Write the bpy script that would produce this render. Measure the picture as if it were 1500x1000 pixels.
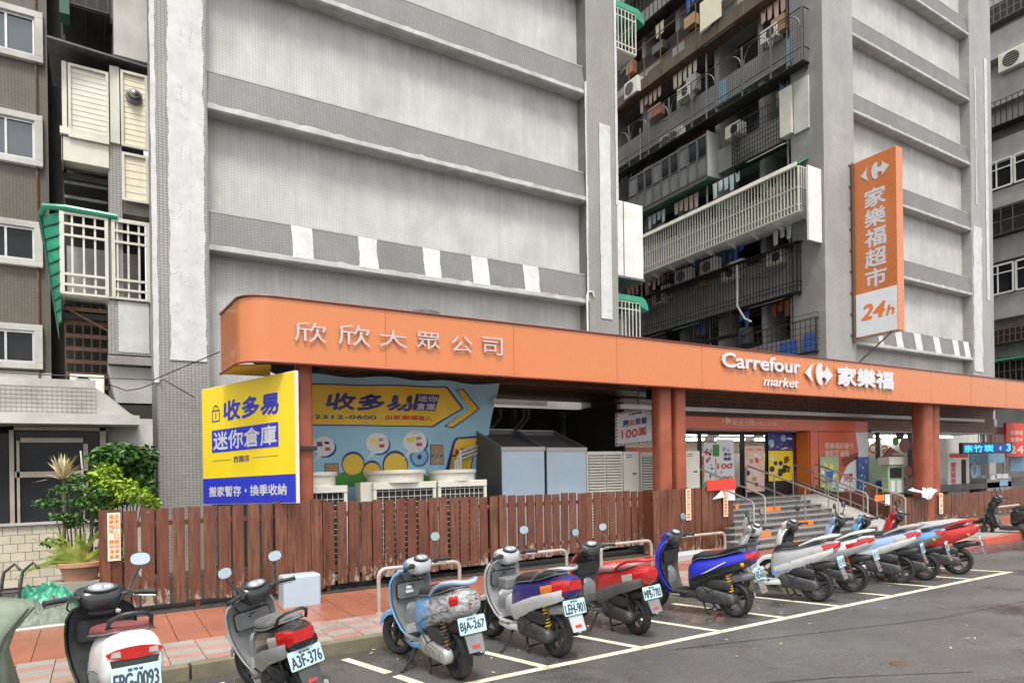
import bpy, math, random
from mathutils import Vector, Matrix
random.seed(7)
S = bpy.context.scene
for o in list(bpy.data.objects): bpy.data.objects.remove(o)
COL = S.collection
# ------------------------------------------------------------------ camera
FOC = 978.0; PXU, PXV = 750.0, 672.0           # focal length and principal point in photograph pixels
HC = 1.75; YAW = math.radians(32.0); ROLL = 0.0137
FALL = 0.04                                     # the whole site falls 4 % away from the road
cy, sy = math.cos(YAW), math.sin(YAW)
R0 = Vector((cy, -sy, 0)); U0 = Vector((0, 0, 1)); F0 = Vector((sy, cy, 0))
cr, sr = math.cos(ROLL), math.sin(ROLL)
axr = R0*cr - U0*sr; axu = R0*sr + U0*cr
cam = bpy.data.cameras.new('camera'); camo = bpy.data.objects.new('camera', cam); COL.objects.link(camo)
m = Matrix((axr, axu, -F0)).transposed().to_4x4(); m.translation = Vector((0, 0, HC)); camo.matrix_world = m
cam.sensor_fit = 'HORIZONTAL'; cam.sensor_width = 36.0; cam.lens = 36.0*FOC/1500.0
cam.shift_x = 0.0; cam.shift_y = (PXV-500.0)/1500.0
cam.clip_start = 0.05; cam.clip_end = 600
S.camera = camo
# ------------------------------------------------------------------ sky, sun, exposure
W = bpy.data.worlds.new('World'); S.world = W; W.use_nodes = True
nt = W.node_tree; nt.nodes.clear()
sky = nt.nodes.new('ShaderNodeTexSky'); sky.sky_type = 'NISHITA'; sky.sun_disc = False
sky.sun_elevation = math.radians(64); sky.sun_rotation = math.radians(200); sky.air_density = 1.0; sky.dust_density = 3.0; sky.ozone_density = 1.0
hs = nt.nodes.new('ShaderNodeHueSaturation'); hs.inputs['Saturation'].default_value = 0.06
bg = nt.nodes.new('ShaderNodeBackground'); bg.inputs['Strength'].default_value = 0.13
wo = nt.nodes.new('ShaderNodeOutputWorld')
nt.links.new(sky.outputs[0], hs.inputs['Color']); nt.links.new(hs.outputs[0], bg.inputs['Color']); nt.links.new(bg.outputs[0], wo.inputs['Surface'])
sd = bpy.data.lights.new('sun', 'SUN'); sd.energy = 1.5; sd.angle = math.radians(14); sd.color = (1.0, 0.955, 0.90)
so = bpy.data.objects.new('sun', sd); COL.objects.link(so)
az = math.radians(200); el = math.radians(64)   # from behind the camera, a little from the left
so.rotation_euler = Vector((math.sin(az)*math.cos(el), math.cos(az)*math.cos(el), math.sin(el))).to_track_quat('Z', 'Y').to_euler()
S.view_settings.view_transform = 'Standard'; S.view_settings.look = 'None'
S.view_settings.exposure = 1.12; S.view_settings.gamma = 1.0; S.view_settings.use_curve_mapping = False
S.cycles.max_bounces = 6; S.cycles.transparent_max_bounces = 8

# ------------------------------------------------------------------ measuring helpers (level coordinates: z is height above the sloping site)
def ray(u, v):
    x = (u-PXU)/FOC; y = (PXV-v)/FOC
    a = x*cr + y*sr; b = -x*sr + y*cr
    d = (a*cy+sy, -a*sy+cy, b)
    return Vector((d[0], d[1], d[2]+FALL*d[1]))
O = Vector((0, 0, HC))
def AY(u, v, Y): d = ray(u, v); return O + d*(Y/d.y)
def AX(u, v, X): d = ray(u, v); return O + d*(X/d.x)
def AZ(u, v, Z): d = ray(u, v); return O + d*((Z-HC)/d.z)

# ------------------------------------------------------------------ mesh helpers
class MB:
    def __init__(s): s.v = []; s.f = []
    def add(s, vs, fs):
        n = len(s.v); s.v += [Vector(p) for p in vs]; s.f += [tuple(n+i for i in f) for f in fs]; return s
    def box(s, x0, x1, y0, y1, z0, z1):
        if x0 > x1: x0, x1 = x1, x0
        if y0 > y1: y0, y1 = y1, y0
        if z0 > z1: z0, z1 = z1, z0
        return s.add([(x, y, z) for z in (z0, z1) for y in (y0, y1) for x in (x0, x1)],
                     [(0,2,3,1),(4,5,7,6),(0,1,5,4),(2,6,7,3),(0,4,6,2),(1,3,7,5)])
    def obox(s, c, ax, ay, az_):
        c = Vector(c); ax, ay, az_ = Vector(ax), Vector(ay), Vector(az_)
        return s.add([c+ax*i+ay*j+az_*k for k in (-1,1) for j in (-1,1) for i in (-1,1)],
                     [(0,2,3,1),(4,5,7,6),(0,1,5,4),(2,6,7,3),(0,4,6,2),(1,3,7,5)])
    def prism(s, pts, off):
        n = len(pts); off = Vector(off); pts = [Vector(p) for p in pts]
        return s.add(pts+[p+off for p in pts], [tuple(range(n-1,-1,-1)), tuple(range(n,2*n))]+[(i,(i+1)%n,n+(i+1)%n,n+i) for i in range(n)])
    def tube(s, pts, r, n=8, cap=True):
        pts = [Vector(p) for p in pts]; rs = r if isinstance(r, (list, tuple)) else [r]*len(pts)
        rings = []; up = None
        for i, p in enumerate(pts):
            t = (pts[min(i+1, len(pts)-1)]-pts[max(i-1, 0)]).normalized()
            if up is None:
                up = Vector((0,0,1)) if abs(t.z) < .9 else Vector((1,0,0))
            a = t.cross(up).normalized(); b = a.cross(t).normalized(); up = b
            rings.append([p + (a*math.cos(2*math.pi*k/n)+b*math.sin(2*math.pi*k/n))*rs[i] for k in range(n)])
        return s.loft(rings, cap)
    def loft(s, rings, cap=True):
        n = len(rings[0]); base = len(s.v)
        for r_ in rings: s.v += [Vector(p) for p in r_]
        for i in range(len(rings)-1):
            for k in range(n):
                a = base+i*n+k; b = base+i*n+(k+1)%n
                s.f.append((a, b, b+n, a+n))
        if cap:
            s.f.append(tuple(base+k for k in range(n-1,-1,-1))); s.f.append(tuple(base+(len(rings)-1)*n+k for k in range(n)))
        return s
    def lathe(s, prof, o, ax, n=20, closed=False):
        o = Vector(o); ax = Vector(ax).normalized(); t = Vector((0,0,1)) if abs(ax.z) < .9 else Vector((1,0,0))
        a = ax.cross(t).normalized(); b = ax.cross(a)
        rings = [[o+ax*h+(a*math.cos(2*math.pi*k/n)+b*math.sin(2*math.pi*k/n))*max(r, 1e-4) for k in range(n)] for r, h in prof]
        if closed: rings.append(rings[0])
        return s.loft(rings, not closed)
    def ell(s, c, rx, ry, rz, n=14, m_=8):
        c = Vector(c)
        return s.loft([[c+Vector((rx*math.sin(math.pi*j/m_)*math.cos(2*math.pi*k/n), ry*math.sin(math.pi*j/m_)*math.sin(2*math.pi*k/n), rz*math.cos(math.pi*j/m_))) if 0<j<m_ else c+Vector((rx*.02*math.cos(2*math.pi*k/n), ry*.02*math.sin(2*math.pi*k/n), rz*math.cos(math.pi*j/m_))) for k in range(n)] for j in range(m_+1)])
    def mv(s, fn): s.v = [fn(p) for p in s.v]; return s
LOC = {}
def props(o, label=None, cat=None, group=None, kind=None):
    if label: o['label'] = label
    if cat: o['category'] = cat
    if group: o['group'] = group
    if kind: o['kind'] = kind
    return o
def thing(name, label, cat, loc, group=None, rot=None, local=False, kind=None):
    o = bpy.data.objects.new(name, None); COL.objects.link(o); o.empty_display_size = .1
    loc = Vector(loc); o.location = (loc.x, loc.y, loc.z-FALL*loc.y)
    if rot is not None: o.rotation_euler = rot
    LOC[o.name] = (loc, local or rot is not None)
    return props(o, label, cat, group, kind)
def struct(name): return thing(name, None, None, (0,0,0), kind='structure')
def build(mb, name, mat, parent=None, smooth=False, label=None, cat=None, group=None, kind=None, bevel=0, ang=40):
    if parent is not None: loc, local = LOC[parent.name]
    else:
        local = False; xs = [p.x for p in mb.v]; ys = [p.y for p in mb.v]; zs = [p.z for p in mb.v]
        loc = Vector(((min(xs)+max(xs))/2, (min(ys)+max(ys))/2, min(zs)))
        if kind == 'structure': loc = Vector((0,0,0))
    me = bpy.data.meshes.new(name)
    if local: vs = [tuple(p) for p in mb.v]
    else: vs = [(p.x-loc.x, p.y-loc.y, p.z-loc.z-FALL*(p.y-loc.y)) for p in mb.v]
    me.from_pydata(vs, [], mb.f); me.validate(); me.materials.append(mat)
    if smooth:
        me.polygons.foreach_set('use_smooth', [True]*len(me.polygons)); me.set_sharp_from_angle(angle=math.radians(ang))
    o = bpy.data.objects.new(name, me); COL.objects.link(o)
    if parent is not None: o.parent = parent
    else: o.location = (loc.x, loc.y, loc.z-FALL*loc.y)
    if bevel:
        b = o.modifiers.new('bevel', 'BEVEL'); b.width = bevel; b.segments = 2; b.limit_method = 'ANGLE'; b.angle_limit = math.radians(50)
    LOC[o.name] = (loc, local)
    return props(o, label, cat, group, kind)
def inst(me, name, loc, parent, rot=(0,0,0), scl=(1,1,1)):
    o = bpy.data.objects.new(name, me); COL.objects.link(o)
    pl, local = LOC[parent.name]; loc = Vector(loc)-(Vector((0,0,0)) if local else pl)
    o.location = loc if local else (loc.x, loc.y, loc.z-FALL*loc.y)
    o.rotation_euler = rot; o.scale = scl; o.parent = parent; return o
def meshof(mb, name, mat, smooth=False):
    me = bpy.data.meshes.new(name); me.from_pydata([tuple(p) for p in mb.v], [], mb.f); me.materials.append(mat)
    if smooth: me.polygons.foreach_set('use_smooth', [True]*len(me.polygons)); me.set_sharp_from_angle(angle=.7)
    return me
class Frame:
    """A flat face in the world: origin, right, up; n points at the viewer of the face."""
    def __init__(s, o, u, v=(0,0,1)):
        s.o = Vector(o); s.u = Vector(u).normalized(); s.v = Vector(v).normalized(); s.n = s.u.cross(s.v).normalized()
    def p(s, x, y, off=0): return s.o + s.u*x + s.v*y + s.n*off
    def px(s, u, v):
        d = ray(u, v); k = (s.o-O).dot(s.n)/d.dot(s.n); q = O+d*k-s.o
        return q.dot(s.u), q.dot(s.v)
    def rect(s, mb, x0, y0, x1, y1, off=0, th=None):
        if th is None: return mb.add([s.p(x0,y0,off), s.p(x1,y0,off), s.p(x1,y1,off), s.p(x0,y1,off)], [(0,1,2,3)])
        return mb.prism([s.p(x0,y0,off), s.p(x1,y0,off), s.p(x1,y1,off), s.p(x0,y1,off)], s.n*th)
    def rectpx(s, mb, u0, v0, u1, v1, off=0, th=None):
        x0, y1 = s.px(u0, v0); x1, y0 = s.px(u1, v1); return s.rect(mb, x0, y0, x1, y1, off, th)
    def poly(s, mb, pts, off=0, th=None):
        if th is None: return mb.add([s.p(x,y,off) for x,y in pts], [tuple(range(len(pts)))])
        return mb.prism([s.p(x,y,off) for x,y in pts], s.n*th)
    def disc(s, mb, x, y, r, off=0, ry=None, n=20, th=None):
        ry = ry or r; return s.poly(mb, [(x+r*math.cos(2*math.pi*k/n), y+ry*math.sin(2*math.pi*k/n)) for k in range(n)], off, th)
def FY(Y): return Frame((0,Y,0), (1,0,0))
_tc = {}
def glyphs(s):
    if s in _tc: return _tc[s]
    cu = bpy.data.curves.new('t', 'FONT'); cu.body = s; cu.resolution_u = 3
    o = bpy.data.objects.new('t', cu); COL.objects.link(o)
    dg = bpy.context.evaluated_depsgraph_get(); me = bpy.data.meshes.new_from_object(o.evaluated_get(dg))
    vs = [(p.co.x, p.co.y) for p in me.vertices]; fs = [tuple(p.vertices) for p in me.polygons]
    bpy.data.objects.remove(o); bpy.data.curves.remove(cu); bpy.data.meshes.remove(me)
    xs = [p[0] for p in vs]; ys = [p[1] for p in vs]; x0, y0 = min(xs), min(ys); w = max(xs)-x0; h = max(ys)-y0
    _tc[s] = ([((x-x0)/w, (y-y0)/h) for x, y in vs], fs); return _tc[s]
def text(mb, F, s, x0, y0, x1, y1, off=.003, bold=0.0, slant=0.0, th=0.0):
    vs, fs = glyphs(s); b = bold*(y1-y0)
    sh = [(0,0)] if not b else [(-b,0),(b,0),(0,-b),(0,b),(0,0)]
    for k, (dx, dy) in enumerate(sh):
        P = [F.p(x0+dx+x*(x1-x0)+slant*y*(y1-y0), y0+dy+y*(y1-y0), off+th+k*.0004) for x, y in vs]
        mb.add(P, fs)
        if th:
            ec = {}
            for f in fs:
                for a_, b_ in zip(f, f[1:]+f[:1]): ec[(a_,b_)] = 1
            Q = [p-F.n*th for p in P]; n = len(P)
            mb.add(P+Q, [(a_, n+a_, n+b_, b_) for (a_, b_) in ec if (b_, a_) not in ec])
    return mb
def textpx(mb, F, s, u0, v0, u1, v1, **k):
    x0, y1 = F.px(u0, v0); x1, y0 = F.px(u1, v1); return text(mb, F, s, x0, y0, x1, y1, **k)

# ------------------------------------------------------------------ materials
def srgb(r, g, b):
    f = lambda c: c/12.92 if c <= .04045 else ((c+.055)/1.055)**2.4
    return (f(r/255), f(g/255), f(b/255), 1)
class NT:
    def __init__(s, name):
        s.m = bpy.data.materials.new(name); s.m.use_nodes = True; s.t = s.m.node_tree; s.b = s.t.nodes['Principled BSDF']
        s.tc = s.t.nodes.new('ShaderNodeTexCoord')
    def n(s, typ, **k):
        x = s.t.nodes.new(typ)
        for a, v in k.items():
            if a.startswith('_'): setattr(x, a[1:], v)
        return x
    def l(s, a, b): s.t.links.new(a, b)
    def geo(s): return s.n('ShaderNodeNewGeometry').outputs['Position']
    def noise(s, vec, scale, detail=4, rough=.55, mp=None):
        if mp:
            q = s.n('ShaderNodeMapping'); q.inputs['Scale'].default_value = mp; s.l(vec, q.inputs[0]); vec = q.outputs[0]
        x = s.n('ShaderNodeTexNoise'); x.inputs['Scale'].default_value = scale; x.inputs['Detail'].default_value = detail; x.inputs['Roughness'].default_value = rough
        s.l(vec, x.inputs['Vector']); return x.outputs['Fac']
    def ramp(s, fac, p0, p1, c0=(0,0,0,1), c1=(1,1,1,1)):
        x = s.n('ShaderNodeValToRGB'); e = x.color_ramp.elements; e[0].position = p0; e[1].position = p1; e[0].color = c0; e[1].color = c1
        s.l(fac, x.inputs[0]); return x.outputs[0]
    def mix(s, fac, a, b, mode='MIX'):
        x = s.n('ShaderNodeMix'); x.data_type = 'RGBA'; x.blend_type = mode
        for i, v in ((0, fac), (6, a), (7, b)):
            if isinstance(v, (int, float, tuple)): x.inputs[i].default_value = v
            else: s.l(v, x.inputs[i])
        return x.outputs[2]
    def math(s, op, a, b=0.0):
        x = s.n('ShaderNodeMath'); x.operation = op
        for i, v in ((0, a), (1, b)):
            if isinstance(v, (int, float)): x.inputs[i].default_value = v
            else: s.l(v, x.inputs[i])
        return x.outputs[0]
    def bump(s, h, strength=.3, dist=.01):
        x = s.n('ShaderNodeBump'); x.inputs['Strength'].default_value = strength; x.inputs['Distance'].default_value = dist
        s.l(h, x.inputs['Height']); s.l(x.outputs[0], s.b.inputs['Normal'])
    def set(s, **k):
        for a, v in k.items():
            i = s.b.inputs[{'col':'Base Color','rough':'Roughness','metal':'Metallic','spec':'Specular IOR Level','coat':'Coat Weight','alpha':'Alpha','trans':'Transmission Weight'}[a]]
            if isinstance(v, (int, float, tuple)): i.default_value = v
            else: s.l(v, i)
        return s.m
def sm(name, c, rough=.5, metal=0.0, var=.18, sc=6.0, dirt=None, dirtf=.5, coat=0.0, bump=0.0, mp=None, spec=.5):
    """Plain surface with tonal variation, soiling and a little relief."""
    t = NT(name); P = t.geo(); c = tuple(c[:3])+(1,)
    dk = tuple(x*(1-var) for x in c[:3])+(1,); lt = tuple(min(1, x*(1+var*.6)) for x in c[:3])+(1,)
    col = t.mix(t.ramp(t.noise(P, sc, 5), .3, .7), dk, lt)
    if dirt:
        d = t.ramp(t.noise(P, sc*.45, 8, .7, mp), .48, .72); col = t.mix(t.math('MULTIPLY', d, dirtf), col, tuple(dirt[:3])+(1,))
    if bump: t.bump(t.noise(P, sc*14, 3), bump, .004)
    rr = t.math('ADD', t.math('MULTIPLY', t.noise(P, sc*1.3, 2), .12), rough-.06)
    return t.set(col=col, rough=rr, metal=metal, coat=coat, spec=spec)
def emit(name, c, st):
    t = NT(name); t.b.inputs['Emission Color'].default_value = c; t.b.inputs['Emission Strength'].default_value = st; return t.set(col=(.02,.02,.02,1))
def paint(name, c, rough=.32, var=.08, dirt=(.12,.11,.10), dirtf=.25): return sm(name, c, rough, 0, var, 5, dirt, dirtf, coat=.35)
def mosaic(name, base, grout, axis, pitch=.062, patch=None, dark=.75):
    """Small ceramic mosaic: visible grout grid, dirt streaks running down. axis 'x' wall faces the street, 'y' side wall."""
    t = NT(name); P = t.geo(); sp = t.n('ShaderNodeSeparateXYZ'); t.l(P, sp.inputs[0])
    cb = t.n('ShaderNodeCombineXYZ'); t.l(sp.outputs[0 if axis == 'x' else 1], cb.inputs[0]); t.l(sp.outputs[2], cb.inputs[1])
    br = t.n('ShaderNodeTexBrick'); br.offset = 0; br.inputs['Scale'].default_value = 1
    br.inputs['Brick Width'].default_value = pitch; br.inputs['Row Height'].default_value = pitch*.8; br.inputs['Mortar Size'].default_value = pitch*.11
    br.inputs['Mortar Smooth'].default_value = .3
    t.l(cb.outputs[0], br.inputs['Vector'])
    b = tuple(base[:3]); br.inputs['Color1'].default_value = b+(1,); br.inputs['Color2'].default_value = tuple(x*.86 for x in b)+(1,); br.inputs['Mortar'].default_value = tuple(grout[:3])+(1,)
    stain = t.ramp(t.noise(P, 1.2, 8, .65, (1, 1, .22)), .38, .68)
    col = t.mix(t.math('MULTIPLY', stain, .45), br.outputs[0], tuple(x*dark*.62 for x in b)+(1,))
    light = t.ramp(t.noise(P, .7, 9, .7), .5, .8)
    col = t.mix(t.math('MULTIPLY', light, .45), col, tuple(min(1, x*1.25) for x in b)+(1,))
    t.bump(br.outputs['Fac'], -.5, .006)
    return t.set(col=col, rough=.55)
def G(v, t=0): return (v*(1+.02*t), v, v*(1-.03*t), 1)
M = {}
M['mosaic'] = mosaic('grey mosaic', (.40,.39,.375), (.23,.22,.21), 'x')
M['mosaic_dark'] = mosaic('dark grey mosaic', (.215,.208,.20), (.13,.125,.12), 'x', .075)
M['mosaic_pier'] = mosaic('pier mosaic', (.36,.345,.32), (.15,.14,.13), 'x', .07)
M['mosaic_side'] = mosaic('side wall mosaic', (.12,.115,.11), (.06,.055,.05), 'y')  # colour darkened for the shade deep behind the balcony slabs
def plasterwall():
    t = NT('washed wall'); P = t.geo()
    a = t.ramp(t.noise(P, .8, 9, .65), .3, .72, (.42,.41,.39,1), (.64,.63,.61,1))
    s_ = t.ramp(t.noise(P, 2.2, 7, .65, (1.4,1,.22)), .38, .66)
    col = t.mix(t.math('MULTIPLY', s_, .35), a, (.31,.30,.285,1))
    sc_ = t.ramp(t.noise(P, 7, 10, .8, (1.0,1,.35)), .60, .66); col = t.mix(t.math('MULTIPLY', sc_, .35), col, (.66,.66,.64,1))
    sp = t.n('ShaderNodeSeparateXYZ'); t.l(P, sp.inputs[0]); cb = t.n('ShaderNodeCombineXYZ'); t.l(sp.outputs[0], cb.inputs[0]); t.l(sp.outputs[2], cb.inputs[1])
    br = t.n('ShaderNodeTexBrick'); br.offset = 0; br.inputs['Scale'].default_value = 1; br.inputs['Brick Width'].default_value = .07; br.inputs['Row Height'].default_value = .056; br.inputs['Mortar Size'].default_value = .006
    t.l(cb.outputs[0], br.inputs['Vector']); f = t.math('MULTIPLY', br.outputs['Fac'], .42)
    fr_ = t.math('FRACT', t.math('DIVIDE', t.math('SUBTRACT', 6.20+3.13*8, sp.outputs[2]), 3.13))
    drip_shade = t.math('MULTIPLY', t.ramp(fr_, .02, .30, (1,1,1,1), (0,0,0,1)), t.ramp(t.noise(P, 5.0, 6, .7, (2.2,1,.10)), .36, .62))  # drip streaks, gathered below each ledge to deepen its shade in the colour
    col = t.mix(t.math('MULTIPLY', drip_shade, .34), col, (.20,.185,.165,1))
    col = t.mix(t.math('MULTIPLY', t.ramp(t.noise(P, 60, 5, .8), .5, .75), .35), col, (.20,.195,.185,1))
    col = t.mix(f, col, (.22,.215,.205,1)); t.bump(t.math('ADD', t.math('MULTIPLY', br.outputs['Fac'], -.4), t.noise(P, 9, 5)), .35, .01)
    return t.set(col=col, rough=.7)
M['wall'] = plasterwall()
def whitecoat():
    t = NT('white repair coat'); P = t.geo()
    col = t.ramp(t.noise(P, 2.2, 9, .7), .3, .75, (.46,.46,.445,1), (.64,.64,.63,1))
    d = t.ramp(t.noise(P, 5, 9, .75), .56, .66); col = t.mix(t.math('MULTIPLY', d, .5), col, (.30,.295,.28,1)); d2 = t.ramp(t.noise(P, 1.6, 8, .7, (1,1,.15)), .5, .75); col = t.mix(t.math('MULTIPLY', d2, .3), col, (.30,.29,.27,1))
    t.bump(t.noise(P, 30, 4), .3, .004); return t.set(col=col, rough=.65)
M['white_coat'] = whitecoat()
M['annex_fascia'] = sm('weathered tiled fascia', (.40,.39,.36), .65, 0, .3, 1.3, (.17,.155,.13), .75, bump=.4, mp=(1,1,.3))
M['frame_brown'] = sm('faded brown window frame', (.36,.31,.25), .5, 0, .15, 3, (.15,.12,.09), .4)
M['sill'] = sm('weathered ledge render', (.42,.415,.395), .7, 0, .22, 3, (.20,.19,.16), .6, bump=.3)
M['concrete'] = sm('stained concrete', (.33,.315,.285), .75, 0, .25, 1.6, (.13,.12,.10), .6, bump=.3, mp=(1,1,.4))
M['concrete_pale'] = sm('pale concrete', (.50,.49,.455), .7, 0, .2, 1.4, (.22,.20,.17), .6, bump=.25, mp=(1,1,.35))
M['grey_render'] = sm('grey render', (.36,.35,.335), .7, 0, .18, 1.1, (.13,.125,.12), .5, bump=.2, mp=(1,1,.3))
M['brown_tile'] = mosaic('brown facade mosaic', (.15,.13,.10), (.07,.06,.05), 'x', .07, dark=.55)
M['brown_wall'] = sm('brown wall side', (.17,.15,.12), .7, 0, .3, 1.5, (.05,.05,.04), .5)
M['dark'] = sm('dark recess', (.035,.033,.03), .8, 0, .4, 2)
M['black_iron'] = sm('black iron', (.03,.03,.03), .5, .3, .3, 8, (.10,.06,.04), .4)
M['rust_iron'] = sm('rusty iron', (.14,.085,.055), .7, .2, .3, 9, (.25,.12,.06), .6)
M['grey_iron'] = sm('grey iron', (.16,.16,.16), .5, .4, .3, 8, (.07,.06,.05), .5)
M['cream'] = sm('cream metal', (.62,.60,.52), .45, .0, .08, 3, (.30,.27,.20), .35)
M['white_metal'] = sm('white metal', (.72,.71,.68), .4, 0, .08, 3, (.35,.32,.27), .35)
M['ac'] = sm('aircon casing', (.70,.68,.60), .4, 0, .06, 3, (.40,.36,.28), .3)
M['louvre_grey'] = sm('grey slats', (.42,.41,.39), .45, 0, .1, 4, (.25,.24,.22), .4)
M['green_sheet'] = sm('green plastic sheet', (.03,.30,.17), .35, 0, .25, 2, (.02,.10,.06), .5)
M['green_dark'] = sm('green rib', (.01,.08,.05), .5)
M['glass_dark'] = sm('dark glass', (.022,.024,.026), .10, 0, .3, 1.5, spec=.22)
M['glass_sky'] = sm('window glass', (.06,.075,.09), .08, .0, .2, 1, spec=1.0)
M['frosted'] = sm('frosted glass', (.20,.20,.19), .3, 0, .3, 1.2)
M['alu'] = sm('aluminium', (.55,.55,.55), .35, .7, .1, 5, (.2,.2,.2), .3)
M['steel'] = sm('stainless steel', (.42,.40,.38), .3, .75, .08, 6, (.35,.32,.28), .3)
M['rail'] = sm('worn steel hoop', (.55,.50,.45), .38, .5, .12, 9, (.30,.20,.13), .5)
M['orange'] = paint('orange fascia', (.56,.175,.055), .28, .03, (.50,.16,.06), .10)
M['orange_dark'] = paint('orange red board', (.62,.115,.045), .35)
M['orange_trim'] = paint('dark red trim', (.16,.03,.015), .4)
M['red_brown'] = sm('red brown column paint', (.33,.085,.042), .5, 0, .2, 3, (.14,.05,.03), .5)
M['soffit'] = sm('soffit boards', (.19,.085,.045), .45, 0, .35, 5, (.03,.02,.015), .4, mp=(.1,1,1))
M['white_letter'] = sm('white letters', (.60,.60,.62), .4, 0, .04)
M['lilac_letter'] = sm('pale letters', (.50,.44,.44), .4, 0, .05)
M['yellow'] = sm('yellow print', (.88,.66,.02), .4, 0, .03, 3)
M['yellow_cloth'] = sm('yellow banner print', (.85,.56,.05), .6, 0, .10, 2)
M['blue'] = sm('blue print', (.025,.04,.52), .4, 0, .05, 3)
M['navy'] = sm('navy print', (.035,.03,.20), .45, 0, .05, 3)
M['banner_blue'] = sm('sky blue banner', (.34,.60,.74), .6, 0, .10, 1.5)
M['tan'] = sm('cardboard print', (.42,.26,.14), .6)
M['grass_print'] = sm('green print', (.07,.30,.05), .6)
M['white_print'] = sm('white print', (.72,.73,.75), .5, 0, .05)
M['black_print'] = sm('black print', (.02,.02,.02), .5)
M['red_print'] = sm('red print', (.60,.045,.03), .45, 0, .06)
M['orange_print'] = sm('orange print', (.75,.20,.04), .45, 0, .06)
M['green_print'] = sm('light green print', (.35,.48,.30), .5)
M['pink_print'] = sm('pink print', (.72,.50,.42), .5)
M['brown_print'] = sm('brown print', (.20,.06,.03), .5)
M['ltblue_print'] = sm('light blue print', (.25,.45,.62), .5)
M['dblue_print'] = sm('mid blue print', (.06,.14,.42), .5)
M['paper'] = sm('notice paper', (.72,.66,.50), .7, 0, .08)
M['duct'] = sm('pale blue duct', (.42,.53,.62), .4, .1, .06, 2, (.30,.36,.40), .3)
M['duct_dark'] = sm('grey duct side', (.12,.125,.13), .5, .2, .15, 2)
def fabric(name, a, b, sc, rough):
    t = NT(name); P = t.geo(); n = t.noise(P, sc, 3, .45, (1,1,.45)); w = t.n('ShaderNodeTexWave'); w.inputs['Scale'].default_value = sc*.35; w.inputs['Distortion'].default_value = 9; w.inputs['Detail'].default_value = 3
    t.l(P, w.inputs['Vector']); h = t.math('ADD', t.math('MULTIPLY', w.outputs['Fac'], .6), n); t.bump(h, .9, .035)
    return t.set(col=t.mix(t.ramp(t.noise(P, 4, 6), .35, .7), a, b), rough=rough)
M['tarp'] = fabric('green tarpaulin', (.015,.19,.11,1), (.03,.30,.19,1), 5, .4)
M['cover'] = fabric('grey green cover', (.13,.165,.125,1), (.20,.24,.185,1), 3.2, .5)
M['terracotta'] = sm('terracotta', (.50,.24,.15), .7, 0, .12, 6, (.35,.22,.16), .5)
M['trunk'] = sm('bark', (.13,.10,.07), .8, 0, .3, 20)
M['tyre'] = sm('rubber', (.022,.022,.022), .65, 0, .3, 20, (.07,.065,.06), .4)
M['plastic'] = sm('black plastic', (.035,.036,.038), .45, 0, .25, 12, (.08,.08,.075), .35)
M['gplastic'] = sm('grey plastic', (.17,.175,.18), .5, 0, .2, 10, (.09,.09,.085), .4)
M['engine'] = sm('engine casing', (.085,.085,.087), .5, .3, .3, 14, (.07,.065,.06), .6)
M['engine_pale'] = sm('pale engine casing', (.40,.40,.39), .5, .3, .3, 14, (.14,.13,.12), .6)
M['chrome'] = sm('chrome', (.7,.7,.7), .2, .9, .1, 6)
M['seat'] = sm('black vinyl', (.03,.029,.03), .5, 0, .2, 12, bump=.15)
M['seat_red'] = sm('dark red vinyl', (.21,.05,.055), .45, 0, .15, 12, bump=.15)
M['mirror'] = sm('mirror glass', (.50,.56,.60), .06, .95, .03)
M['dial'] = sm('instrument glass', (.22,.25,.27), .12, 0, .3, 20, coat=.5)
M['dial_print'] = sm('dial print', (.50,.52,.54), .4)
M['pink_seat'] = sm('patterned pink seat', (.55,.22,.24), .6, 0, .3, 30, (.65,.55,.50), .8)
M['silver_seat'] = sm('grey seat', (.12,.12,.12), .5, 0, .3, 12, (.35,.35,.35), .5)
M['tail_red'] = sm('red lens', (.45,.012,.012), .12, 0, .15, 20, coat=.6)
M['lens_orange'] = sm('orange lens', (.70,.20,.02), .12, 0, .15, 20, coat=.6)
M['lens_clear'] = sm('clear lens', (.48,.46,.42), .12, .2, .2, 20, coat=.6)
M['plate'] = sm('number plate', (.42,.60,.63), .4, 0, .04)
M['plate_ink'] = sm('plate ink', (.04,.05,.07), .5)
M['white_body'] = paint('white body', (.74,.74,.73))
M['silver_body'] = paint('silver body', (.42,.43,.44), .35)
M['ltblue_body'] = paint('light blue body', (.16,.36,.62))
M['paleblue_body'] = paint('pale blue body', (.34,.46,.68))
M['blue_body'] = paint('deep blue body', (.02,.03,.50))
M['navy_body'] = paint('navy body', (.025,.02,.17))
M['red_body'] = paint('red body', (.50,.02,.02))
M['black_body'] = paint('black body', (.02,.02,.022), .2)
M['spring_y'] = sm('yellow spring', (.70,.40,.03), .4)
M['spring_r'] = sm('red spring', (.55,.05,.02), .4)
M['spring_b'] = sm('bronze spring', (.22,.13,.06), .5)
M['curb'] = sm('mossy kerb', (.20,.175,.12), .6, 0, .3, 3, (.06,.06,.035), .7, bump=.5)
M['curb_red'] = sm('red painted kerb', (.50,.10,.06), .6, 0, .2, 3, (.25,.18,.14), .5)
M['stone'] = sm('granite block', (.42,.43,.45), .6, 0, .15, 9, bump=.3)
M['step'] = sm('step tile', (.085,.082,.08), .4, 0, .25, 4, (.22,.21,.20), .4)
M['step_nose'] = sm('step nosing', (.23,.225,.22), .5, 0, .15, 6)
M['ramp'] = sm('ramp concrete', (.33,.32,.30), .5, 0, .15, 4, (.2,.19,.18), .4)
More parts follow.
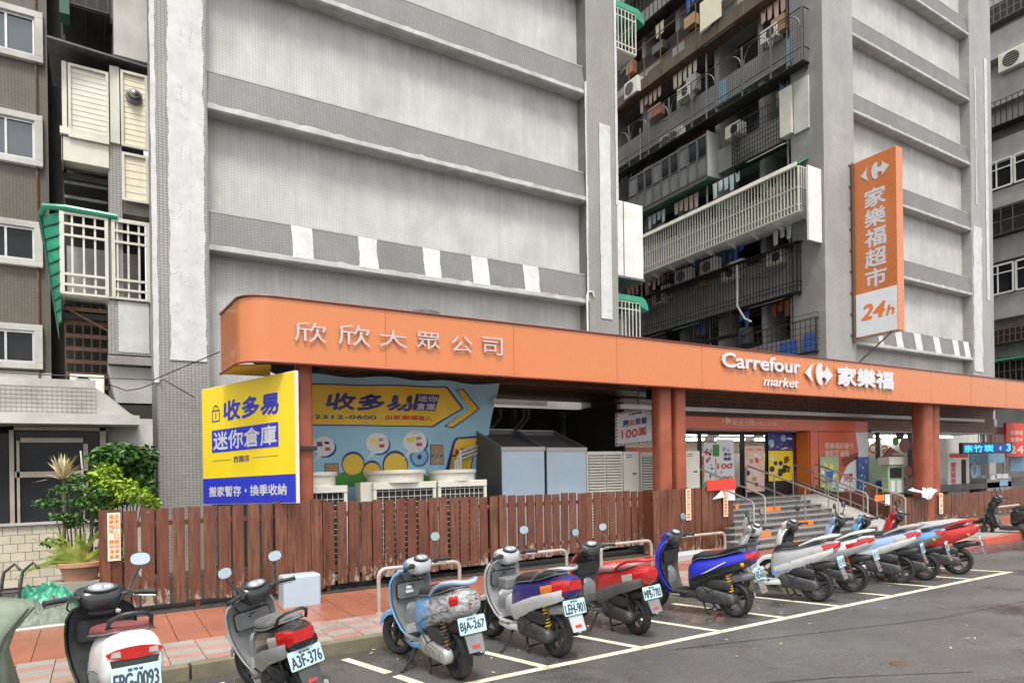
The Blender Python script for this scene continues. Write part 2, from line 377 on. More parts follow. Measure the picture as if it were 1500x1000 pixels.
def pav(name, a, b, dirt):
    t = NT(name); P = t.geo(); oi = t.n('ShaderNodeObjectInfo')
    col = t.mix(oi.outputs['Random'], a, b); col = t.mix(t.math('MULTIPLY', t.ramp(t.noise(P, 3.0, 8, .7), .4, .75), .6), col, dirt)
    col = t.mix(t.math('MULTIPLY', t.noise(P, 60, 4), .25), col, tuple(x*.5 for x in a[:3])+(1,))
    t.bump(t.noise(P, 90, 3), .25, .003)
    wet = t.ramp(t.noise(P, 1.1, 5), .4, .65, (.22,)*3+(1,), (.6,)*3+(1,)); return t.set(col=col, rough=wet)
M['pav_red'] = pav('red paver', (.35,.130,.078,1), (.31,.105,.062,1), (.23,.11,.075,1))
M['pav_pink'] = pav('pink paver', (.42,.25,.21,1), (.38,.21,.175,1), (.28,.20,.16,1))
M['pav_grey'] = pav('grey paver', (.37,.35,.32,1), (.31,.295,.275,1), (.24,.21,.17,1))
M['grout'] = sm('paver joint', (.075,.06,.045), .7, 0, .3, 9)
def asphalt():
    t = NT('wet asphalt'); P = t.geo()
    base = t.ramp(t.noise(P, .55, 8, .62), .32, .72, (.078,.079,.081,1), (.165,.163,.158,1))
    g = t.noise(P, 140, 2, .6); col = t.mix(t.math('MULTIPLY', t.ramp(g, .50, .66), .7), base, (.27,.265,.255,1))
    sp_ = t.n('ShaderNodeSeparateXYZ'); t.l(P, sp_.inputs[0])
    gut = t.n('ShaderNodeMapRange'); gut.inputs['From Min'].default_value = 4.9; gut.inputs['From Max'].default_value = 6.9; t.l(sp_.outputs[1], gut.inputs[0])
    muck = t.math('MULTIPLY', gut.outputs[0], t.ramp(t.noise(P, 1.6, 8, .7), .35, .65)); col = t.mix(t.math('MULTIPLY', muck, .55), col, (.085,.07,.04,1))
    agg = t.noise(P, 55, 3, .7); col = t.mix(t.math('MULTIPLY', t.ramp(agg, .52, .64), .35), col, (.21,.205,.20,1)); col = t.mix(t.math('MULTIPLY', t.ramp(agg, .46, .36), .5), col, (.03,.03,.03,1))
    pud = t.ramp(t.math('ADD', t.math('MULTIPLY', gut.outputs[0], .17), t.noise(P, .9, 7, .65)), .56, .68)
    col = t.mix(t.math('MULTIPLY', pud, .5), col, (.035,.035,.033,1))
    wet = t.mix(pud, t.ramp(t.noise(P, 3, 4), .3, .7, (.30,)*3+(1,), (.5,)*3+(1,)), (.13,.13,.13,1))
    dry = t.math('SUBTRACT', 1.0, pud); bp = t.math('MULTIPLY', t.math('ADD', g, agg), dry); t.bump(bp, .5, .007); return t.set(col=col, rough=wet)
M['asphalt'] = asphalt()
def linepaint():
    t = NT('worn road paint'); P = t.geo()
    col = t.ramp(t.noise(P, 5, 8, .7), .35, .7, (.66,.63,.42,1), (.78,.77,.62,1))
    w = t.ramp(t.noise(P, 13, 10, .8), .60, .68); col = t.mix(t.math('MULTIPLY', w, .75), col, (.12,.11,.09,1)); return t.set(col=col, rough=.45)
M['line'] = linepaint()
def wood():
    t = NT('weathered fence wood'); oc = t.tc.outputs['Object']; oi = t.n('ShaderNodeObjectInfo')
    ad = t.n('ShaderNodeVectorMath'); ad.operation = 'ADD'; cb = t.n('ShaderNodeCombineXYZ')
    r10 = t.math('MULTIPLY', oi.outputs['Random'], 37.0)
    for i in range(3): t.l(r10, cb.inputs[i])
    t.l(oc, ad.inputs[0]); t.l(cb.outputs[0], ad.inputs[1]); P = ad.outputs[0]
    g = t.noise(P, 3.0, 9, .7, (9,9,.8)); col = t.ramp(g, .3, .72, (.045,.014,.009,1), (.27,.115,.066,1))
    col = t.mix(oi.outputs['Random'], col, t.mix(.65, col, (.115,.028,.014,1)))
    blot = t.ramp(t.noise(P, 2.2, 6, .6), .5, .75); col = t.mix(t.math('MULTIPLY', blot, .55), col, (.055,.02,.012,1))
    sp = t.n('ShaderNodeSeparateXYZ'); t.l(oc, sp.inputs[0])
    mr = t.n('ShaderNodeMapRange'); mr.inputs['From Min'].default_value = .35; mr.inputs['From Max'].default_value = 0.0; t.l(sp.outputs[2], mr.inputs[0])
    pl = t.math('ADD', t.math('MULTIPLY', mr.outputs[0], .17), t.noise(P, 7, 9, .8, (2.2,2.2,1)))
    pl = t.math('ADD', pl, t.math('MULTIPLY', t.math('SUBTRACT', oi.outputs['Random'], .6), .13)); pm = t.ramp(pl, .66, .69); col = t.mix(t.math('MULTIPLY', pm, .8), col, (.42,.36,.28,1))
    t.bump(g, .5, .006); return t.set(col=col, rough=.42)
M['wood'] = wood()
def leafm(name, a, b):
    t = NT(name); P = t.geo(); oi = t.noise(P, 9, 3); col = t.ramp(oi, .35, .65, a, b); return t.set(col=col, rough=.4, spec=.4)
M['leaf'] = leafm('dark leaf', (.03,.085,.015,1), (.075,.17,.03,1))
M['leaf_lime'] = leafm('lime leaf', (.14,.26,.015,1), (.30,.42,.04,1))
M['leaf_pale'] = leafm('pale striped leaf', (.55,.45,.28,1), (.62,.55,.36,1))
M['leaf_fern'] = leafm('fern leaf', (.12,.20,.02,1), (.35,.38,.10,1))
M['tile_cream'] = pav('cream wall tile', (.66,.60,.47,1), (.58,.52,.40,1), (.45,.38,.28,1))
M['lamp'] = emit('tube glow', (1,.97,.9,1), 6.0)
M['led'] = emit('cyan led', (.02,.50,1.0,1), 1.1)
M['led_dim'] = emit('led backing', (.003,.03,.30,1), .45)
M['cloth'] = sm('white cloth', (.50,.51,.56), .8)

# ================================================================== ground
g = struct('ground')
build(MB().box(-160, 260, -80, 220, -.5, 0), 'asphalt_road', M['asphalt'], g)
sw = struct('sidewalk')
build(MB().box(-40, 90, 7.07, 60, -.02, .116), 'paving_bed', M['grout'], sw)
build(MB().box(-40, 90, 10.75, 60, .117, .125), 'service_yard_floor', M['dark'], sw)  # floor coloured dark for the occlusion shade seen under the fence
kb = struct('kerb')
kx = -6.0; kstone = meshof(MB().box(0, 1.10, 0, .15, -.05, .132), 'kerb_stone', M['curb'])
kred = meshof(MB().box(0, 1.10, 0, .15, -.05, .132), 'kerb_stone', M['curb_red'])
for i in range(44):
    x = -6.0+i*1.125
    inst(kred if x > 13.6 else kstone, 'kerb_stone', (x, 6.92+random.uniform(-.006,.006), random.uniform(-.004,.002)), kb)
pw, ph = .315, .236
pk = meshof(MB().box(.004, pw-.004, .004, ph-.004, .05, .13), 'paver', M['pav_pink'])
pg = meshof(MB().box(.004, pw-.004, .004, ph-.004, .05, .13), 'paver', M['pav_grey'])
for i in range(-5, 43):
    for j in range(5):
        inst(pk if (i+j) % 2 else pg, 'paver', (.59+i*pw, 7.072+j*.2075, random.uniform(-.003,.0015)), sw, scl=(1,.88,1))
pr = meshof(MB().box(.004, .326, .004, 1.66, .05, .13), 'red_paver', M['pav_red'])
for i in range(-9, 42):
    inst(pr, 'red_paver', (.76+i*.33-.005, 8.112, random.uniform(-.003,.0015)), sw)
b1 = MB(); b2 = MB()
for i in range(42, 120): b1.box(.76+i*.33, .76+i*.33+.322, 8.112, 9.77, .05, .13)
build(b1, 'far_red_pavers', M['pav_red'], sw, kind='stuff')
for i in range(43, 125): b2.box(.59+i*pw, .59+i*pw+.307, 7.072, 8.10, .05, .13)
build(b2, 'far_grey_pavers', M['pav_grey'], sw, kind='stuff')
pm = struct('parking_marking')
def strip(mb, a, b, w, z):
    a = Vector((a[0],a[1],z)); b = Vector((b[0],b[1],z)); d = (b-a).normalized(); s_ = Vector((-d.y,d.x,0))*w/2
    mb.add([a-s_, b-s_, b+s_, a+s_], [(0,1,2,3)])
mb = MB(); strip(mb, (-3, 5.29), (12.62, 4.93), .095, .004); build(mb, 'edge_line', M['line'], pm)
for i, x in enumerate([-1.05, .10, 1.26, 2.44, 3.58, 4.74, 5.90, 7.02, 8.12, 9.27, 10.38, 11.45, 12.55]):
    mb = MB()
    if i == 3: strip(mb, (x-.30, 6.70), (x-.13, 5.93), .09, .004); strip(mb, (x-.11, 5.80), (x, 5.24), .09, .004)
    else: strip(mb, (x-.32, 6.62), (x, 5.17-.02*x), .085, .004)
    build(mb, 'stall_line', M['line'], pm)
mb = MB(); strip(mb, (4.95, 4.86), (8.2, 3.95), .018, .003); strip(mb, (8.2, 3.95), (11.5, 3.6), .014, .003); strip(mb, (4.4, 3.75), (5.3, 3.35), .02, .003); strip(mb, (5.3, 3.35), (6.3, 2.75), .014, .003)
build(mb, 'tar_seam', M['plastic'], pm)
mb = MB().lathe([(.0,.004),(.075,.006),(.085,.003),(.09,-.01)], (6.09,3.24,.003), (0,0,1), 16)
build(mb, 'utility_cover', M['rust_iron'], None, label='small rusty round utility cover set in the wet asphalt', cat='manhole cover')
gt = thing('drain_cover', 'small oval drain grate in the red paving behind the left scooter', 'drain', (-.58, 9.35, .13))
build(MB().lathe([(.0,.004),(.12,.004),(.145,.004),(.15,-.01)], (-.58,9.35,.131), (0,0,1), 20), 'rim', M['alu'], gt)
mb = MB()
for i in range(7): mb.box(-.68+i*.03, -.668+i*.03, 9.26, 9.44, .136, .139)
build(mb, 'slots', M['dark'], gt)

# ================================================================== apartment blocks
YB, YR = 15.5, 15.95
def jag(F, x0, y0, x1, y1, a=.02, n=14, seed=0):
    r = random.Random(seed); n = max(n, int((y1-y0)/.045)); ed = []
    for side in (0, 1):
        w1 = [r.uniform(-1,1) for _ in range(n//9+3)]; w2 = [r.uniform(-1,1) for _ in range(n//3+3)]; L_ = []
        for k in range(n):
            i = k/9; j = k/3; v1 = w1[int(i)]*(1-i%1)+w1[int(i)+1]*(i%1); v2 = w2[int(j)]*(1-j%1)+w2[int(j)+1]*(j%1)
            L_.append(((x1 if side else x0)+a*(.55*v1+.35*v2+.25*r.uniform(-1,1)), y0+(y1-y0)*k/(n-1)))
        ed.append(L_)
    return ed[1]+ed[0][::-1]
def block(label, XA, XB, XC, XD, zbs, ztop, patches, wall, coatseed, back=40, mp='mosaic_pier', mside='mosaic_side'):
    t = thing('apartment_building', label, 'building', ((XA+XD)/2, YR, 0), 'concrete apartment blocks behind the arcade')
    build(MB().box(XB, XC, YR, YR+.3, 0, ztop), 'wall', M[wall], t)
    build(MB().box(XA, XB, YB, YR+1.0, 0, ztop), 'pier', M[mp], t, bevel=.02)
    build(MB().box(XC, XD, YB, YR+1.0, 0, ztop), 'pier', M[mp], t, bevel=.02)
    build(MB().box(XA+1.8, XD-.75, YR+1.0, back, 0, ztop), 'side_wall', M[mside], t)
    build(MB().box(XA-.05, XD+.05, YB-.05, back, ztop, ztop+.3), 'roof', M['concrete'], t)
    for zb in zbs:
        x0, x1 = XB, XC-.02
        if x0 >= x1: continue
        mb = MB(); sec = [(YR-.002, zb+.93), (YB+.16, zb+.90), (YB+.04, zb+.13), (YR-.002, zb+.13)]
        mb.prism([(x0, y, z) for y, z in sec], (x1-x0, 0, 0)); build(mb, 'ledge', M['mosaic_dark'], t)
        mb = MB(); sec = [(YR-.002, zb+.128), (YB+.03, zb+.128), (YB+.02, zb+.03), (YB+.06, zb+.0), (YR-.002, zb+.03)]
        mb.prism([(x0, y, z) for y, z in sec], (x1-x0+.05, 0, 0))
        build(mb, 'ledge_sill', M['sill'], t)
        # ragged render where the sill meets the mosaic
        r = random.Random(zb); F = Frame((0, YB+.035, 0), (1,0,0), (0,.15,1)); mb = MB(); x = x0+.02
        pts = [(x0+.02, zb+.11)]; n = int((x1-x0)/.16)
        top = [(x0+.02+(x1-x0-.04)*k/n, zb+.135+max(0, r.gauss(.006,.018))) for k in range(n+1)]
        F2 = Frame((0, YB+.04, zb+.13), (1,0,0), (0,.155,1))
        F2.poly(mb, [(x0+.02, -.015)]+[(x1-.02, -.015)]+[(a, b-zb-.13) for a, b in top[::-1]], .004, .004); build(mb, 'render_edge', M['sill'], t)
        mb = MB(); F3 = Frame((0, YB+.16, zb+.90), (1,0,0), (0,.30,.03)); mb.box(x0+.01, x1-.01, YB+.15, YB+.24, zb+.885, zb+.915); build(mb, 'ledge_rim', M['sill'], t)
    return t
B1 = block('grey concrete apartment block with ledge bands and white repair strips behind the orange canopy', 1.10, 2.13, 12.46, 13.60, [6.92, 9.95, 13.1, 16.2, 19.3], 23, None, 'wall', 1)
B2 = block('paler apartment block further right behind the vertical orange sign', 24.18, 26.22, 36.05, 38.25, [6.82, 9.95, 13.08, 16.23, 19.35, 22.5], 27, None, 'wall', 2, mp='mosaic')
# white repair coats on the piers (their own ragged outline, a few millimetres proud)
F = Frame((0, YB-.012, 0), (1,0,0))
def coat(parent, F, u0, v0, u1, v1, seed, a=.015, n=14, mat='white_coat', off=.0):
    x0, y1 = F.px(u0, v0); x1, y0 = F.px(u1, v1); mb = MB(); F.poly(mb, jag(F, x0, y0, x1, y1, a, n, seed), off, .012); return build(mb, 'repair_coat', M[mat], parent)
coat(B1, F, 241, -160, 303, 530, 1, .035, 44)
coat(B1, F, 877, 180, 897, 468, 3, .012, 12); coat(B1, F, 223.5, -150, 225.5, 560, 5, .015, 60); coat(B1, F, 858.5, 120, 860.5, 440, 4, .012, 16)
coat(B1, F, 899, -200, 902.5, 300, 14, .012, 60)
coat(B2, F, 1441, 85, 1450, 440, 6, .04, 40); coat(B2, F, 1425, 330, 1440, 545, 7, .10, 24); coat(B2, F, 1427, 100, 1431, 300, 8, .05, 30)
FL = FY(YB+.1)
for bl, zb, ps in ((B1, 6.92, ((428,459),(526,553),(621,645),(691,716),(767,789))), (B2, 6.82, ((1286,1293),(1312,1322),(1340,1350),(1368,1377),(1396,1404),(1412,1420)))):
    for k, (u0, u1) in enumerate(ps):
        FS = Frame((0, YB+.035, zb+.12), (1,0,0), (0,.12,.77)); v_ = 400 if bl is B1 else 505
        mb = MB(); FS.poly(mb, jag(FS, FL.px(u0, v_)[0], 0, FL.px(u1, v_)[0], .775, .025, 9, 20+k), .004, .006); build(mb, 'repair_coat', M['white_coat'], bl)
# drip holes in the repair coat of the left pier
mb = MB(); FP = Frame((0, YB-.026, 0), (1,0,0)); r = random.Random(3)
for v0 in (45, 130, 215, 300, 398):
    for du in (0, 13):
        for k in range(5): x, y = FP.px(265+du+r.uniform(-2,2), v0+k*4.5+r.uniform(-1,1)+du*.3); FP.disc(mb, x, y, .012, .001, n=6)
build(mb, 'pock_marks', M['concrete'], B1, kind='stuff')
mb = MB(); mb.box(2.0, 2.06, YB+.1, YB+.2, 0, 4.6); build(mb, 'drain_pipe', M['black_iron'], B1)
mb = MB(); P = AY(860, 425, YB-.04)
mb.tube([AY(861, 488, YB-.04), AY(860, 432, YB-.04), AY(862, 427, YB-.04), AY(868, 427, YB-.04), AY(870, 434, YB-.04)], .028, 8); build(mb, 'conduit', M['white_metal'], B1, smooth=True)
# round roof vent visible over the canopy edge
vt = thing('roof_vent', 'dark round vent cap peeking over the canopy edge', 'vent', AY(620, 462, 12.5))
c = AY(620, 460, 12.5); build(MB().lathe([(.30,-.7),(.30,-.1),(.34,-.08),(.34,0),(.24,.06),(.02,.09)], c, (0,0,1), 20), 'cap', M['grey_iron'], vt, True)

def grille(mb, F, x0, x1, y0, y1, dx, hy, w=.02, off=0, frame=.035):
    n = max(1, round((x1-x0)/dx))
    for k in range(n+1):
        x = x0+(x1-x0)*k/n; ww = frame if k in (0, n) else w; F.rect(mb, x-ww/2, y0, x+ww/2, y1, off, w)
    for y in [y0, y1]+list(hy): F.rect(mb, x0, y-(frame if y in (y0,y1) else w)/2, x1, y+(frame if y in (y0,y1) else w)/2, off+.002, w)
def endframe(F, x, right=True):
    # frame of the end face running back from the front plane at x
    return Frame(F.p(x, 0, 0), (-F.n if right else F.n), F.v)
def cage(label, F, x0, x1, y0, y1, depth, dx, hy, mat, group=None, w=.02, ends=(True, True), floor=None, roof=None, cat='balcony cage', back=None):
    t = thing('balcony_cage', label, cat, F.p((x0+x1)/2, y0, 0), group)
    mb = MB(); grille(mb, F, x0, x1, y0, y1, dx, hy, w)
    for side, on in ((0, ends[0]), (1, ends[1])):
        if on:
            E_ = endframe(F, x1 if side else x0, bool(side))
            if side: grille(mb, E_, 0.02, depth, y0, y1, dx, hy, w)
            else: grille(mb, E_, -depth, -.02, y0, y1, dx, hy, w)
    build(mb, 'bars', M[mat], t)
    build(MB().prism([F.p(x0,y0-.05), F.p(x1,y0-.05), F.p(x1,y0-.05,-depth), F.p(x0,y0-.05,-depth)], F.v*.035), 'floor_plate', M[floor or mat], t)
    if roof: build(MB().prism([F.p(x0-.1,y1+.0,.15), F.p(x1+.1,y1+.0,.15), F.p(x1+.1,y1+.22,-depth), F.p(x0-.1,y1+.22,-depth)], F.v*.03), 'roof_sheet', M[roof], t)
    mb = MB(); n = max(2, int((x1-x0)/1.1))
    for k in range(n+1):
        x = x0+.05+(x1-x0-.1)*k/n
        mb.prism([F.p(x-.02, y0-.052, -.05), F.p(x-.02, y0-.052, -depth*.6), F.p(x-.02, y0-.26, -depth*.6)], F.u*.03)
    build(mb, 'bracket', M[mat if mat != 'cream' else 'white_metal'], t)
    if back: build(MB().prism([F.p(x0+.05,y0,-depth+.02), F.p(x1-.05,y0,-depth+.02), F.p(x1-.05,y1,-depth+.02), F.p(x0+.05,y1,-depth+.02)], F.n*-.02), 'inner_panel', M[back], t)
    return t
# ---- side elevation of block 2 (faces left)
XS = 26.0
slabs = []
for k in range(-1, 6):
    zb = 9.35+3.13*k
    m_ = build(MB().box(24.55, XS, 16.95, 39.9, zb, zb+1.05), 'slab_edge', M['grey_render'], B2)
mb = MB()
for k in range(9): mb.box(24.7, XS, 18.6+k*2.4, 18.85+k*2.4, 4, 26)
build(mb, 'party_piers', M['grey_render'], B2)
for k in range(6):
    zb = 9.35+3.13*k-2.08
    for j in range(7):
        y = 17.3+j*2.4
        w_ = build(MB().box(XS-.06, XS+.02, y, y+1.25, zb+.55, zb+1.75), 'window', M['grey_iron'], B2)
        mb = MB().box(XS-.075, XS-.061, y+.05, y+.59, zb+.6, zb+1.7).box(XS-.075, XS-.061, y+.66, y+1.2, zb+.6, zb+1.7); build(mb, 'pane', M['glass_dark'], w_)
def SF(X): return Frame((X, 0, 0), (0,-1,0))
def sidebox(X, uL, vLt, vLb, uR, vRt, vRb):
    a = AX(uL, vLt, X); b = AX(uL, vLb, X); c = AX(uR, vRt, X); d = AX(uR, vRb, X)
    return -a.y, -c.y, (b.z+d.z)/2, (a.z+c.z)/2
X = 23.35; F = SF(X)
x0, x1, z0, z1 = sidebox(X, 944, 348, 404, 1169, 244, 305)
t = cage('long cream barred balcony with green sheet canopy on the side of the right block', F, x0-1, x1, z0, z1, 1.2, .155, [z0+.28, z0+.95], 'cream', 'balcony cages on the side wall', .035, floor='white_metal', back='louvre_grey')
mb = MB(); mb.prism([F.p(x0-1,z1+.10,-.05), F.p(x1-.1,z1+.10,-.05), F.p(x1-.1,z1+.72,-1.15), F.p(x0-1,z1+.72,-1.15)], F.v*.03); build(mb, 'canopy_sheet', M['green_sheet'], t)
mb = MB(); mb.prism([F.p(x0-1,z1-.02,.14), F.p(x1,z1-.02,.14), F.p(x1,z1+.16,.10), F.p(x0-1,z1+.16,.10)], F.n*-.03); build(mb, 'valance', M['cream'], t)
mb = MB(); E_ = Frame((0, AX(1190,300,24.0).y-.35, 0), (1,0,0)); build(MB().box(23.33, 24.165, 15.62, 15.7, AY(1200,352,15.5).z, AY(1200,244,15.5).z), 'end_board', M['white_metal'], t)
X = 23.9; F = SF(X)
x0, x1, z0, z1 = sidebox(X, 939, 437, 494, 1167, 356, 425)
t = cage('long black barred balcony below the cream one', F, x0-1, x1, z0, z1, .7, .16, [z0+.25, z0+.42, z1-.3], 'black_iron', 'balcony cages on the side wall', .03, back='louvre_grey')
mb = MB(); Fe = endframe(F, x1); mb.prism([Fe.p(.0,z0), Fe.p(.75,z0), Fe.p(.75,z1), Fe.p(0,z1)], Fe.n*-.04); build(mb, 'end_screen', M['grey_iron'], t)
mb = MB(); mb.prism([F.p(x0-1,z1,.15), F.p(x1+.1,z1,.15), F.p(x1+.1,z1+.12,-.7), F.p(x0-1,z1+.12,-.7)], F.v*.03); build(mb, 'roof_sheet', M['black_iron'], t)
mb = MB(); mb.tube([F.p(x1-2.9, z1-.05,.03), F.p(x1-2.88, z1-.9,.05), F.p(x1-2.9, z0+.1,.06), F.p(x1-2.5, z0-.55,.08), F.p(x1-2.2, z0-.75,.02)], .045, 8); build(mb, 'hose', M['louvre_grey'], t, True)
def acbox(label, F, xc, zc, w=.8, h=.58, d=.32, off=0, group=None, mat='ac'):
    t = thing('air_conditioner', label, 'air conditioner', F.p(xc, zc-h/2, off), group)
    build(MB().prism([F.p(xc-w/2,zc-h/2,off), F.p(xc+w/2,zc-h/2,off), F.p(xc+w/2,zc+h/2,off), F.p(xc-w/2,zc+h/2,off)], F.n*-d), 'casing', M[mat], t, bevel=.015)
    mb = MB(); F.disc(mb, xc-w*.12, zc, h*.4, off+.004, n=18); build(mb, 'fan_opening', M['dark'], t)
    mb = MB()
    for k in range(7): F.rect(mb, xc-w*.45, zc-h*.42+k*h*.13, xc+w*.2, zc-h*.42+k*h*.13+.012, off+.012, .008)
    build(mb, 'fan_grille', M['ac'], t); return t
# shelf cage with two condensers between the cream and black balconies
X = 23.9; F = SF(X); x0, x1, z0, z1 = sidebox(X, 972, 398, 424, 1062, 372, 397)
cage('small black shelf cage holding two outdoor units under the cream balcony', F, x0, x1, z0, z1, .6, .17, [], 'black_iron', 'balcony cages on the side wall', .025)
acbox('left outdoor unit in the small black shelf cage', F, x0+(x1-x0)*.3, (z0+z1)/2+.05, 1.0, .62, .35, -.1, 'outdoor units on the side wall'); acbox('right outdoor unit in the small black shelf cage', F, x0+(x1-x0)*.72, (z0+z1)/2+.05, 1.0, .62, .35, -.1, 'outdoor units on the side wall')
X = 23.8; F = SF(X); x0, x1, z0, z1 = sidebox(X, 1016, 472, 500, 1070, 466, 492)
cage('short rusty black flower cage hanging under the long black balcony', F, x0, x1, z0, z1+.2, .5, .16, [z0+.3], 'black_iron', 'balcony cages on the side wall', .025)
# glazed grey balcony
X = 23.9; F = SF(X); x0, x1, z0, z1 = sidebox(X, 945, 240, 303, 1036, 203, 259)
t = thing('glazed_balcony', 'dark grey glazed balcony box on the side wall, left of the barred window', 'balcony', F.p(x0, z0)); x0 -= 1.2
build(MB().prism([F.p(x0,z0), F.p(x1,z0), F.p(x1,z1), F.p(x0,z1)], F.n*-.8), 'box', M['frosted'], t)
build(MB().prism([F.p(x1,z0-.05,.03), F.p(x1+.06,z0-.05,.03), F.p(x1+.06,z1+.05,.03), F.p(x1,z1+.05,.03)], F.n*-.85), 'end_panel', M['grey_render'], t)
build(MB().prism([F.p(x0,z0-.16,.02), F.p(x1,z0-.16,.02), F.p(x1,z0,.02), F.p(x0,z0,.02)], F.n*-.85), 'base', M['grey_iron'], t)
n = 9
for k in range(n):
    a = x0+(x1-x0)*k/n; mb = MB(); grille(mb, F, a+.03, a+(x1-x0)/n-.03, z0+.05, z1-.1, 2, [z0+.95], .03, .01, .05); w_ = build(mb, 'window', M['grey_iron'], t)
    mb = MB(); F.rect(mb, a+.06, z0+.95, a+(x1-x0)/n-.06, z1-.12, .008); build(mb, 'pane', M['glass_dark' if k % 3 else 'frosted'], w_)
# barred window with cream side panel
X = 24.0; F = SF(X); x0, x1, z0, z1 = sidebox(X, 1072, 184, 244, 1141, 146, 212)
t = cage('black barred window cage with plants beside a cream panel', F, x0, x1, z0, z1, .5, .13, [z0+.2+.2*k for k in range(7)], 'black_iron', 'balcony cages on the side wall', .02)
build(MB().prism([F.p(x1,z0+.2), F.p(x1+.55,z0+.2), F.p(x1+.55,z1+.3), F.p(x1,z1+.3)], F.n*-.5), 'side_panel', M['cream'], t)
build(MB().prism([F.p(x1+.6,z0+.1,-.1), F.p(x1+1.25,z0+.1,-.1), F.p(x1+1.25,z1+.35,-.1), F.p(x1+.6,z1+.35,-.1)], F.n*-.4), 'rendered_panel', M['concrete_pale'], t)
mb = MB(); r = random.Random(4)
for k in range(90):
    p = F.p(x0+.5+r.uniform(-.3,.4), z0+.2+r.uniform(0,.6), -.15+r.uniform(-.12,.1)); mb.obox(p, (.05,0,.01), (0,.04,.02), (0,.0,.004))
build(mb, 'plants', M['leaf_fern'], t, kind='stuff')
# arched mesh balcony
X = 23.8; F = SF(X); x0, x1, z0, z1 = sidebox(X, 906, 197, 258, 1175, 8, 84)
x0 -= 2
t = cage('long black mesh balcony with arches on the upper side wall', F, x0, x1, z0, z1, .75, 5, [z0+.55], 'black_iron', 'balcony cages on the side wall', .03)
mb = MB(); k = x0
while k < x1:
    F.rect(mb, k, z0, k+.010, z1, .004, .008); k += .11
k = z0
while k < z1: F.rect(mb, x0, k, x1, k+.010, .006, .008); k += .14
build(mb, 'mesh_wires', M['black_iron'], t, kind='stuff')
mb = MB(); na = 9; wd = (x1-x0)/na
for j in range(na):
    cx = x0+wd*(j+.5); pts = [F.p(cx-wd/2+.05, z1-.85, .03)]+[F.p(cx-(wd/2-.08)*math.cos(math.pi*q/12), z1-.75+.65*math.sin(math.pi*q/12), .03) for q in range(13)]
    mb.tube(pts, .02, 4); F.rect(mb, cx+wd/2-.03, z0, cx+wd/2+.03, z1, .02, .05)
build(mb, 'arches', M['grey_iron'], t)
mb = MB()
for j in range(14):
    a = x1-.1-j*.55
    for q in (0, .5): F.rect(mb, a-.35+q*.0, z0-.12, a-.33, z0-.09, .02-q, .03)
    mb.tube([F.p(a-.35, z0-.1, .03), F.p(a-.05, z0-.1, .55)], .015, 4)
mb.tube([F.p(x0, z0-.1, .55), F.p(x1, z0-.1, .55)], .02, 4); build(mb, 'shelf_rack', M['black_iron'], t)
mb = MB(); F.rect(mb, x1-1.0, z0+.4, x1-.35, z0+1.5, -.45, .03); F.rect(mb, x1-4.3, z0+.5, x1-3.9, z0+1.4, -.2, .03); build(mb, 'laundry', M['ltblue_print'], t)
acbox('outdoor unit inside the mesh balcony', F, x1-7.1, z0+.35, .9, .6, .3, -.25, 'outdoor units on the side wall')
acbox('outdoor unit at the left end of the mesh balcony', F, x0+5.2, z0+.35, .9, .6, .3, -.25, 'outdoor units on the side wall')
# cluttered brown timber balcony above
X = 23.9; F = SF(X); x0, x1, z0, z1 = sidebox(X, 916, 95, 152, 1090, -60, 20)
t = cage('cluttered rusty balcony of brown boards near the top', F, x0-2, x1+3, z0, z1, .7, 1.15, [z0+.9], 'rust_iron', 'balcony cages on the side wall', .04, back='dark')
mb = MB(); r = random.Random(8); a = x0-2
while a < x1+3:
    w_ = r.uniform(.5, 1.6); F.rect(mb, a, z0, a+w_-.03, z0+r.uniform(.5,1.0), -.04-r.uniform(0,.05), .03); a += w_
build(mb, 'boards', M['trunk'], t); mb = MB(); F.rect(mb, x1-2.4, z0+.6, x1-1.2, z0+1.9, .06, .04); build(mb, 'tarpaulin_sheet', M['paper'], t)
X = 23.9; F = SF(X); x0, x1, z0, z1 = sidebox(X, 906, 0, 60, 980, -60, 10)
cage('dark barred balcony at the very top left of the side wall', F, x0-1, x1+1, z0, z1+.5, .7, .3, [z0+.9], 'black_iron', 'balcony cages on the side wall', .03, back='dark')
acbox('framed outdoor unit at the left end of the brown balcony', F, -AX(928,130,X).y, AX(928,130,X).z, 1.0, .8, .5, .2, 'outdoor units on the side wall')
# lowest cage with blue sheets, just above the canopy
X = 24.0; F = SF(X); x0, x1, z0, z1 = sidebox(X, 1085, 486, 520, 1195, 470, 530)
t = cage('black mesh cage with blue sheets just above the canopy', F, x0, x1, z0, z1, .6, .22, [z0+.25*k for k in range(1,7)], 'black_iron', 'balcony cages on the side wall', .02)
mb = MB(); F.rect(mb, x1-1.7, z0, x1-.9, z1-.7, -.1, .04); F.rect(mb, x1-.6, z0, x1-.05, z1-.6, -.1, .04); build(mb, 'blue_sheet', M['dblue_print'], t)
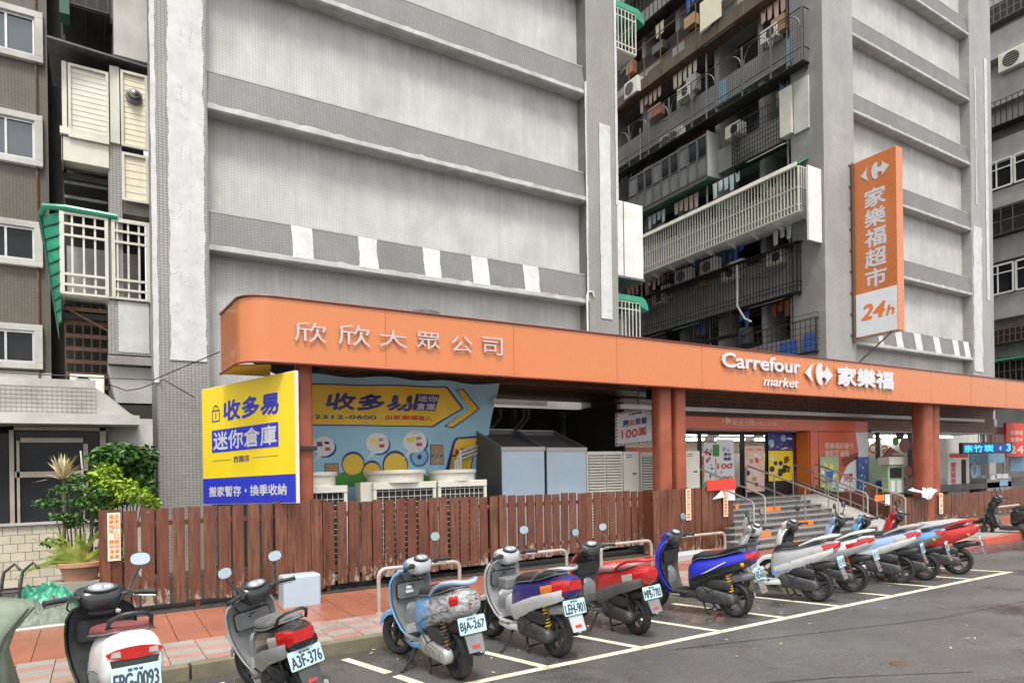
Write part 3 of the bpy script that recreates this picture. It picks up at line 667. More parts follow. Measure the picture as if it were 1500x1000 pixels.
# ---- block 3 at the right edge
B3 = thing('apartment_building', 'grey block with balconies at the right edge of the picture', 'building', (52, 20, 0), 'concrete apartment blocks behind the arcade')
XW = 47.6; build(MB().box(XW, 60, 14.5, 60, 0, 32), 'side_wall', M['grey_render'], B3)
F = SF(46.6)
def zz(u, v): return AX(u, v, 46.9).z
for (va, vb) in ((38, 78), (108, 150), (200, 235), (275, 300), (345, 380), (430, 465)):
    build(MB().box(46.9, XW, 14.6, 45, zz(1475, vb), zz(1475, va)), 'slab_edge', M['grey_render'], B3)
def side_item(name, label, va, vb, mat, dx, hy, grp='balcony cages on the far block', **k):
    z0, z1 = zz(1475, vb), zz(1475, va); return cage(label, F, -30, -14.8, z0, z1, .7, dx, [z0+(z1-z0)*h for h in hy], mat, grp, .04, **k)
side_item('c', 'grey barred balcony at the top right corner', -8, 28, 'grey_iron', .35, [.3,.6], back='dark')
side_item('c', 'black barred balcony with green rail on the right edge block', 146, 182, 'black_iron', .3, [.8], back='louvre_grey')
side_item('c', 'grey netted balcony on the right edge block', 305, 342, 'grey_iron', .6, [.5], back='dark')
side_item('c', 'rusty balcony railing low on the right edge block', 480, 502, 'rust_iron', .3, [.5], back='dark')
side_item('c', 'green edged cage just above the canopy end', 528, 560, 'grey_iron', .3, [.5], roof='green_sheet', back='dark')
for k, (va, vb) in enumerate(((232, 272), (386, 428))):
    z0, z1 = zz(1475, vb), zz(1475, va)
    for j in range(5):
        a = -16.2-j*1.75; mb = MB(); grille(mb, SF(46.85), a-1.6, a, z0, z1, .8, [z1-.5], .06, 0, .1); w_ = build(mb, 'window', M['white_metal'], B3)
        mb = MB(); SF(46.93).rect(mb, a-1.55, z0+.05, a-.05, z1-.05, 0, .02); build(mb, 'pane', M['glass_dark'], w_)
acbox('outdoor unit high on the right edge block', F, -17.6, zz(1478, 92), 1.7, 1.1, .5, .1, 'outdoor units on the far block')
# ---- pieces fixed to block 1: right flank
F = FY(17.2)
t = thing('wall_cabinet', 'big white panelled box fixed to the right flank of the grey block', 'cabinet', AY(922, 410, 17.2))
a = AY(903, 292, 17.2); b = AY(943, 410, 17.2)
build(MB().box(a.x-.6, b.x, 17.2, 19.5, b.z, a.z), 'box', M['white_metal'], t, bevel=.03)
mb = MB(); mb.box(a.x+.28, a.x+.31, 17.185, 17.199, b.z, a.z); mb.box(a.x-.6, b.x+.02, 17.15, 19.5, b.z-.07, b.z-.005); build(mb, 'seam', M['grey_iron'], t)
def flank(label, u0, v0, u1, v1, grp, top=True):
    x0, z1 = F.px(u0, v0); x1, z0 = F.px(u1, v1)
    t = cage(label, F, x0-.5, x1, z0, z1, 1.2, .17, [z0+.2, z1-.25], 'cream', grp, .03)
    mb = MB(); n = 7; pr = [(x1+.35-.32*math.cos(1.57*k/n)*1.0, z1-.25+.4*math.sin(1.57*k/n)) for k in range(n+1)]
    pts = [(x0-.5, z1+.03), (x0-.5, z1+.22)]+[(x1+.05-.0+.33*math.sin(1.57*k/n), z1+.22-.45*(1-math.cos(1.57*k/n))) for k in range(n+1)]+[(x1, z1-.1), (x1, z1+.03)]
    F.poly(mb, pts, .05, -1.3); build(mb, 'awning', M['green_sheet'], t)
flank('low cream cage with green awning on the right flank of the grey block', 905, 440, 938, 560, 'green awning cages on the right flank')
flank('upper cream cage with green awning at the top of the right flank', 905, 12, 931, 82, 'green awning cages on the right flank')
# ---- block 1: left flank balconies (Y about 17.5)
YL = 17.6; F = FY(YL)
def L(u, v): return AY(u, v, YL)
t = thing('balcony_stack', 'stained concrete balcony column on the left flank of the grey block', 'balcony column', L(190, 600))
def boxpx(mb, u0, v0, u1, v1, y0=None, dep=.3, Y=YL):
    FF = FY(Y); x0, z1 = FF.px(u0, v0); x1, z0 = FF.px(u1, v1); y0 = Y if y0 is None else y0
    return mb.box(x0, x1, y0, y0+dep, z0, z1)
build(boxpx(MB(), 160, -420, 226, 95, dep=1.3), 'upper_wall', M['concrete_pale'], t)
build(boxpx(MB(), 158, 210, 181, 440, dep=.6), 'mullion', M['mosaic_pier'], t)
build(boxpx(MB(), 176, 222, 226, 318, YL+.08, .5), 'infill', M['concrete'], t)
build(boxpx(MB(), 158, 438, 226, 522, dep=1.3), 'parapet', M['mosaic_pier'], t)
build(boxpx(MB(), 173, 441, 219, 518, YL-.012, .02), 'whitewashed_patch', M['white_coat'], t)
build(MB().box(L(158,522).x, L(226,522).x, YL-.03, YL+3.2, L(190,534).z, L(190,522).z), 'slab_lip', M['concrete'], t)
mb = MB(); a = L(158, 534); b = L(228, 590)
mb.prism([(a.x, YL+.15, a.z), (b.x, YL+.15, a.z), (b.x, YL+.15, b.z), (a.x+.15, YL+.15, b.z)], (0, 2.6, 0)); build(mb, 'ground_wall', M['concrete_pale'], t)
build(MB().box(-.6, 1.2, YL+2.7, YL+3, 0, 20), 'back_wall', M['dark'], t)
for k, v in enumerate((5, 250, 455)):
    z = L(120, v).z; build(MB().box(L(92,v).x, L(165,v).x, YL+.25, YL+2.8, z-.12, z), 'balcony_slab', M['dark'], t)
# cream cabinet
t = thing('enclosed_balcony', 'cream slatted balcony cabinet with a round vent high on the left', 'balcony', L(125, 250))
FC = FY(YL-.06)
def panel(name, u0, v0, u1, v1, mat='cream', dep=.06, off=0, slats=0, smat=None):
    x0, z1 = FC.px(u0, v0); x1, z0 = FC.px(u1, v1); fr = .055
    mb = MB(); FC.rect(mb, x0, z0, x1, z0+fr, off, .05); FC.rect(mb, x0, z1-fr, x1, z1, off, .05); FC.rect(mb, x0, z0+fr, x0+fr, z1-fr, off, .05); FC.rect(mb, x1-fr, z0+fr, x1, z1-fr, off, .05)
    p = build(mb, name+'_frame', M[mat], t)
    n = slats or 1; h = (z1-z0-2*fr)/n
    me = None
    for k in range(n):
        zb = z0+fr+h*k; mb = MB(); pts = [FC.p(x0+fr, zb, .002), FC.p(x1-fr, zb, .002), FC.p(x1-fr, zb+h, -.006), FC.p(x0+fr, zb+h, -.006)]
        mb.prism(pts, FC.n*-.02); build(mb, 'slat', M[smat or mat], t)
panel('left_window', 99, 93, 160, 213, slats=13); panel('right_window', 176, 103, 217, 222, slats=13, smat='paper'); panel('lower_window', 178, 223, 218, 300, slats=6, smat='paper')
mb = MB(); boxpx(mb, 90, 90, 99, 200, YL-.05, .5); boxpx(mb, 160, 97, 176, 213, YL-.06, .2); boxpx(mb, 90, 200, 160, 248, YL-.04, .5); build(mb, 'casing', M['cream'], t, bevel=.01)
mb = MB(); boxpx(mb, 88, 197, 160, 202, YL-.10, .12); build(mb, 'sill', M['cream'], t)
boxside = MB(); a = L(90, 92); b = L(90, 250); boxside.box(a.x-.01, a.x+.01, YL-.04, YL+2.4, b.z, a.z); build(boxside, 'side_sheet', M['dark'], t)
mb = MB(); c = FC.p(*FC.px(196, 143), .02); mb.lathe([(.17,0),(.17,.05),(.13,.06),(.12,.05),(.02,.05)], c, (0,-1,0), 20); build(mb, 'vent_flange', M['grey_iron'], t, True)
mb = MB(); mb.ell(c+Vector((0,-.08,.02)), .12, .12, .09); build(mb, 'vent_cap', M['steel'], t, True)
a = L(70, 73); b = L(175, 92); cc = L(218, 103)
mb = MB(); mb.prism([(a.x, YL-.45, a.z+.02), (cc.x, YL-.1, a.z+.12), (cc.x, YL+2, a.z+.3), (a.x, YL+2, a.z+.25)], (0,0,.04)); build(mb, 'roof_sheet', M['grey_iron'], t)
t = thing('shed_shelf', 'dark sheet balcony underside beneath the cream cabinet', 'balcony', L(125, 305))
mb = MB()
for k, v in enumerate((258, 275, 292)): boxpx(mb, 93, v, 158, v+7, YL+.35+.2*k, .05)
build(mb, 'sheets', M['grey_iron'], t)
# green awning cage
a = L(88, 312); b = L(162, 436); c = L(220, 440)
t = cage('cream barred balcony with bulging green ribbed awning on the left flank', F, a.x, c.x, b.z, a.z+.05, 2.4, .21, [], 'cream', None, .04, ends=(False, False), back='louvre_grey')
mb = MB()
for (xa, xb) in ((a.x, b.x-.03), (b.x+.03, c.x)):
    F.rect(mb, xa, b.z, xa+.07, a.z, .02, .05); F.rect(mb, xb-.07, b.z, xb, a.z, .02, .05)
    for h in (.0, .13, .27, .76, .89, 1.0): z = b.z+(a.z-b.z)*(1-h); F.rect(mb, xa, z-.025, xb, z+.025, .025, .04)
build(mb, 'grille_frame', M['cream'], t)
nr = 9; x0, x1 = L(58, 303).x, a.x; zt = a.z+.05; zbm = L(88, 470).z
for k in range(nr):
    f0, f1 = k/nr, (k+1)/nr
    xa = x0+(x1-x0-.08)*f0**1.1; xb = x0+(x1-x0-.08)*f1**1.1
    za = zt+(zbm-zt)*f0; zb_ = zt+(zbm-zt)*f1
    mb = MB(); mb.add([(xa, YL+.5, za-.01), (x1, YL-.02, za-.03), (x1, YL-.02, zb_+.02), (xb, YL+.5, zb_+.03), (xa-.05, YL+2.4, za), (xb-.05, YL+2.4, zb_+.03)], [(0,1,2,3),(4,0,3,5)]); build(mb, 'awning_segment', M['green_sheet'], t)
    mb = MB(); mb.tube([(xb, YL+.48, zb_+.01), (x1, YL-.04, zb_-.0)], .018, 6); build(mb, 'awning_rib', M['green_dark'], t)
mb = MB(); mb.tube([(x0-.02, YL+2.4, zt+.02), (x0, YL+.5, zt+.03), (x0+.08, YL+.1, zt+.08), (x1+.1, YL-.06, zt+.06), (b.x+.15, YL-.06, zt+.03)], .07, 8); build(mb, 'awning_edge', M['green_sheet'], t, True)
mb = MB(); mb.tube([(x0-.02, YL+.48, zt), (x1-.07, YL+.48, zbm)], .03, 6); build(mb, 'awning_edge', M['green_dark'], t)
t = thing('stair_cage', 'dark lattice under the green awning balcony', 'balcony', L(125, 525)); mb = MB()
z0, z1 = L(125, 560).z, L(125, 443).z; xa, xb = L(95, 500).x, L(160, 500).x
for k in range(7):
    zz_ = z0+(z1-z0)*k/6.5; mb.box(xa+.05*k*0, xb, YL+.3+.12*(6-k), YL+.36+.12*(6-k), zz_, zz_+.09)
for k in range(6):
    xx = xa+(xb-xa)*k/5; mb.tube([(xx, YL+1.1, z0), (xx, YL+.3, z1)], .02, 4)
mb.tube([(xa, YL+.2, z1-.1), (xb, YL+.25, z1-.55)], .025, 5); build(mb, 'lattice', M['rust_iron'], t)
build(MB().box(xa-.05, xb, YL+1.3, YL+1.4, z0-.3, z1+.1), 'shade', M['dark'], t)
t = cage('green fragment of a balcony at the top left edge', F, L(92,0).x, L(158,0).x, L(120, 20).z+.15, L(120,-80).z, 1.2, .2, [], 'black_iron', None, .03, back='dark')
build(boxpx(MB(), 86, -60, 102, 26, YL-.1, .4), 'green_panel', M['green_dark'], t)
# ---- far left brown block
YW = 21.0; FW = FY(YW)
t = thing('apartment_building', 'brown tiled block with grey framed windows at the left edge', 'building', (-4, YW, 0), 'concrete apartment blocks behind the arcade')
xr = FW.px(72, 300)[0]; zb0 = FW.px(30, 570)[1]
build(MB().box(-14, xr, YW, YW+9, zb0, 24), 'wall', M['brown_tile'], t)
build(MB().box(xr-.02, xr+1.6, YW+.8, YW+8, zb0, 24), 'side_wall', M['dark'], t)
build(MB().box(-14, xr, YW-.05, YW, FW.px(30,570)[1], FW.px(30, 545)[1]), 'band', M['concrete_pale'], t)
mb = MB(); mb.tube([(xr-.25, YW-.06, zb0), (xr-.22, YW-.06, 24)], .03, 6); build(mb, 'down_pipe', M['rust_iron'], t)
rows = [(-143,-57), (20, 97), (170, 248), (325, 394), (474, 542)]
for (va, vb) in rows:
    for j in range(3):
        x1, z1 = FW.px(63, va+4); _, z0 = FW.px(63, vb); x1 -= 2.9*j; x0 = x1-1.9
        mb = MB(); fr = .16
        FW.rect(mb, x0, z0, x1, z0+fr, 0, .14); FW.rect(mb, x0, z1-fr, x1, z1, 0, .14); FW.rect(mb, x0, z0+fr, x0+fr, z1-fr, 0, .14); FW.rect(mb, x1-fr*1.1, z0+fr, x1, z1-fr, 0, .14)
        w_ = build(mb, 'window', M['concrete_pale'], t, bevel=.01)
        mb = MB(); FW.rect(mb, x0+fr, z0+fr, x1-fr*1.1, z1-fr, .01); build(mb, 'pane', M['glass_sky' if va < 300 else 'glass_dark'], w_)
        mb = MB(); xm = x1-fr*1.1-.62
        for a_ in (x0+fr, xm, x1-fr*1.1-.05): FW.rect(mb, a_, z0+fr, a_+.05, z1-fr, .02, .04)
        FW.rect(mb, x0+fr, z0+fr, x1-fr, z0+fr+.05, .022, .04); FW.rect(mb, x0+fr, z1-fr-.05, x1-fr, z1-fr, .022, .04); build(mb, 'sash', M['alu'], w_)
# ---- ground floor shop on the left (Y about 15)
YG = 15.0; FG = FY(YG)
t = thing('low_annex', 'low annex with mosaic fascia, metal framed window and cream tiled plinth at the left', 'building', (-3, YG, 0))
x0 = -14; a = FG.px(140, 572); b = FG.px(198, 612)
mb = MB(); FG.poly(mb, [(x0, a[1]), (a[0], a[1]), (a[0]+.18, a[1]-.12), (b[0]-.1, b[1]+.05), (b[0], b[1]), (x0, b[1])], .35, -.35); build(mb, 'fascia', M['annex_fascia'], t)
mb = MB(); F5 = FY(YG-.352)
k = x0
while k < a[0]: F5.rect(mb, k, b[1], k+.012, a[1]-.02, .001, .003); k += .075
k = b[1]+.05
while k < a[1]: F5.rect(mb, x0, k, a[0], k+.008, .001, .003); k += .075
build(mb, 'tile_joints', M['concrete'], t, kind='stuff')
build(MB().box(x0, b[0]+.05, YG-.5, YG+.3, FG.px(100, 624)[1], b[1]), 'slab_edge', M['concrete_pale'], t)
build(MB().box(x0, a[0], YG+.4, YG+6, a[1]-.05, a[1]+.25), 'roof', M['concrete_pale'], t)
build(MB().box(x0, 1.3, YG+2.2, YG+2.4, 0, a[1]), 'interior_wall', M['dark'], t)
zs = FG.px(60, 768)[1]; zt = FG.px(60, 625)[1]
build(MB().box(x0, FG.px(150,768)[0], YG+.02, YG+.25, .1, zs), 'plinth', M['grout'], t)
tw = .215; thh = .158; tm_ = meshof(MB().box(.004, tw-.004, -.02, 0, .004, thh-.004), 'wall_tile', M['tile_cream'])
nrow = int((zs-.13)/thh)
for j in range(nrow):
    for i in range(12):
        x = FG.px(150,768)[0]-.02-(i+1)*tw-(.5*tw if j % 2 else 0)*1.0
        inst(tm_, 'wall_tile', (x, YG+.02+random.uniform(-.002,.002), .15+j*thh), t)
build(MB().box(x0, FG.px(150,768)[0], YG-.05, YG+.2, zs, zs+.05), 'sill', M['concrete_pale'], t)
w_ = thing('x', None, None, (0,0,0)); bpy.data.objects.remove(w_)
mb = MB()
def bar(u0, v0, u1, v1, d=.07): boxpx(mb, u0, v0, u1, v1, YG-.02, d, YG)
bar(13, 624, 22, 770); bar(146, 624, 156, 700); bar(13, 624, 156, 631); bar(22, 691, 130, 697)
wf = build(mb, 'window', M['frame_brown'], t)
mb = MB(); bar(24, 645, 30, 770, .05); bar(122, 650, 130, 740, .05); bar(30, 641, 122, 648, .05); build(mb, 'inner_frame', M['frame_brown'], wf)
mb = MB(); boxpx(mb, 22, 631, 146, 768, YG+.06, .01, YG); boxpx(mb, -400, 631, 13, 768, YG+.06, .01, YG); build(mb, 'pane', M['glass_dark'], wf)
mb = MB(); mb.box(FG.px(160,700)[0], 1.0, YG+.3, YG+.5, .1, FG.px(160,610)[1]); build(mb, 'side_wall', M['concrete_pale'], t)
acbox('small white unit tucked on the annex roof ledge', FY(16.8), FY(16.8).px(128, 563)[0], FY(16.8).px(128, 563)[1], .62, .42, .3, 0)
# sagging cables
for label, pts in (('thin black cable sagging from the annex to the tall pier', [AY(0,545,15.2), AY(60,548,15.2), AY(140,553,15.2), AY(225,556,15.3), AY(322,515,14.0)]),
                   ('second thin cable running under the balcony column to the canopy corner', [AY(160,563,16.5), AY(185,572,16.5), AY(205,569,16.4), AY(240,556,15.3), AY(285,582,15.4)])):
    mb = MB(); mb.tube(pts, .011, 5); build(mb, 'cable', M['black_print'], None, label=label, cat='cable')

# ================================================================== orange canopy
YF = 10.2; ZB, ZT = 3.64, 4.60; XL = 1.80; XRR = 31.0
t = thing('canopy', 'long orange canopy with rounded corner, white lettering and red columns', 'canopy', (10, YF, 0))
# outline of the fascia: left return, rounded corner, long front
out = []
LB = AX(330, 540, 1.62); yb_ = AX(330, 478, XL-.02).y
out.append((XL-.06, yb_+.2)); rr_ = .42
for k in range(13):
    a_ = math.pi+ (math.pi/2)*k/12; out.append((XL+rr_+rr_*math.cos(a_), YF+rr_+rr_*math.sin(a_)))
n0 = len(out)
xs = [XL+rr_+1.0+ (XRR-XL-rr_-1.0)*k/9 for k in range(10)]
out += [(x, YF) for x in xs]
mb = MB()
def offs(i, d):
    (x0, y0), (x1, y1) = out[max(0, i-1)], out[min(len(out)-1, i+1)]; L_ = math.hypot(x1-x0, y1-y0); return (out[i][0]+d*(y0-y1)/L_, out[i][1]+d*(x1-x0)/L_)
n_ = len(out); inn = [offs(i, .03) for i in range(n_)]
mb.add([(x, y, ZB) for x, y in out]+[(x, y, ZT) for x, y in out], [(i, i+1, n_+i+1, n_+i) for i in range(n_-1)])
mb.add([(x, y, ZB) for x, y in inn]+[(x, y, ZT) for x, y in inn], [(i+1, i, n_+i, n_+i+1) for i in range(n_-1)])
fas = build(mb, 'fascia', M['orange'], t, True, ang=35)
def followtube(zc, r, mat, name, dx=0):
    mb = MB(); mb.tube([(x-(.012 if x < XL+.2 else 0), y-.012, zc) for x, y in out], r, 6); return build(mb, name, M[mat], t, True)
followtube(ZT, .016, 'orange_trim', 'top_trim'); followtube(ZB, .022, 'red_brown', 'bottom_trim')
build(MB().prism([(XL+.1, yb_+.2, ZT-.03), (XL+.1, YF+.3, ZT-.03), (XL+.4, YF+.03, ZT-.03), (XRR, YF+.03, ZT-.03), (XRR, YB-.05, ZT-.03), (4.2, YB-.05, ZT-.03)], (0,0,.02)), 'roof_deck', M['grey_iron'], t)
for k in range(11):
    x = XL+2.2+k*2.44; build(MB().box(x-.003, x+.003, YF-.0025, YF, ZB+.02, ZT-.02), 'panel_joint', M['orange_trim'], t)
    mb = MB()
    for q in range(2):
        for zz_ in (ZB+.06, ZT-.06): mb.box(x+(-.06, .054)[q], x+(-.054, .06)[q], YF-.004, YF, zz_-.003, zz_+.003)
    build(mb, 'rivets', M['orange_trim'], t, kind='stuff')
# soffit boards
sb = meshof(MB().box(0, 1, 0, .10, 0, .02), 'soffit_board', M['soffit'])
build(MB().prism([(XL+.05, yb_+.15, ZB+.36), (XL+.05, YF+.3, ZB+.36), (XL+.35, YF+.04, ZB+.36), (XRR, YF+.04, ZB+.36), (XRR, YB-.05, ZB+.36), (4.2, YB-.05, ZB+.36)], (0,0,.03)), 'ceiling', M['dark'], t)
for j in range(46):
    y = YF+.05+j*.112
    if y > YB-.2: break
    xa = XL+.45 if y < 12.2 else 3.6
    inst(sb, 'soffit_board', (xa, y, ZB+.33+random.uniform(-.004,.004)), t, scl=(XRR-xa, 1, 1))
mb = MB(); y0, y1 = YF+.5, yb_+.2; mb.prism([(XL+.0, y0+.1, ZB+.0), (XL+.5, y0-.1, ZB+.0), (XL+.7, y1, ZB+.0), (XL-.04, y1, ZB+.0)], (0,0,.03)); build(mb, 'end_soffit', M['yellow_cloth'], t)
FF = FY(YF-.03)
cc = MB()
for s_, u0, v0, u1, v1 in (('欣',431,470,478,503),('欣',495,474,542,508),('大',555,482,596,510),('眾',609,485,645,513),('公',660,491,692,517),('司',706,493,736,521)):
    textpx(cc, FF, s_, u0, v0, u1, v1, off=.0, bold=.002, th=.012)
build(cc, 'lettering', M['lilac_letter'], t)
def latin(mb, F, s, u0, v0, u1, v1, **k): return textpx(mb, F, s, u0, v0, u1, v1, **k)
mb = MB(); textpx(mb, FF, 'Carrefour', 1057, 516, 1171, 547, bold=.035, off=0, th=.03); build(mb, 'lettering', M['white_letter'], t); mb = MB(); textpx(mb, FF, 'market', 1118, 551, 1168, 568, bold=.02, off=0, th=.02, slant=.28); build(mb, 'lettering', M['white_letter'], t); mb = MB()
# small slab serifs so the capitals read like the sign
textpx(mb, FF, '家樂福', 1226, 537, 1307, 570, bold=.05, off=0, th=.03); build(mb, 'lettering', M['white_letter'], t)
def arc(cx, cy_, r, a0, a1, n=10, ry=None): ry = ry or r; return [(cx+r*math.cos(a0+(a1-a0)*k/n), cy_+ry*math.sin(a0+(a1-a0)*k/n)) for k in range(n+1)]
def logo(mb, F, x0, y0, x1, y1, off=0, th=.02):
    """Left dart, gap, then the bulb of the C joined to the right dart; drawn in a 0..1 box."""
    q = lambda P: [(x0+(x1-x0)*x, y0+(y1-y0)*y) for x, y in P]
    left = [(0,.5), (.29,.93)]+[(.29-.09*math.sin(math.pi*k/8), .93-.86*k/8) for k in range(1,8)]+[(.29,.07)]
    F.poly(mb, q(left), off, th)
    bulb = [(.385,.50),(.40,.70),(.44,.86),(.50,.965),(.56,.99),(.60,.93),(.615,.86),(.585,.78),(.585,.70),(.62,.63),(.69,.63),(.745,.70),(.76,.80),(.735,.95),(.80,.82)]
    top = bulb+[(1,.5)]; bot = [(x, 1-y) for x, y in bulb[1:]][::-1]
    P = q(top+bot)
    F.poly(mb, P, off, th)
mb = MB(); x0, y1 = FF.px(1178, 529); x1, y0 = FF.px(1219, 566); logo(mb, FF, x0, y0, x1, y1, 0, .03); build(mb, 'emblem', M['white_letter'], t)
def column(X, Y, r=.22, z1=ZB+.33, z0=.13):
    mb = MB(); P = [(X+r*(abs(math.cos(a))**.6)*(1 if math.cos(a)>0 else -1), Y+r*.9*(abs(math.sin(a))**.6)*(1 if math.sin(a)>0 else -1)) for a in [2*math.pi*k/20 for k in range(20)]]
    mb.prism([(x, y, z0) for x, y in P], (0,0,z1-z0)); return build(mb, 'column', M['red_brown'], t, True)
for x, r in ((2.79,.125), (10.50,.19), (10.98,.165), (21.40,.27), (22.0,.18)): column(x, YF+.42+.0, r)
mb = MB(); mb.box(2.62, 2.95, YF+.25, YF+.6, 2.35, 2.41); build(mb, 'clamp', M['black_iron'], t)
# fluorescent battens under the soffit
for k, (u0, v0, u1, v1) in enumerate(((722,586,800,591), (912,585,1000,591))):
    a = AY(u0, v0+2, 12.2); b = AY(u1, v1+2, 12.2)
    tt = thing('batten_lamp', ('left' if not k else 'right')+' white tube lamp under the dark soffit', 'lamp', (a.x, 12.2, a.z), 'tube lamps under the canopy')
    build(MB().box(a.x, b.x, 12.15, 12.27, a.z-.03, a.z+.06), 'housing', M['white_metal'], tt, bevel=.01)
    build(MB().tube([(a.x+.05, 12.12, a.z-.05), (b.x-.05, 12.12, a.z-.05)], .02, 8), 'tube', M['white_metal'], tt, True)
a = AY(1010, 595, 11.9); b = AY(1440, 622, 11.9)
tt = thing('cable_tray', 'long pale metal tray hung under the canopy over the entrance', 'cable tray', (a.x, 11.9, a.z))
build(MB().box(10.4, b.x, 11.85, 11.97, a.z-.12, a.z-.02), 'tray', M['alu'], tt)
mb = MB()
for k in range(8): mb.box(11+k*2.2, 11.03+k*2.2, 11.9, 11.92, a.z-.02, ZB+.3)
build(mb, 'hanger', M['grey_iron'], tt)

# ---- yellow and blue board hung at the canopy end
pR = ray(433, 640); pL = ray(296.5, 640); kR = 10.0/pR.y; PR = O+pR*kR; kL = kR*1.155; PL_ = O+pL*kL
uu = Vector((PR.x-PL_.x, PR.y-PL_.y, 0)); Lw = uu.length
F = Frame((PL_.x, PL_.y, 0), uu); z0 = F.px(365, 737.5)[1]; z1 = F.px(365, 556)[1]; zl = z0+(z1-z0)*.222
t = thing('hanging_sign', 'square yellow and blue storage sign hung at the left end of the canopy', 'sign', F.p(Lw/2, z0))
mb = MB(); F.rect(mb, 0, z0, Lw, z1, -.06, .058); build(mb, 'backing', M['white_metal'], t)
mb = MB(); F.rect(mb, .01, zl, Lw-.01, z1-.01, 0, .004); build(mb, 'yellow_field', M['yellow'], t)
mb = MB(); F.rect(mb, .01, z0+.01, Lw-.01, zl, 0, .004); build(mb, 'blue_field', M['blue'], t)
def fr(a, b): return (Lw*a, z0+(z1-z0)*b)
def ftext(mb, s, a0, b0, a1, b1, **k): x0, y0 = fr(a0, b0); x1, y1 = fr(a1, b1); return text(mb, F, s, x0, y0, x1, y1, off=.008, **k)
mb = MB(); ftext(mb, '收多易', .26, .70, .84, .86, bold=.045, slant=.05); build(mb, 'lettering', M['blue'], t)
x0, y0 = fr(.12, .44); x1, y1 = fr(.84, .63); mb = MB(); F.rect(mb, x0, y0, x1, y1, .006, .002); build(mb, 'blue_panel', M['blue'], t)
mb = MB(); ftext(mb, '迷你倉庫', .14, .46, .82, .61, bold=.03); build(mb, 'lettering', M['white_letter'], t); mb = MB(); ftext(mb, '搬家暫存・換季收納', .08, .065, .91, .15, bold=.035); build(mb, 'lettering', M['white_letter'], t)
mb = MB(); ftext(mb, '西園店', .37, .345, .54, .395, bold=.01)
for a0, a1 in ((.12,.34),(.57,.84)): x0, y0 = fr(a0, .368); x1, y1 = fr(a1, .372); F.rect(mb, x0, y0, x1, y1, .008)
build(mb, 'small_print', M['navy'], t)
# plain padlock shaped emblem
mb = MB(); x0, y0 = fr(.125, .70); x1, y1 = fr(.215, .80)
F.rect(mb, x0, y0, x1, y0+.02, .007); F.rect(mb, x0, y1-.02, x1, y1, .007); F.rect(mb, x0, y0, x0+.02, y1, .007); F.rect(mb, x1-.02, y0, x1, y1, .007)
xm = (x0+x1)/2; pts = arc(xm, y1, (x1-x0)*.36, 0, math.pi, 10)+arc(xm, y1, (x1-x0)*.26, math.pi, 0, 10); F.poly(mb, pts, .007); F.rect(mb, xm-.012, (y0+y1)/2-.05, xm+.012, (y0+y1)/2+.05, .007); build(mb, 'emblem', M['navy'], t)

# ---- vertical orange sign
A = AX(1252, 368, 26.0); YS0 = A.y
F = Frame((26.0, 0, 0), (0,-1,0)); xa, _ = F.px(1252, 368); xb, _ = F.px(1314, 345)
za = (F.px(1252, 241)[1]+F.px(1314, 210)[1])/2; zb = (F.px(1254, 495)[1]+F.px(1314, 484)[1])/2
t = thing('vertical_sign', 'tall orange sign board with white characters and a white 24h panel', 'sign', F.p((xa+xb)/2, zb), None)
th = AY(1323, 300, -F.p(xb,0).y*-1).x-26.0
build(MB().prism([F.p(xa,zb), F.p(xb,zb), F.p(xb,za), F.p(xa,za)], F.n*-max(.25, min(.6, th))), 'box', M['orange'], t, bevel=.015)
zm = zb+(za-zb)*.245
mb = MB(); F.rect(mb, xa+.03, zb+.03, xb-.03, zm, .004, .01); build(mb, 'white_panel', M['white_print'], t)
mb = MB(); w = xb-xa; h = za-zb
for k, s_ in enumerate('家樂福超市'):
    y1 = zb+h*(.815-.112*k); text(mb, F, s_, xa+w*.26, y1-h*.098, xa+w*.75, y1, off=.006, bold=.03)
build(mb, 'lettering', M['white_letter'], t)
mb = MB(); logo(mb, F, xa+w*.17, zb+h*.86, xa+w*.85, zb+h*.955, .004, .01); build(mb, 'emblem', M['white_letter'], t)
mb = MB(); text(mb, F, '24', xa+w*.15, zb+h*.095, xa+w*.66, zb+h*.175, off=.02, bold=.06, slant=.25); text(mb, F, 'h', xa+w*.74, zb+h*.095, xa+w*.90, zb+h*.145, off=.02, bold=.05, slant=.25); build(mb, 'lettering', M['orange_print'], t)
mb = MB()
for k in range(9):
    z = zb+.1+(za-zb-.2)*k/8; mb.box(25.9, 25.96, -xa, YB, z, z+.05); mb.box(25.8, 25.9, YB-.02, YB+.0, z-.02, z+.07)
mb.box(25.88, 25.98, YB-.12, YB-.06, zb-.2, za); build(mb, 'bracket', M['rust_iron'], t)
mb = MB(); mb.tube([F.p(xb-.3, zb+.0, -.1), (26.4, YB, zb-.9)], .03, 6); build(mb, 'stay', M['grey_iron'], t)

# ================================================================== under the canopy, left bay
YBN = 12.3; FB = FY(YBN)
t = thing('banner', 'large sky blue storage banner with a yellow arrow strung behind the outdoor units', 'banner', AY(590, 735, YBN), None)
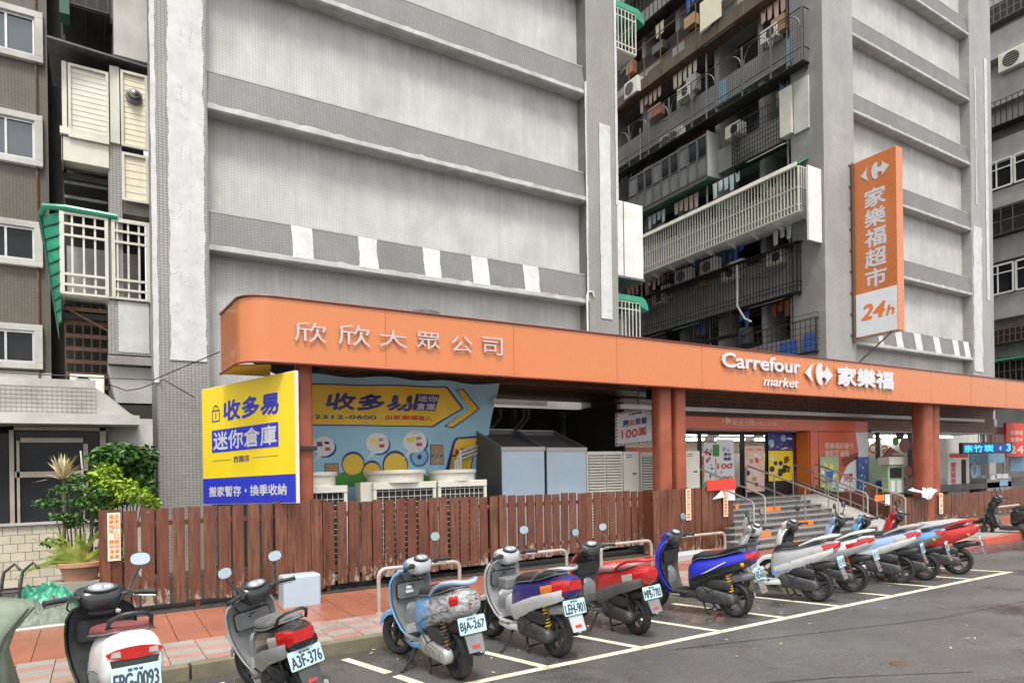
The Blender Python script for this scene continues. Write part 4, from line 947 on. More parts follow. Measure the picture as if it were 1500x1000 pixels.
# slightly billowing cloth
xl, zt_ = FB.px(430, 546); xr_, _ = FB.px(731, 559); xr2, zb_ = FB.px(695, 735); xl2 = xl
def cloth(x, z):                                   # depth of the cloth at a point
    return .05*math.sin(x*2.1)+.03*math.sin(x*5+z*3)
mb = MB(); nx, nz = 40, 14; vs = []; 
for j in range(nz+1):
    z = zb_+(zt_-zb_)*j/nz; xe = xr2+(xr_-xr2)*(j/nz)**.9
    for i in range(nx+1): x = xl+(xe-xl)*i/nx; vs.append((x, YBN+cloth(x, z), z+.02*math.sin(i*.5)*(j == nz)))
mb.add(vs, [(j*(nx+1)+i, j*(nx+1)+i+1, (j+1)*(nx+1)+i+1, (j+1)*(nx+1)+i) for j in range(nz) for i in range(nx)]); build(mb, 'cloth', M['banner_blue'], t, True)
# print on the cloth follows its surface
def onc(mb, off):                                  # drape a flat print over the cloth
    mb.v = [Vector((p.x, p.y+cloth(p.x, p.z)-off, p.z)) for p in mb.v]; return mb
def dense(F, pts, step=.12):
    out_ = []
    for (a, b), (c, d) in zip(pts, pts[1:]+pts[:1]):
        n = max(1, int(math.hypot(c-a, d-b)/step)); out_ += [(a+(c-a)*k/n, b+(d-b)*k/n) for k in range(n)]
    return out_
def strips(mb, F, pts, nseg=30):                   # polygon cut into thin vertical strips so that it can bend
    xs_ = [p[0] for p in pts]; a, b = min(xs_), max(xs_); n = len(pts)
    def span(x):
        ys = []
        for (x0, y0), (x1, y1) in zip(pts, pts[1:]+pts[:1]):
            if (x0 <= x < x1) or (x1 <= x < x0): ys.append(y0+(y1-y0)*(x-x0)/(x1-x0))
        ys.sort(); return ys
    for k in range(nseg):
        u0, u1 = a+(b-a)*(k+1e-4)/nseg, a+(b-a)*(k+1-1e-4)/nseg; s0, s1 = span(u0), span(u1)
        for q in range(0, min(len(s0), len(s1))-1, 2):
            m0 = [F.p(u0, s0[q]+(s0[q+1]-s0[q])*h/3) for h in range(4)]; m1 = [F.p(u1, s1[q]+(s1[q+1]-s1[q])*h/3) for h in range(4)]
            mb.add(m0+m1, [(h, 4+h, 5+h, 1+h) for h in range(3)])
def P_(*a): return [FB.px(u, v) for u, v in a]
def printp(name, mat, polys, off, nseg=30):
    mb = MB()
    for p in polys: strips(mb, FB, P_(*p), nseg)
    onc(mb, off); return build(mb, name, M[mat], t)
printp('arrow_outline', 'navy', [((430,560),(655,566),(680,598),(634,626),(430,622)), ((667,570),(680,569),(705,598),(665,627),(651,624),(690,598))], .006, 60)
printp('arrow_print', 'yellow_cloth', [((430,562),(653,568),(676,598),(632,624),(430,620)), ((670,571),(679,571),(702,598),(664,625),(655,623),(689,598))], .011, 60)
mb = MB(); textpx(mb, FB, '收多易', 477, 575, 600, 602, bold=.05, slant=.2, off=0); onc(mb, .016); build(mb, 'lettering', M['navy'], t); mb = MB(); textpx(mb, FB, '02-2312-0600', 432, 606, 551, 614, bold=.05, off=0); onc(mb, .016); build(mb, 'lettering', M['navy'], t)
printp('navy_panel', 'navy', [((607,577),(644,578),(638,602),(601,601))], .016, 6)
mb = MB(); textpx(mb, FB, '迷你', 610, 579, 641, 589, bold=.03, off=0, slant=.1); textpx(mb, FB, '倉庫', 607, 590, 637, 601, bold=.03, off=0, slant=.1); onc(mb, .021); build(mb, 'lettering', M['white_letter'], t)
mb = MB(); textpx(mb, FB, '由家樂福進入', 564, 608, 631, 616, bold=.04, off=0); onc(mb, .016); build(mb, 'lettering', M['red_print'], t)
for k, (u, v, r_) in enumerate(((475,653,17),(552,649,17),(606,647,17))):
    mb = MB(); x, y = FB.px(u, v); rr2 = FB.px(u+r_, v)[0]-x
    FB.disc(mb, x+.03, y-.03, rr2*1.02, 0, rr2*.85); onc(mb, .008); build(mb, 'bubble_shadow', M['navy'], t)
    mb = MB(); FB.disc(mb, x, y, rr2, 0, rr2*.85); FB.poly(mb, [(x-rr2*.5,y-rr2*.6),(x-rr2*.95,y-rr2*1.3),(x-rr2*.1,y-rr2*.8)]); onc(mb, .013); build(mb, 'bubble', M['white_print'], t)
    for q, (du, dv, w_, h_, mt) in enumerate(((-6,-3,9,7,'brown_print' if k == 0 else 'yellow'),(6,4,8,5,'red_print'),(5,-5,7,4,'black_print' if k == 0 else 'tan'))):
        mb = MB(); FB.rectpx(mb, u+du-w_/2, v+dv-h_/2, u+du+w_/2, v+dv+h_/2); onc(mb, .02); build(mb, 'bubble_print', M[mt], t)
printp('board_outline', 'navy', [((667,640),(701,638),(690,700),(648,700))], .010, 12)
printp('board_print', 'yellow_cloth', [((670,643),(699,641),(688,700),(654,700))], .016, 12)
mb = MB(); x, y = FB.px(670, 661); FB.disc(mb, x, y, .06); onc(mb, .02); build(mb, 'dot_print', M['red_print'], t)
mb = MB(); FB.rectpx(mb, 677, 656, 690, 659); FB.rectpx(mb, 663, 666, 688, 668); onc(mb, .02); build(mb, 'print_lines', M['black_print'], t)
for (u, v, w_, h_) in ((639,659,19,14),(639,674,19,11),(487,688,20,18),(485,705,15,20)):
    mb = MB(); FB.rectpx(mb, u-w_/2-1, v-h_/2-1, u+w_/2+1, v+h_/2+1); onc(mb, .006); build(mb, 'box_outline', M['navy'], t)
    mb = MB(); FB.rectpx(mb, u-w_/2, v-h_/2, u+w_/2, v+h_/2); onc(mb, .011); build(mb, 'box_print', M['tan'], t)
mb = MB(); x, y = FB.px(613, 669); FB.disc(mb, x, y, .20); onc(mb, .006); build(mb, 'fan_print', M['dblue_print'], t)
mb = MB(); FB.disc(mb, x, y, .16); onc(mb, .010); build(mb, 'fan_print', M['ltblue_print'], t)
mb = MB(); FB.disc(mb, x, y, .05); onc(mb, .014); build(mb, 'fan_print', M['navy'], t)
printp('lawn_print', 'grass_print', [((480,705),(500,691),(560,690),(640,697),(650,712),(600,714),(500,712))], .006, 24)
# three plain blobs stand in for the cartoon figures
for k, (u, v, w_, h_) in enumerate(((518,680,15,17),(544,690,12,12),(578,683,18,12))):
    x, y = FB.px(u, v); a_ = FB.px(u+w_, v)[0]-x
    mb = MB(); FB.disc(mb, x, y+.02, a_*1.06, 0, a_*1.15); onc(mb, .012); build(mb, 'blob_outline', M['navy'], t)
    mb = MB(); FB.disc(mb, x, y, a_*.97, 0, a_*1.0); onc(mb, .018); build(mb, 'blob_print', M['yellow_cloth'], t)

# ---- top discharge outdoor units
YA = 11.0; FA = FY(YA)
def topunit(label, u0, u1, vtop, sc_=(0,0), vs=686):
    x0, z1 = FA.px(u0, vtop); x1, _ = FA.px(u1, vtop); w = x1-x0; z0 = .2
    tt = thing('outdoor_unit', label, 'outdoor unit', ((x0+x1)/2, YA+.4, z0), 'top fan outdoor units behind the fence')
    fr_ = .06
    mb = MB(); d = .8
    for x in (x0, x1-fr_):
        for y in (YA, YA+d-fr_): mb.box(x, x+fr_, y, y+fr_, z0, z1-.12)
    mb.box(x0, x1, YA-.01, YA+d+.01, z1-.12, z1); mb.box(x0, x1, YA, YA+d, z0, z0+.1); build(mb, 'frame', M['ac'], tt, bevel=.008)
    build(MB().box(x0+.07, x1-.07, YA+.06, YA+d-.06, z0+.1, z1-.12), 'coil', M['dark'], tt)
    mb = MB()
    n = 9
    for k in range(1, n): x = x0+fr_+(w-2*fr_)*k/n; mb.box(x-.004, x+.004, YA+.03, YA+.04, z0+.1, z1-.12)
    z = z0+.16
    while z < z1-.14: mb.box(x0+fr_, x1-fr_, YA+.022, YA+.03, z-.004, z+.004); z += .1
    for k in range(1, 7): y = YA+fr_+(d-2*fr_)*k/7; mb.box(x0+.03, x0+.04, y-.004, y+.004, z0+.1, z1-.12)
    build(mb, 'guard_wires', M['white_metal'], tt)
    mb = MB(); r = w*.44; c = ((x0+x1)/2-.03, YA+.4, z1); hh = FA.px(u0, vs)[1]-z1
    mb.lathe([(r*.97,-.01),(r*.97,hh-.06),(r*1.04,hh-.06),(r*1.05,hh-.01),(r*1.02,hh),(r*.94,hh),(r*.92,hh-.03),(r*.9,.03),(.04,.03)], c, (0,0,1), 36); build(mb, 'fan_shroud', M['ac'], tt, True, ang=30)
    return tt
topunit('left top fan outdoor unit half hidden behind the first red column', 425, 509, 713, vs=692); topunit('middle top fan outdoor unit under the banner', 547, 639, 707, vs=689); topunit('right top fan outdoor unit at the banner corner', 642, 713, 704, vs=688)
build(boxpx(MB(), 531, 706, 549, 735, YA+.1, .3, YA), 'service_box', M['ac'], None, label='narrow cream service box between the left and middle outdoor units', cat='service box')
# ---- air ducts with slanted open hoods
YD = 11.3; FD = FY(YD)
def duct(label, u0, u1, vt, ub0, ub1, vb):
    x0, z1 = FD.px(u0, vt); x1, _ = FD.px(u1, vt); z0 = .2; YBk = YD+1.15
    xb0, zb1 = FY(YBk).px(ub0, vb); xb1, _ = FY(YBk).px(ub1, vb)
    tt = thing('air_duct', label, 'air duct', ((x0+x1)/2, YD+.5, z0), 'open topped ducts behind the fence')
    build(MB().box(x0, x1, YD, YD+.02, z0, z1-.06), 'front_panel', M['duct'], tt)
    mb = MB(); mb.prism([(x0, YD+.02, z0), (x0, YBk, z0), (x0, YBk, zb1), (x0, YD+.02, z1)], (.015,0,0)); mb.prism([(x1-.015, YD+.02, z0), (x1-.015, YBk, z0), (x1-.015, YBk, zb1), (x1-.015, YD+.02, z1)], (.015,0,0)); mb.box(x0, x1, YBk, YBk+.02, z0, zb1)
    build(mb, 'side_panel', M['duct_dark'], tt)
    mb = MB(); mb.box(x0-.02, x1+.02, YD-.02, YD+.03, z1-.07, z1+.01); mb.tube([(x0, YD, z1), (x0, YBk, zb1), (x1, YBk, zb1), (x1, YD, z1)], .02, 4); build(mb, 'rim', M['steel'], tt)
    mb = MB(); mb.prism([(x0+.04, YD+.1, z1-.05), (x1-.04, YD+.1, z1-.05), (x1-.04, YBk-.04, zb1-.10), (x0+.04, YBk-.04, zb1-.10)], (0,0,-.02)); build(mb, 'mesh_screen', M['duct_dark'], tt)
duct('left pale blue duct box with slanted open top', 735, 797, 655, 707, 764, 629); duct('right pale blue duct box with slanted open top', 801, 858, 656, 770, 826, 631)
YC = 11.4; FC2 = FY(YC)
def cabinet(label, u0, u1, v0, louv, name='outdoor_unit', txt=None, cat='outdoor unit', dep=.6, Y=YC):
    F_ = FY(Y); x0, z1 = F_.px(u0, v0); x1, _ = F_.px(u1, v0)
    tt = thing(name, label, cat, ((x0+x1)/2, Y+.3, .2)); build(MB().box(x0, x1, Y, Y+dep, .2, z1), 'casing', M['ac'], tt, bevel=.015)
    if louv:
        for (a, b) in ((.05,.49),(.52,.95)) if louv == 2 else ((.08,.92),):
            xa_, xb_ = x0+(x1-x0)*a, x0+(x1-x0)*b; mb = MB(); z = .35
            while z < z1-.1: mb.prism([(xa_, Y-.03, z), (xa_, Y-.003, z+.035), (xa_, Y-.003, z+.01), (xa_, Y-.03, z-.012)], (xb_-xa_, 0, 0)); z += .062
            build(mb, 'louvres', M['cream'], tt)
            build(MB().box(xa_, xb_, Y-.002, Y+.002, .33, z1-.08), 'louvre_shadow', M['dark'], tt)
    else:
        mb = MB(); F_.rect(mb, x0+(x1-x0)*.55, z1-.52, x0+(x1-x0)*.8, z1-.49, .003, .01); build(mb, 'handle', M['black_print'], tt)
        mb = MB(); F_.rect(mb, x0+(x1-x0)*.15, z1-.09, x0+(x1-x0)*.55, z1-.07, .003); F_.rect(mb, x0+(x1-x0)*.15, z1-.14, x0+(x1-x0)*.5, z1-.12, .003); build(mb, 'label_print', M['dblue_print'], tt)
    return tt
cabinet('cream outdoor unit with two louvred panels beside the ducts', 859, 912, 661, 2)
cabinet('narrow white panelled cabinet right of the louvred unit', 913.5, 936, 661, 0, 'equipment_cabinet', cat='cabinet')
cabinet('pale cabinet with open side just left of the double columns', 939, 958, 662, 1, 'equipment_cabinet', cat='cabinet')
cabinet('louvred cabinet partly hidden by the double columns', 962, 990, 661, 1, 'equipment_cabinet', cat='cabinet')
cabinet('tall white cabinet right of the double columns', 1003, 1025, 660, 0, 'equipment_cabinet', cat='cabinet')
# ---- haircut price banner
Yh = 12.4; FH = FY(Yh); t = thing('price_banner', 'white haircut price banner with red and blue airmail border under the dark soffit', 'banner', AY(928, 655, Yh))
C4 = [FH.px(*p) for p in ((901,605),(956,593),(957,648),(901,654))]
mb = MB(); FH.poly(mb, C4[::-1], 0, .01); build(mb, 'cloth', M['white_print'], t)
def bil(a, b, C4=None):
    (ax, ay), (bx, by), (cx_, cy_), (dx, dy) = C4; return ((dx*(1-a)+cx_*a)*(1-b)+(ax*(1-a)+bx*a)*b, (dy*(1-a)+cy_*a)*(1-b)+(ay*(1-a)+by*a)*b)
rb = [MB(), MB()]
for k in range(20):
    a = k/20
    for e in range(4):
        if e == 0: q = [bil(a, .93, C4), bil(a+.025, .93, C4), bil(a+.045, 1, C4), bil(a+.02, 1, C4)]
        elif e == 1: q = [bil(a, 0, C4), bil(a+.025, 0, C4), bil(a+.045, .07, C4), bil(a+.02, .07, C4)]
        elif e == 2 and k % 2: q = [bil(0, a, C4), bil(.05, a+.03, C4), bil(.05, a+.08, C4), bil(0, a+.05, C4)]
        elif e == 3 and k % 2: q = [bil(.95, a, C4), bil(1, a+.03, C4), bil(1, a+.08, C4), bil(.95, a+.05, C4)]
        else: continue
        FH.poly(rb[(k//(1 if e < 2 else 2)) % 2], q, .014)
build(rb[0], 'border_print', M['navy'], t); build(rb[1], 'border_print', M['red_print'], t)
def tin(mb, F, s, a0, b0, a1, b1, C4, off=.016, bold=.03):
    vs, fs = glyphs(s); w = 1
    for k, (dx, dy) in enumerate(((-1,0),(1,0),(0,-1),(0,1))):
        mb.add([F.p(*bil(a0+(a1-a0)*x+dx*bold*.12, b0+(b1-b0)*y+dy*bold*.3, C4), off+k*.0005) for x, y in vs], fs)
mb = MB(); tin(mb, FH, '男', .18, .55, .34, .72, C4); tin(mb, FH, '剪髮', .52, .55, .82, .72, C4); tin(mb, FH, '中興百貨', .34, .84, .68, .90, C4, bold=.01); build(mb, 'lettering', M['navy'], t)
mb = MB(); tin(mb, FH, '女', .35, .55, .51, .72, C4); tin(mb, FH, '100', .16, .22, .56, .44, C4, bold=.05); tin(mb, FH, '圓', .60, .24, .80, .44, C4); build(mb, 'lettering', M['red_print'], t)
build(boxpx(MB(), 912, 655, 975, 664, 13.0, .3, 13.0), 'red_ledge', M['orange_dark'], None, label='low red ledge under the haircut banner', cat='ledge')
# back wall of the bay and pipes
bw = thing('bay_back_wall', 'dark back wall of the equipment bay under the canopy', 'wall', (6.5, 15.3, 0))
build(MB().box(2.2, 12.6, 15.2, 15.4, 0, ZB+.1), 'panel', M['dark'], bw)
for k, x in enumerate((6.9, 8.3, 9.0, 9.15)):
    mb = MB(); mb.tube([(x, 14.6, .2), (x, 14.6, 2.9), (x+.5, 14.6, 3.4), (x+.5, 14.6, ZB)], .05, 8); build(mb, 'pipe', M['grey_iron'], bw, True)
for k in range(6):
    build(MB().box(3.0+k*1.6, 3.1+k*1.6, 14.9, 15.2, 0, ZB), 'stud', M['grey_iron'], bw)
mb = MB()
for y in (11.2, 12.6, 14.0): mb.box(3.7, XRR, y, y+.06, ZB+.27, ZB+.32)
build(mb, 'runner', M['soffit'], bpy.data.objects['canopy'])

# ================================================================== steps, ramp and entrance
Zt = 1.10; YS = 8.9; NS = 9; rise = (Zt-.13)/NS; run = .30
XSL, XSR = 10.2, 16.35
st = thing('entrance_steps', 'grey tiled steps with orange mats climbing to the shop entrance', 'steps', (13.5, YS, .13))
for k in range(NS):
    y = YS+k*run; z = .13+rise*(k+1); xl_ = XSL if k > 4 else AY(1077, 780, y).x
    s_ = build(MB().box(xl_, XSR, y, y+run*(1 if k < NS-1 else 8), .10, z-.022), 'step', M['step'], st)
    build(MB().box(xl_, XSR, y-.018, y+run*(1 if k < NS-1 else 8), z-.022, z), 'nosing', M['step_nose'], s_)
    mb = MB(); n = int((XSR-xl_)/.3)
    for j in range(n): mb.box(xl_+j*.3, xl_+j*.3+.012, y-.002, y+.001, z-rise+.002, z-.024)
    build(mb, 'tile_joints', M['step_nose'], s_)
def mat_(u0, u1, v, k):
    y = YS+k*run; z = .13+rise*(k+1); a = AY(u0, v, y).x; b = AY(u1, v, y).x
    build(MB().box(a, b, y-.025, y-.019, z-rise+.008, z+.004).box(a, b, y-.02, y+.20, z+.001, z+.005), 'orange_mat', M['orange_print'], None, label={0:'orange anti-slip mat on the lowest step',2:'orange anti-slip mat low on the steps, left of the middle rail',3:'orange anti-slip mat low on the steps, right of the middle rail',6:'orange anti-slip mat on the middle of the steps',7:'orange mat at the left end of the steps beside the fence',9:'orange mat near the top of the steps at the left'}[k if k < 10 else 9], cat='mat')
mat_(1150, 1180, 795, 0); mat_(1094, 1128, 771, 2); mat_(1160, 1190, 766, 3); mat_(1112, 1142, 746, 6); mat_(1076, 1081, 748, 7)
ld = struct('shop_floor'); build(MB().box(10.2, 40, YS+NS*run, 24, .9, Zt+.003), 'landing', M['step'], ld)
rp = thing('ramp', 'concrete ramp with steel handrails beside the steps', 'ramp', (16.9, 9, .13))
mb = MB(); mb.prism([(XSR+.003, 9.0, .125), (XSR+.003, 11.62, .125), (XSR+.003, 11.62, Zt+.004), (XSR+.003, 9.0, .14)], (1.25,0,0)); build(mb, 'slope', M['ramp'], rp)
mb = MB()
mb.box(XSR-.06, XSR+.02, 9.0, 9.05, .1, .3); build(mb, 'edge', M['step_nose'], rp)
def handrail(label, X, y0, z0, y1, z1, n=3, h=.85, grp='steel handrails on the steps', two=True):
    tt = thing('handrail', label, 'handrail', (X, (y0+y1)/2, z0), grp)
    P = [(X, y0, z0), (X, y0, z0+h-.06), (X, y0+.05, z0+h), (X, y1-.05, z1+h), (X, y1, z1+h-.06), (X, y1, z1)]
    build(MB().tube(P, .021, 8), 'top_rail', M['steel'], tt, True)
    if two: build(MB().tube([(X, y0, z0+h*.55), (X, y1, z1+h*.55)], .015, 8), 'lower_rail', M['steel'], tt, True)
    for k in range(1, n):
        f = k/n; build(MB().tube([(X, y0+(y1-y0)*f, z0+(z1-z0)*f), (X, y0+(y1-y0)*f, z0+(z1-z0)*f+h)], .017, 8), 'post', M['steel'], tt, True)
def sz(y): return .13+rise*max(0, min(NS, int((y-YS)/run)+1))
handrail('short steel handrail at the foot of the steps beside the fence', 11.9, 9.35, sz(9.35), 10.6, sz(10.6), 1, .8, two=False)
handrail('steel handrail in the left half of the steps', 12.6, 9.6, sz(9.6), 11.5, sz(11.5), 2, .8, two=False)
handrail('steel handrail in the middle of the steps', 14.35, 8.95, sz(9.0), 11.5, sz(11.5), 3, .85)
handrail('steel handrail between the steps and the ramp', XSR+.1, 9.5, .3, 11.6, Zt, 2, .85)
handrail('steel handrail on the right side of the ramp with close posts', XSR+1.2, 9.15, .18, 11.7, Zt, 7, .85)
handrail('short steel handrail at the top left of the steps', 11.6, 11.0, sz(11.0), 11.9, Zt, 1, .8, two=False)

# ---- shop front
YE = 12.6; FE = FY(YE)
sh = thing('shop_front', 'supermarket shop front with red lintel, glass doors and posters', 'shop front', (15, YE, Zt))
def bx(name, mat, u0, v0, u1, v1, y=YE, dep=.12, par=None, off=0): return build(boxpx(MB(), u0, v0, u1, v1, y, dep, y), name, M[mat], par or sh)
a = AY(1005, 607, YE-.6); b = AY(1270, 619, YE-.6); z0 = AY(1150, 630, YE-.6).z
build(MB().box(a.x-.7, b.x, YE-.62, YE-.5, z0, (a.z+b.z)/2), 'lintel', M['orange_dark'], sh, bevel=.01)
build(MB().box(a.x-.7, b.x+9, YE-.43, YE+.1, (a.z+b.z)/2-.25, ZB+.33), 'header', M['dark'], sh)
hb = meshof(MB().box(0, 1, -.02, 0, .004, .10), 'header_board', M['soffit']); zq = (a.z+b.z)/2-.25
while zq < ZB+.30: inst(hb, 'header_board', (a.x-.7, YE-.43+random.uniform(-.005,.005), zq), sh, scl=(b.x+9.7-a.x,1,1)); zq += .108
FLn = FY(YE-.625)
mb = MB(); textpx(mb, FLn, '歡迎光臨', 1073, 614, 1105, 623, bold=.03, off=.002); textpx(mb, FLn, 'WELCOME', 1106, 617, 1137, 623, bold=.03, off=.002); x0, y1 = FLn.px(1057, 610); x1, y0 = FLn.px(1071, 622); logo(mb, FLn, x0, y0, x1, y1, .001, .004); build(mb, 'lettering', M['pink_print'], sh)
XE0, XE1 = 11.2, 30.0
build(MB().box(XE0, XE1, YE+5.5, YE+5.6, .9, ZB), 'interior_wall', M['paper'], sh)
build(MB().box(XE0, XE1, YE+.2, YE+5.5, 3.0, 3.05), 'interior_ceiling', M['white_print'], sh)
build(MB().box(XE0-.05, XE0, YE, YE+5.5, .9, ZB), 'interior_side', M['dark'], sh)
for k in range(9):
    for j in range(2):
        tt = build(MB().box(XE0+.8+k*2.1, XE0+2.2+k*2.1, YE+1.2+j*2, YE+1.35+j*2, 2.93, 2.99), 'ceiling_tube', M['lamp'], sh)
for k in range(7):
    x = XE0+1+k*2.6; sh_ = build(MB().box(x, x+1.9, YE+3.6, YE+4.2, Zt, Zt+1.4), 'shelf', M['white_metal'], sh)
    r = random.Random(k); 
    for q in range(3):
        mb = MB(); xx = x+.04
        while xx < x+1.8: w_ = r.uniform(.08,.2); mb.box(xx, xx+w_-.02, YE+3.55, YE+3.6, Zt+.12+q*.44, Zt+.12+q*.44+r.uniform(.2,.33)); xx += w_
        build(mb, 'goods', M[['red_print','yellow','green_print','dblue_print','orange_print','tan'][(k+q*2) % 6]], sh_, kind='stuff')
# frames and glass
zt_ = AY(1100, 634, YE).z
for (u0, u1) in ((1025,1029), (1087,1092)): bx('post', 'black_iron', u0, 633, u1, 724, YE, .1)
build(MB().box(XE0, AY(1165,700,YE).x, YE-.02, YE+.08, zt_-.06, zt_+.05), 'transom', M['black_iron'], sh)
build(MB().box(XE0, AY(1165,700,YE).x, YE+.0, YE+.06, Zt, Zt+.28), 'kick_rail', M['black_iron'], sh)
bx('return_wall', 'orange_dark', 1163, 634, 1187, 726, YE+.02, .1)
bx('pilaster', 'orange_dark', 1187, 630, 1200, 764, YE-.55, .5)
bx('pilaster_flank', 'orange_print', 1184, 632, 1187.5, 764, YE-.5, .4)
def poster(label, F, u0, v0, u1, v1, base, bits, seed, name='poster', cat='poster', texts=(), off=.01, C=None, par=None):
    x0, y1 = F.px(u0, v0); x1, y0 = F.px(u1, v1)
    tt = thing(name, label, cat, F.p((x0+x1)/2, y0, off))
    mb = MB(); F.rect(mb, x0, y0, x1, y1, off, .012); build(mb, 'sheet', M[base], tt)
    r = random.Random(seed); w, h = x1-x0, y1-y0
    for k, mt in enumerate(bits):
        mb = MB()
        for q in range(r.randint(2, 5)):
            a, b = r.uniform(.05,.8), r.uniform(.04,.85); ww, hh = r.uniform(.06,.2), r.uniform(.03,.12)
            if r.random() < .5: F.rect(mb, x0+w*a, y0+h*b, x0+w*min(.97,a+ww), y0+h*min(.97,b+hh), off+.014+.002*k+.0004*q)
            else: F.disc(mb, x0+w*min(.88,max(.12,a)), y0+h*min(.9,max(.1,b)), w*ww*.6, off+.014+.002*k+.0004*q, w*ww*.45, 12)
        build(mb, 'print', M[mt], tt, kind='stuff')
    for (s_, a0, b0, a1, b1, mt) in texts:
        mb = MB(); text(mb, F, s_, x0+w*a0, y0+h*b0, x0+w*a1, y0+h*b1, off=off+.03, bold=.03); build(mb, 'lettering', M[mt], tt)
    return tt
FP0 = FY(YE-.03)
poster('tall poster sheet covered in small pictures left on the shop glass', FP0, 1030, 648, 1047, 704, 'white_print', ['orange_print','black_print','green_print','brown_print','dblue_print','red_print'], 1)
poster('airmail bordered haircut poster on the shop glass', FP0, 1048, 643, 1075, 704, 'white_print', ['pink_print','ltblue_print'], 2, texts=(('100', .05, .30, .85, .42, 'red_print'), ('100', .15, .02, .85, .12, 'red_print'), ('男女', .4, .6, .8, .68, 'navy'), ('剪髮', .4, .5, .8, .57, 'navy')))
poster('green leaf poster disc on the shop glass', FP0, 1043, 651, 1052, 668, 'grass_print', ['black_print'], 3, off=.03)
poster('tall standing leaflet rack with pink sheets at the entrance', FY(YE-.25), 1090, 653, 1119, 719, 'pink_print', ['tan','red_print','white_print','black_print'], 4, 'leaflet_rack', 'leaflet rack', texts=(('★ ★', .1, .90, .9, .95, 'orange_print'),))
poster('dark blue upper poster with moons beside the door', FP0, 1124, 633, 1161, 659, 'navy', ['ltblue_print','yellow','white_print','dblue_print'], 5)
poster('big yellow poster with black pictures beside the door', FP0, 1125, 660, 1161, 703, 'yellow', ['black_print','brown_print','white_print','black_print','black_print'], 6)
bx('dark_door', 'black_iron', 1122, 633, 1163, 726, YE+.03, .05)
FR = FY(YE-.02)
poster('square comic poster on the red return wall, upper', FR, 1164, 657, 1185, 682, 'brown_print', ['white_print','tan','red_print'], 7)
poster('square tree poster on the red return wall, lower', FR, 1164, 690, 1186, 722, 'ltblue_print', ['white_print','black_print','grass_print','brown_print'], 8)
# big advertising board right of the pilaster
YO = YE-.5; FO = FY(YO); x0, z1 = FO.px(1199, 630); x1, _ = FO.px(1272, 631); z0 = FO.px(1230, 724)[1]
ad = thing('advertising_board', 'large red shop poster board with white characters right of the entrance', 'poster board', FO.p((x0+x1)/2, z0))
build(MB().box(x0, x1, YO, YO+.08, z0, z1), 'board', M['orange_dark'], ad)
mb = MB(); FO.poly(mb, [FO.px(*p) for p in ((1253,632),(1272,632),(1272,724),(1222,724),(1241,682),(1258,665))][::-1], .002); build(mb, 'grey_print', M['white_print'], ad)
mb = MB(); FO.poly(mb, [FO.px(*p) for p in ((1232,672),(1256,662),(1257,670),(1236,684))][::-1], .004); build(mb, 'brown_print', M['brown_print'], ad)
mb = MB(); textpx(mb, FO, '家樂福好康卡', 1208, 648, 1250, 657, bold=.03, off=.006); textpx(mb, FO, '購點又省錢', 1208, 659, 1243, 668, bold=.03, off=.006); build(mb, 'lettering', M['pink_print'], ad)
mb = MB(); textpx(mb, FO, '只要', 1236, 694, 1249, 705, bold=.05, off=.008); x, y = FO.px(1240, 720); FO.disc(mb, x, y, .12, .008); build(mb, 'lettering', M['red_print'], ad)
poster('pale green drink poster leaning at the red board', FY(YO-.06), 1200, 669, 1228, 722, 'green_print', ['white_print','grass_print','yellow','white_print'], 9)
mb = MB(); FU = FY(YO-.1); x0_, y1_ = FU.px(1210, 690); x1_, y0_ = FU.px(1221, 706); mb.prism([FU.p(x0_, y1_), FU.p(x0_+.06, y0_), FU.p(x1_-.06, y0_), FU.p(x1_, y1_)], (0,.02,0)); build(mb, 'cup_print', M['dblue_print'], ad)
poster('tall blue poster at the right edge of the red board', FY(YO-.06), 1256, 669, 1272, 722, 'dblue_print', ['white_print','ltblue_print','white_print'], 10)
# window bay to the right
zt_ = AY(1300, 634, YE).z; XA_, XB_ = AY(1272, 640, YE).x, AY(1345, 640, YE).x
for (u0, u1) in ((1272,1274),(1286,1290),(1333,1337)): bx('mullion', 'black_iron', u0, 630, u1, 720, YE, .1)
build(MB().box(XA_, XB_+6, YE-.3, YE-.1, zt_-.0, zt_+.28), 'bulkhead', M['alu'], sh)
mb = MB(); textpx(mb, FY(YE-.01), 'C', 1273, 650, 1284, 664, bold=.05, off=0); textpx(mb, FY(YE-.01), 'a', 1292, 652, 1302, 664, bold=.05, off=0); build(mb, 'window_lettering', M['orange_print'], sh)
FWn = FY(YE-.02)
for (u, v, r_, mt) in ((1325,652,8,'brown_print'),(1312,646,5,'grass_print'),(1318,636,6,'black_print'),(1330,690,6,'brown_print')):
    mb = MB(); x, y = FWn.px(u, v); FWn.disc(mb, x, y, FWn.px(u+r_, v)[0]-x, 0, (FWn.px(u+r_, v)[0]-x)*.7); build(mb, 'window_decal', M[mt], sh)
mb = MB(); FWn.rectpx(mb, 1336, 660, 1350, 668); build(mb, 'window_decal', M['ltblue_print'], sh)
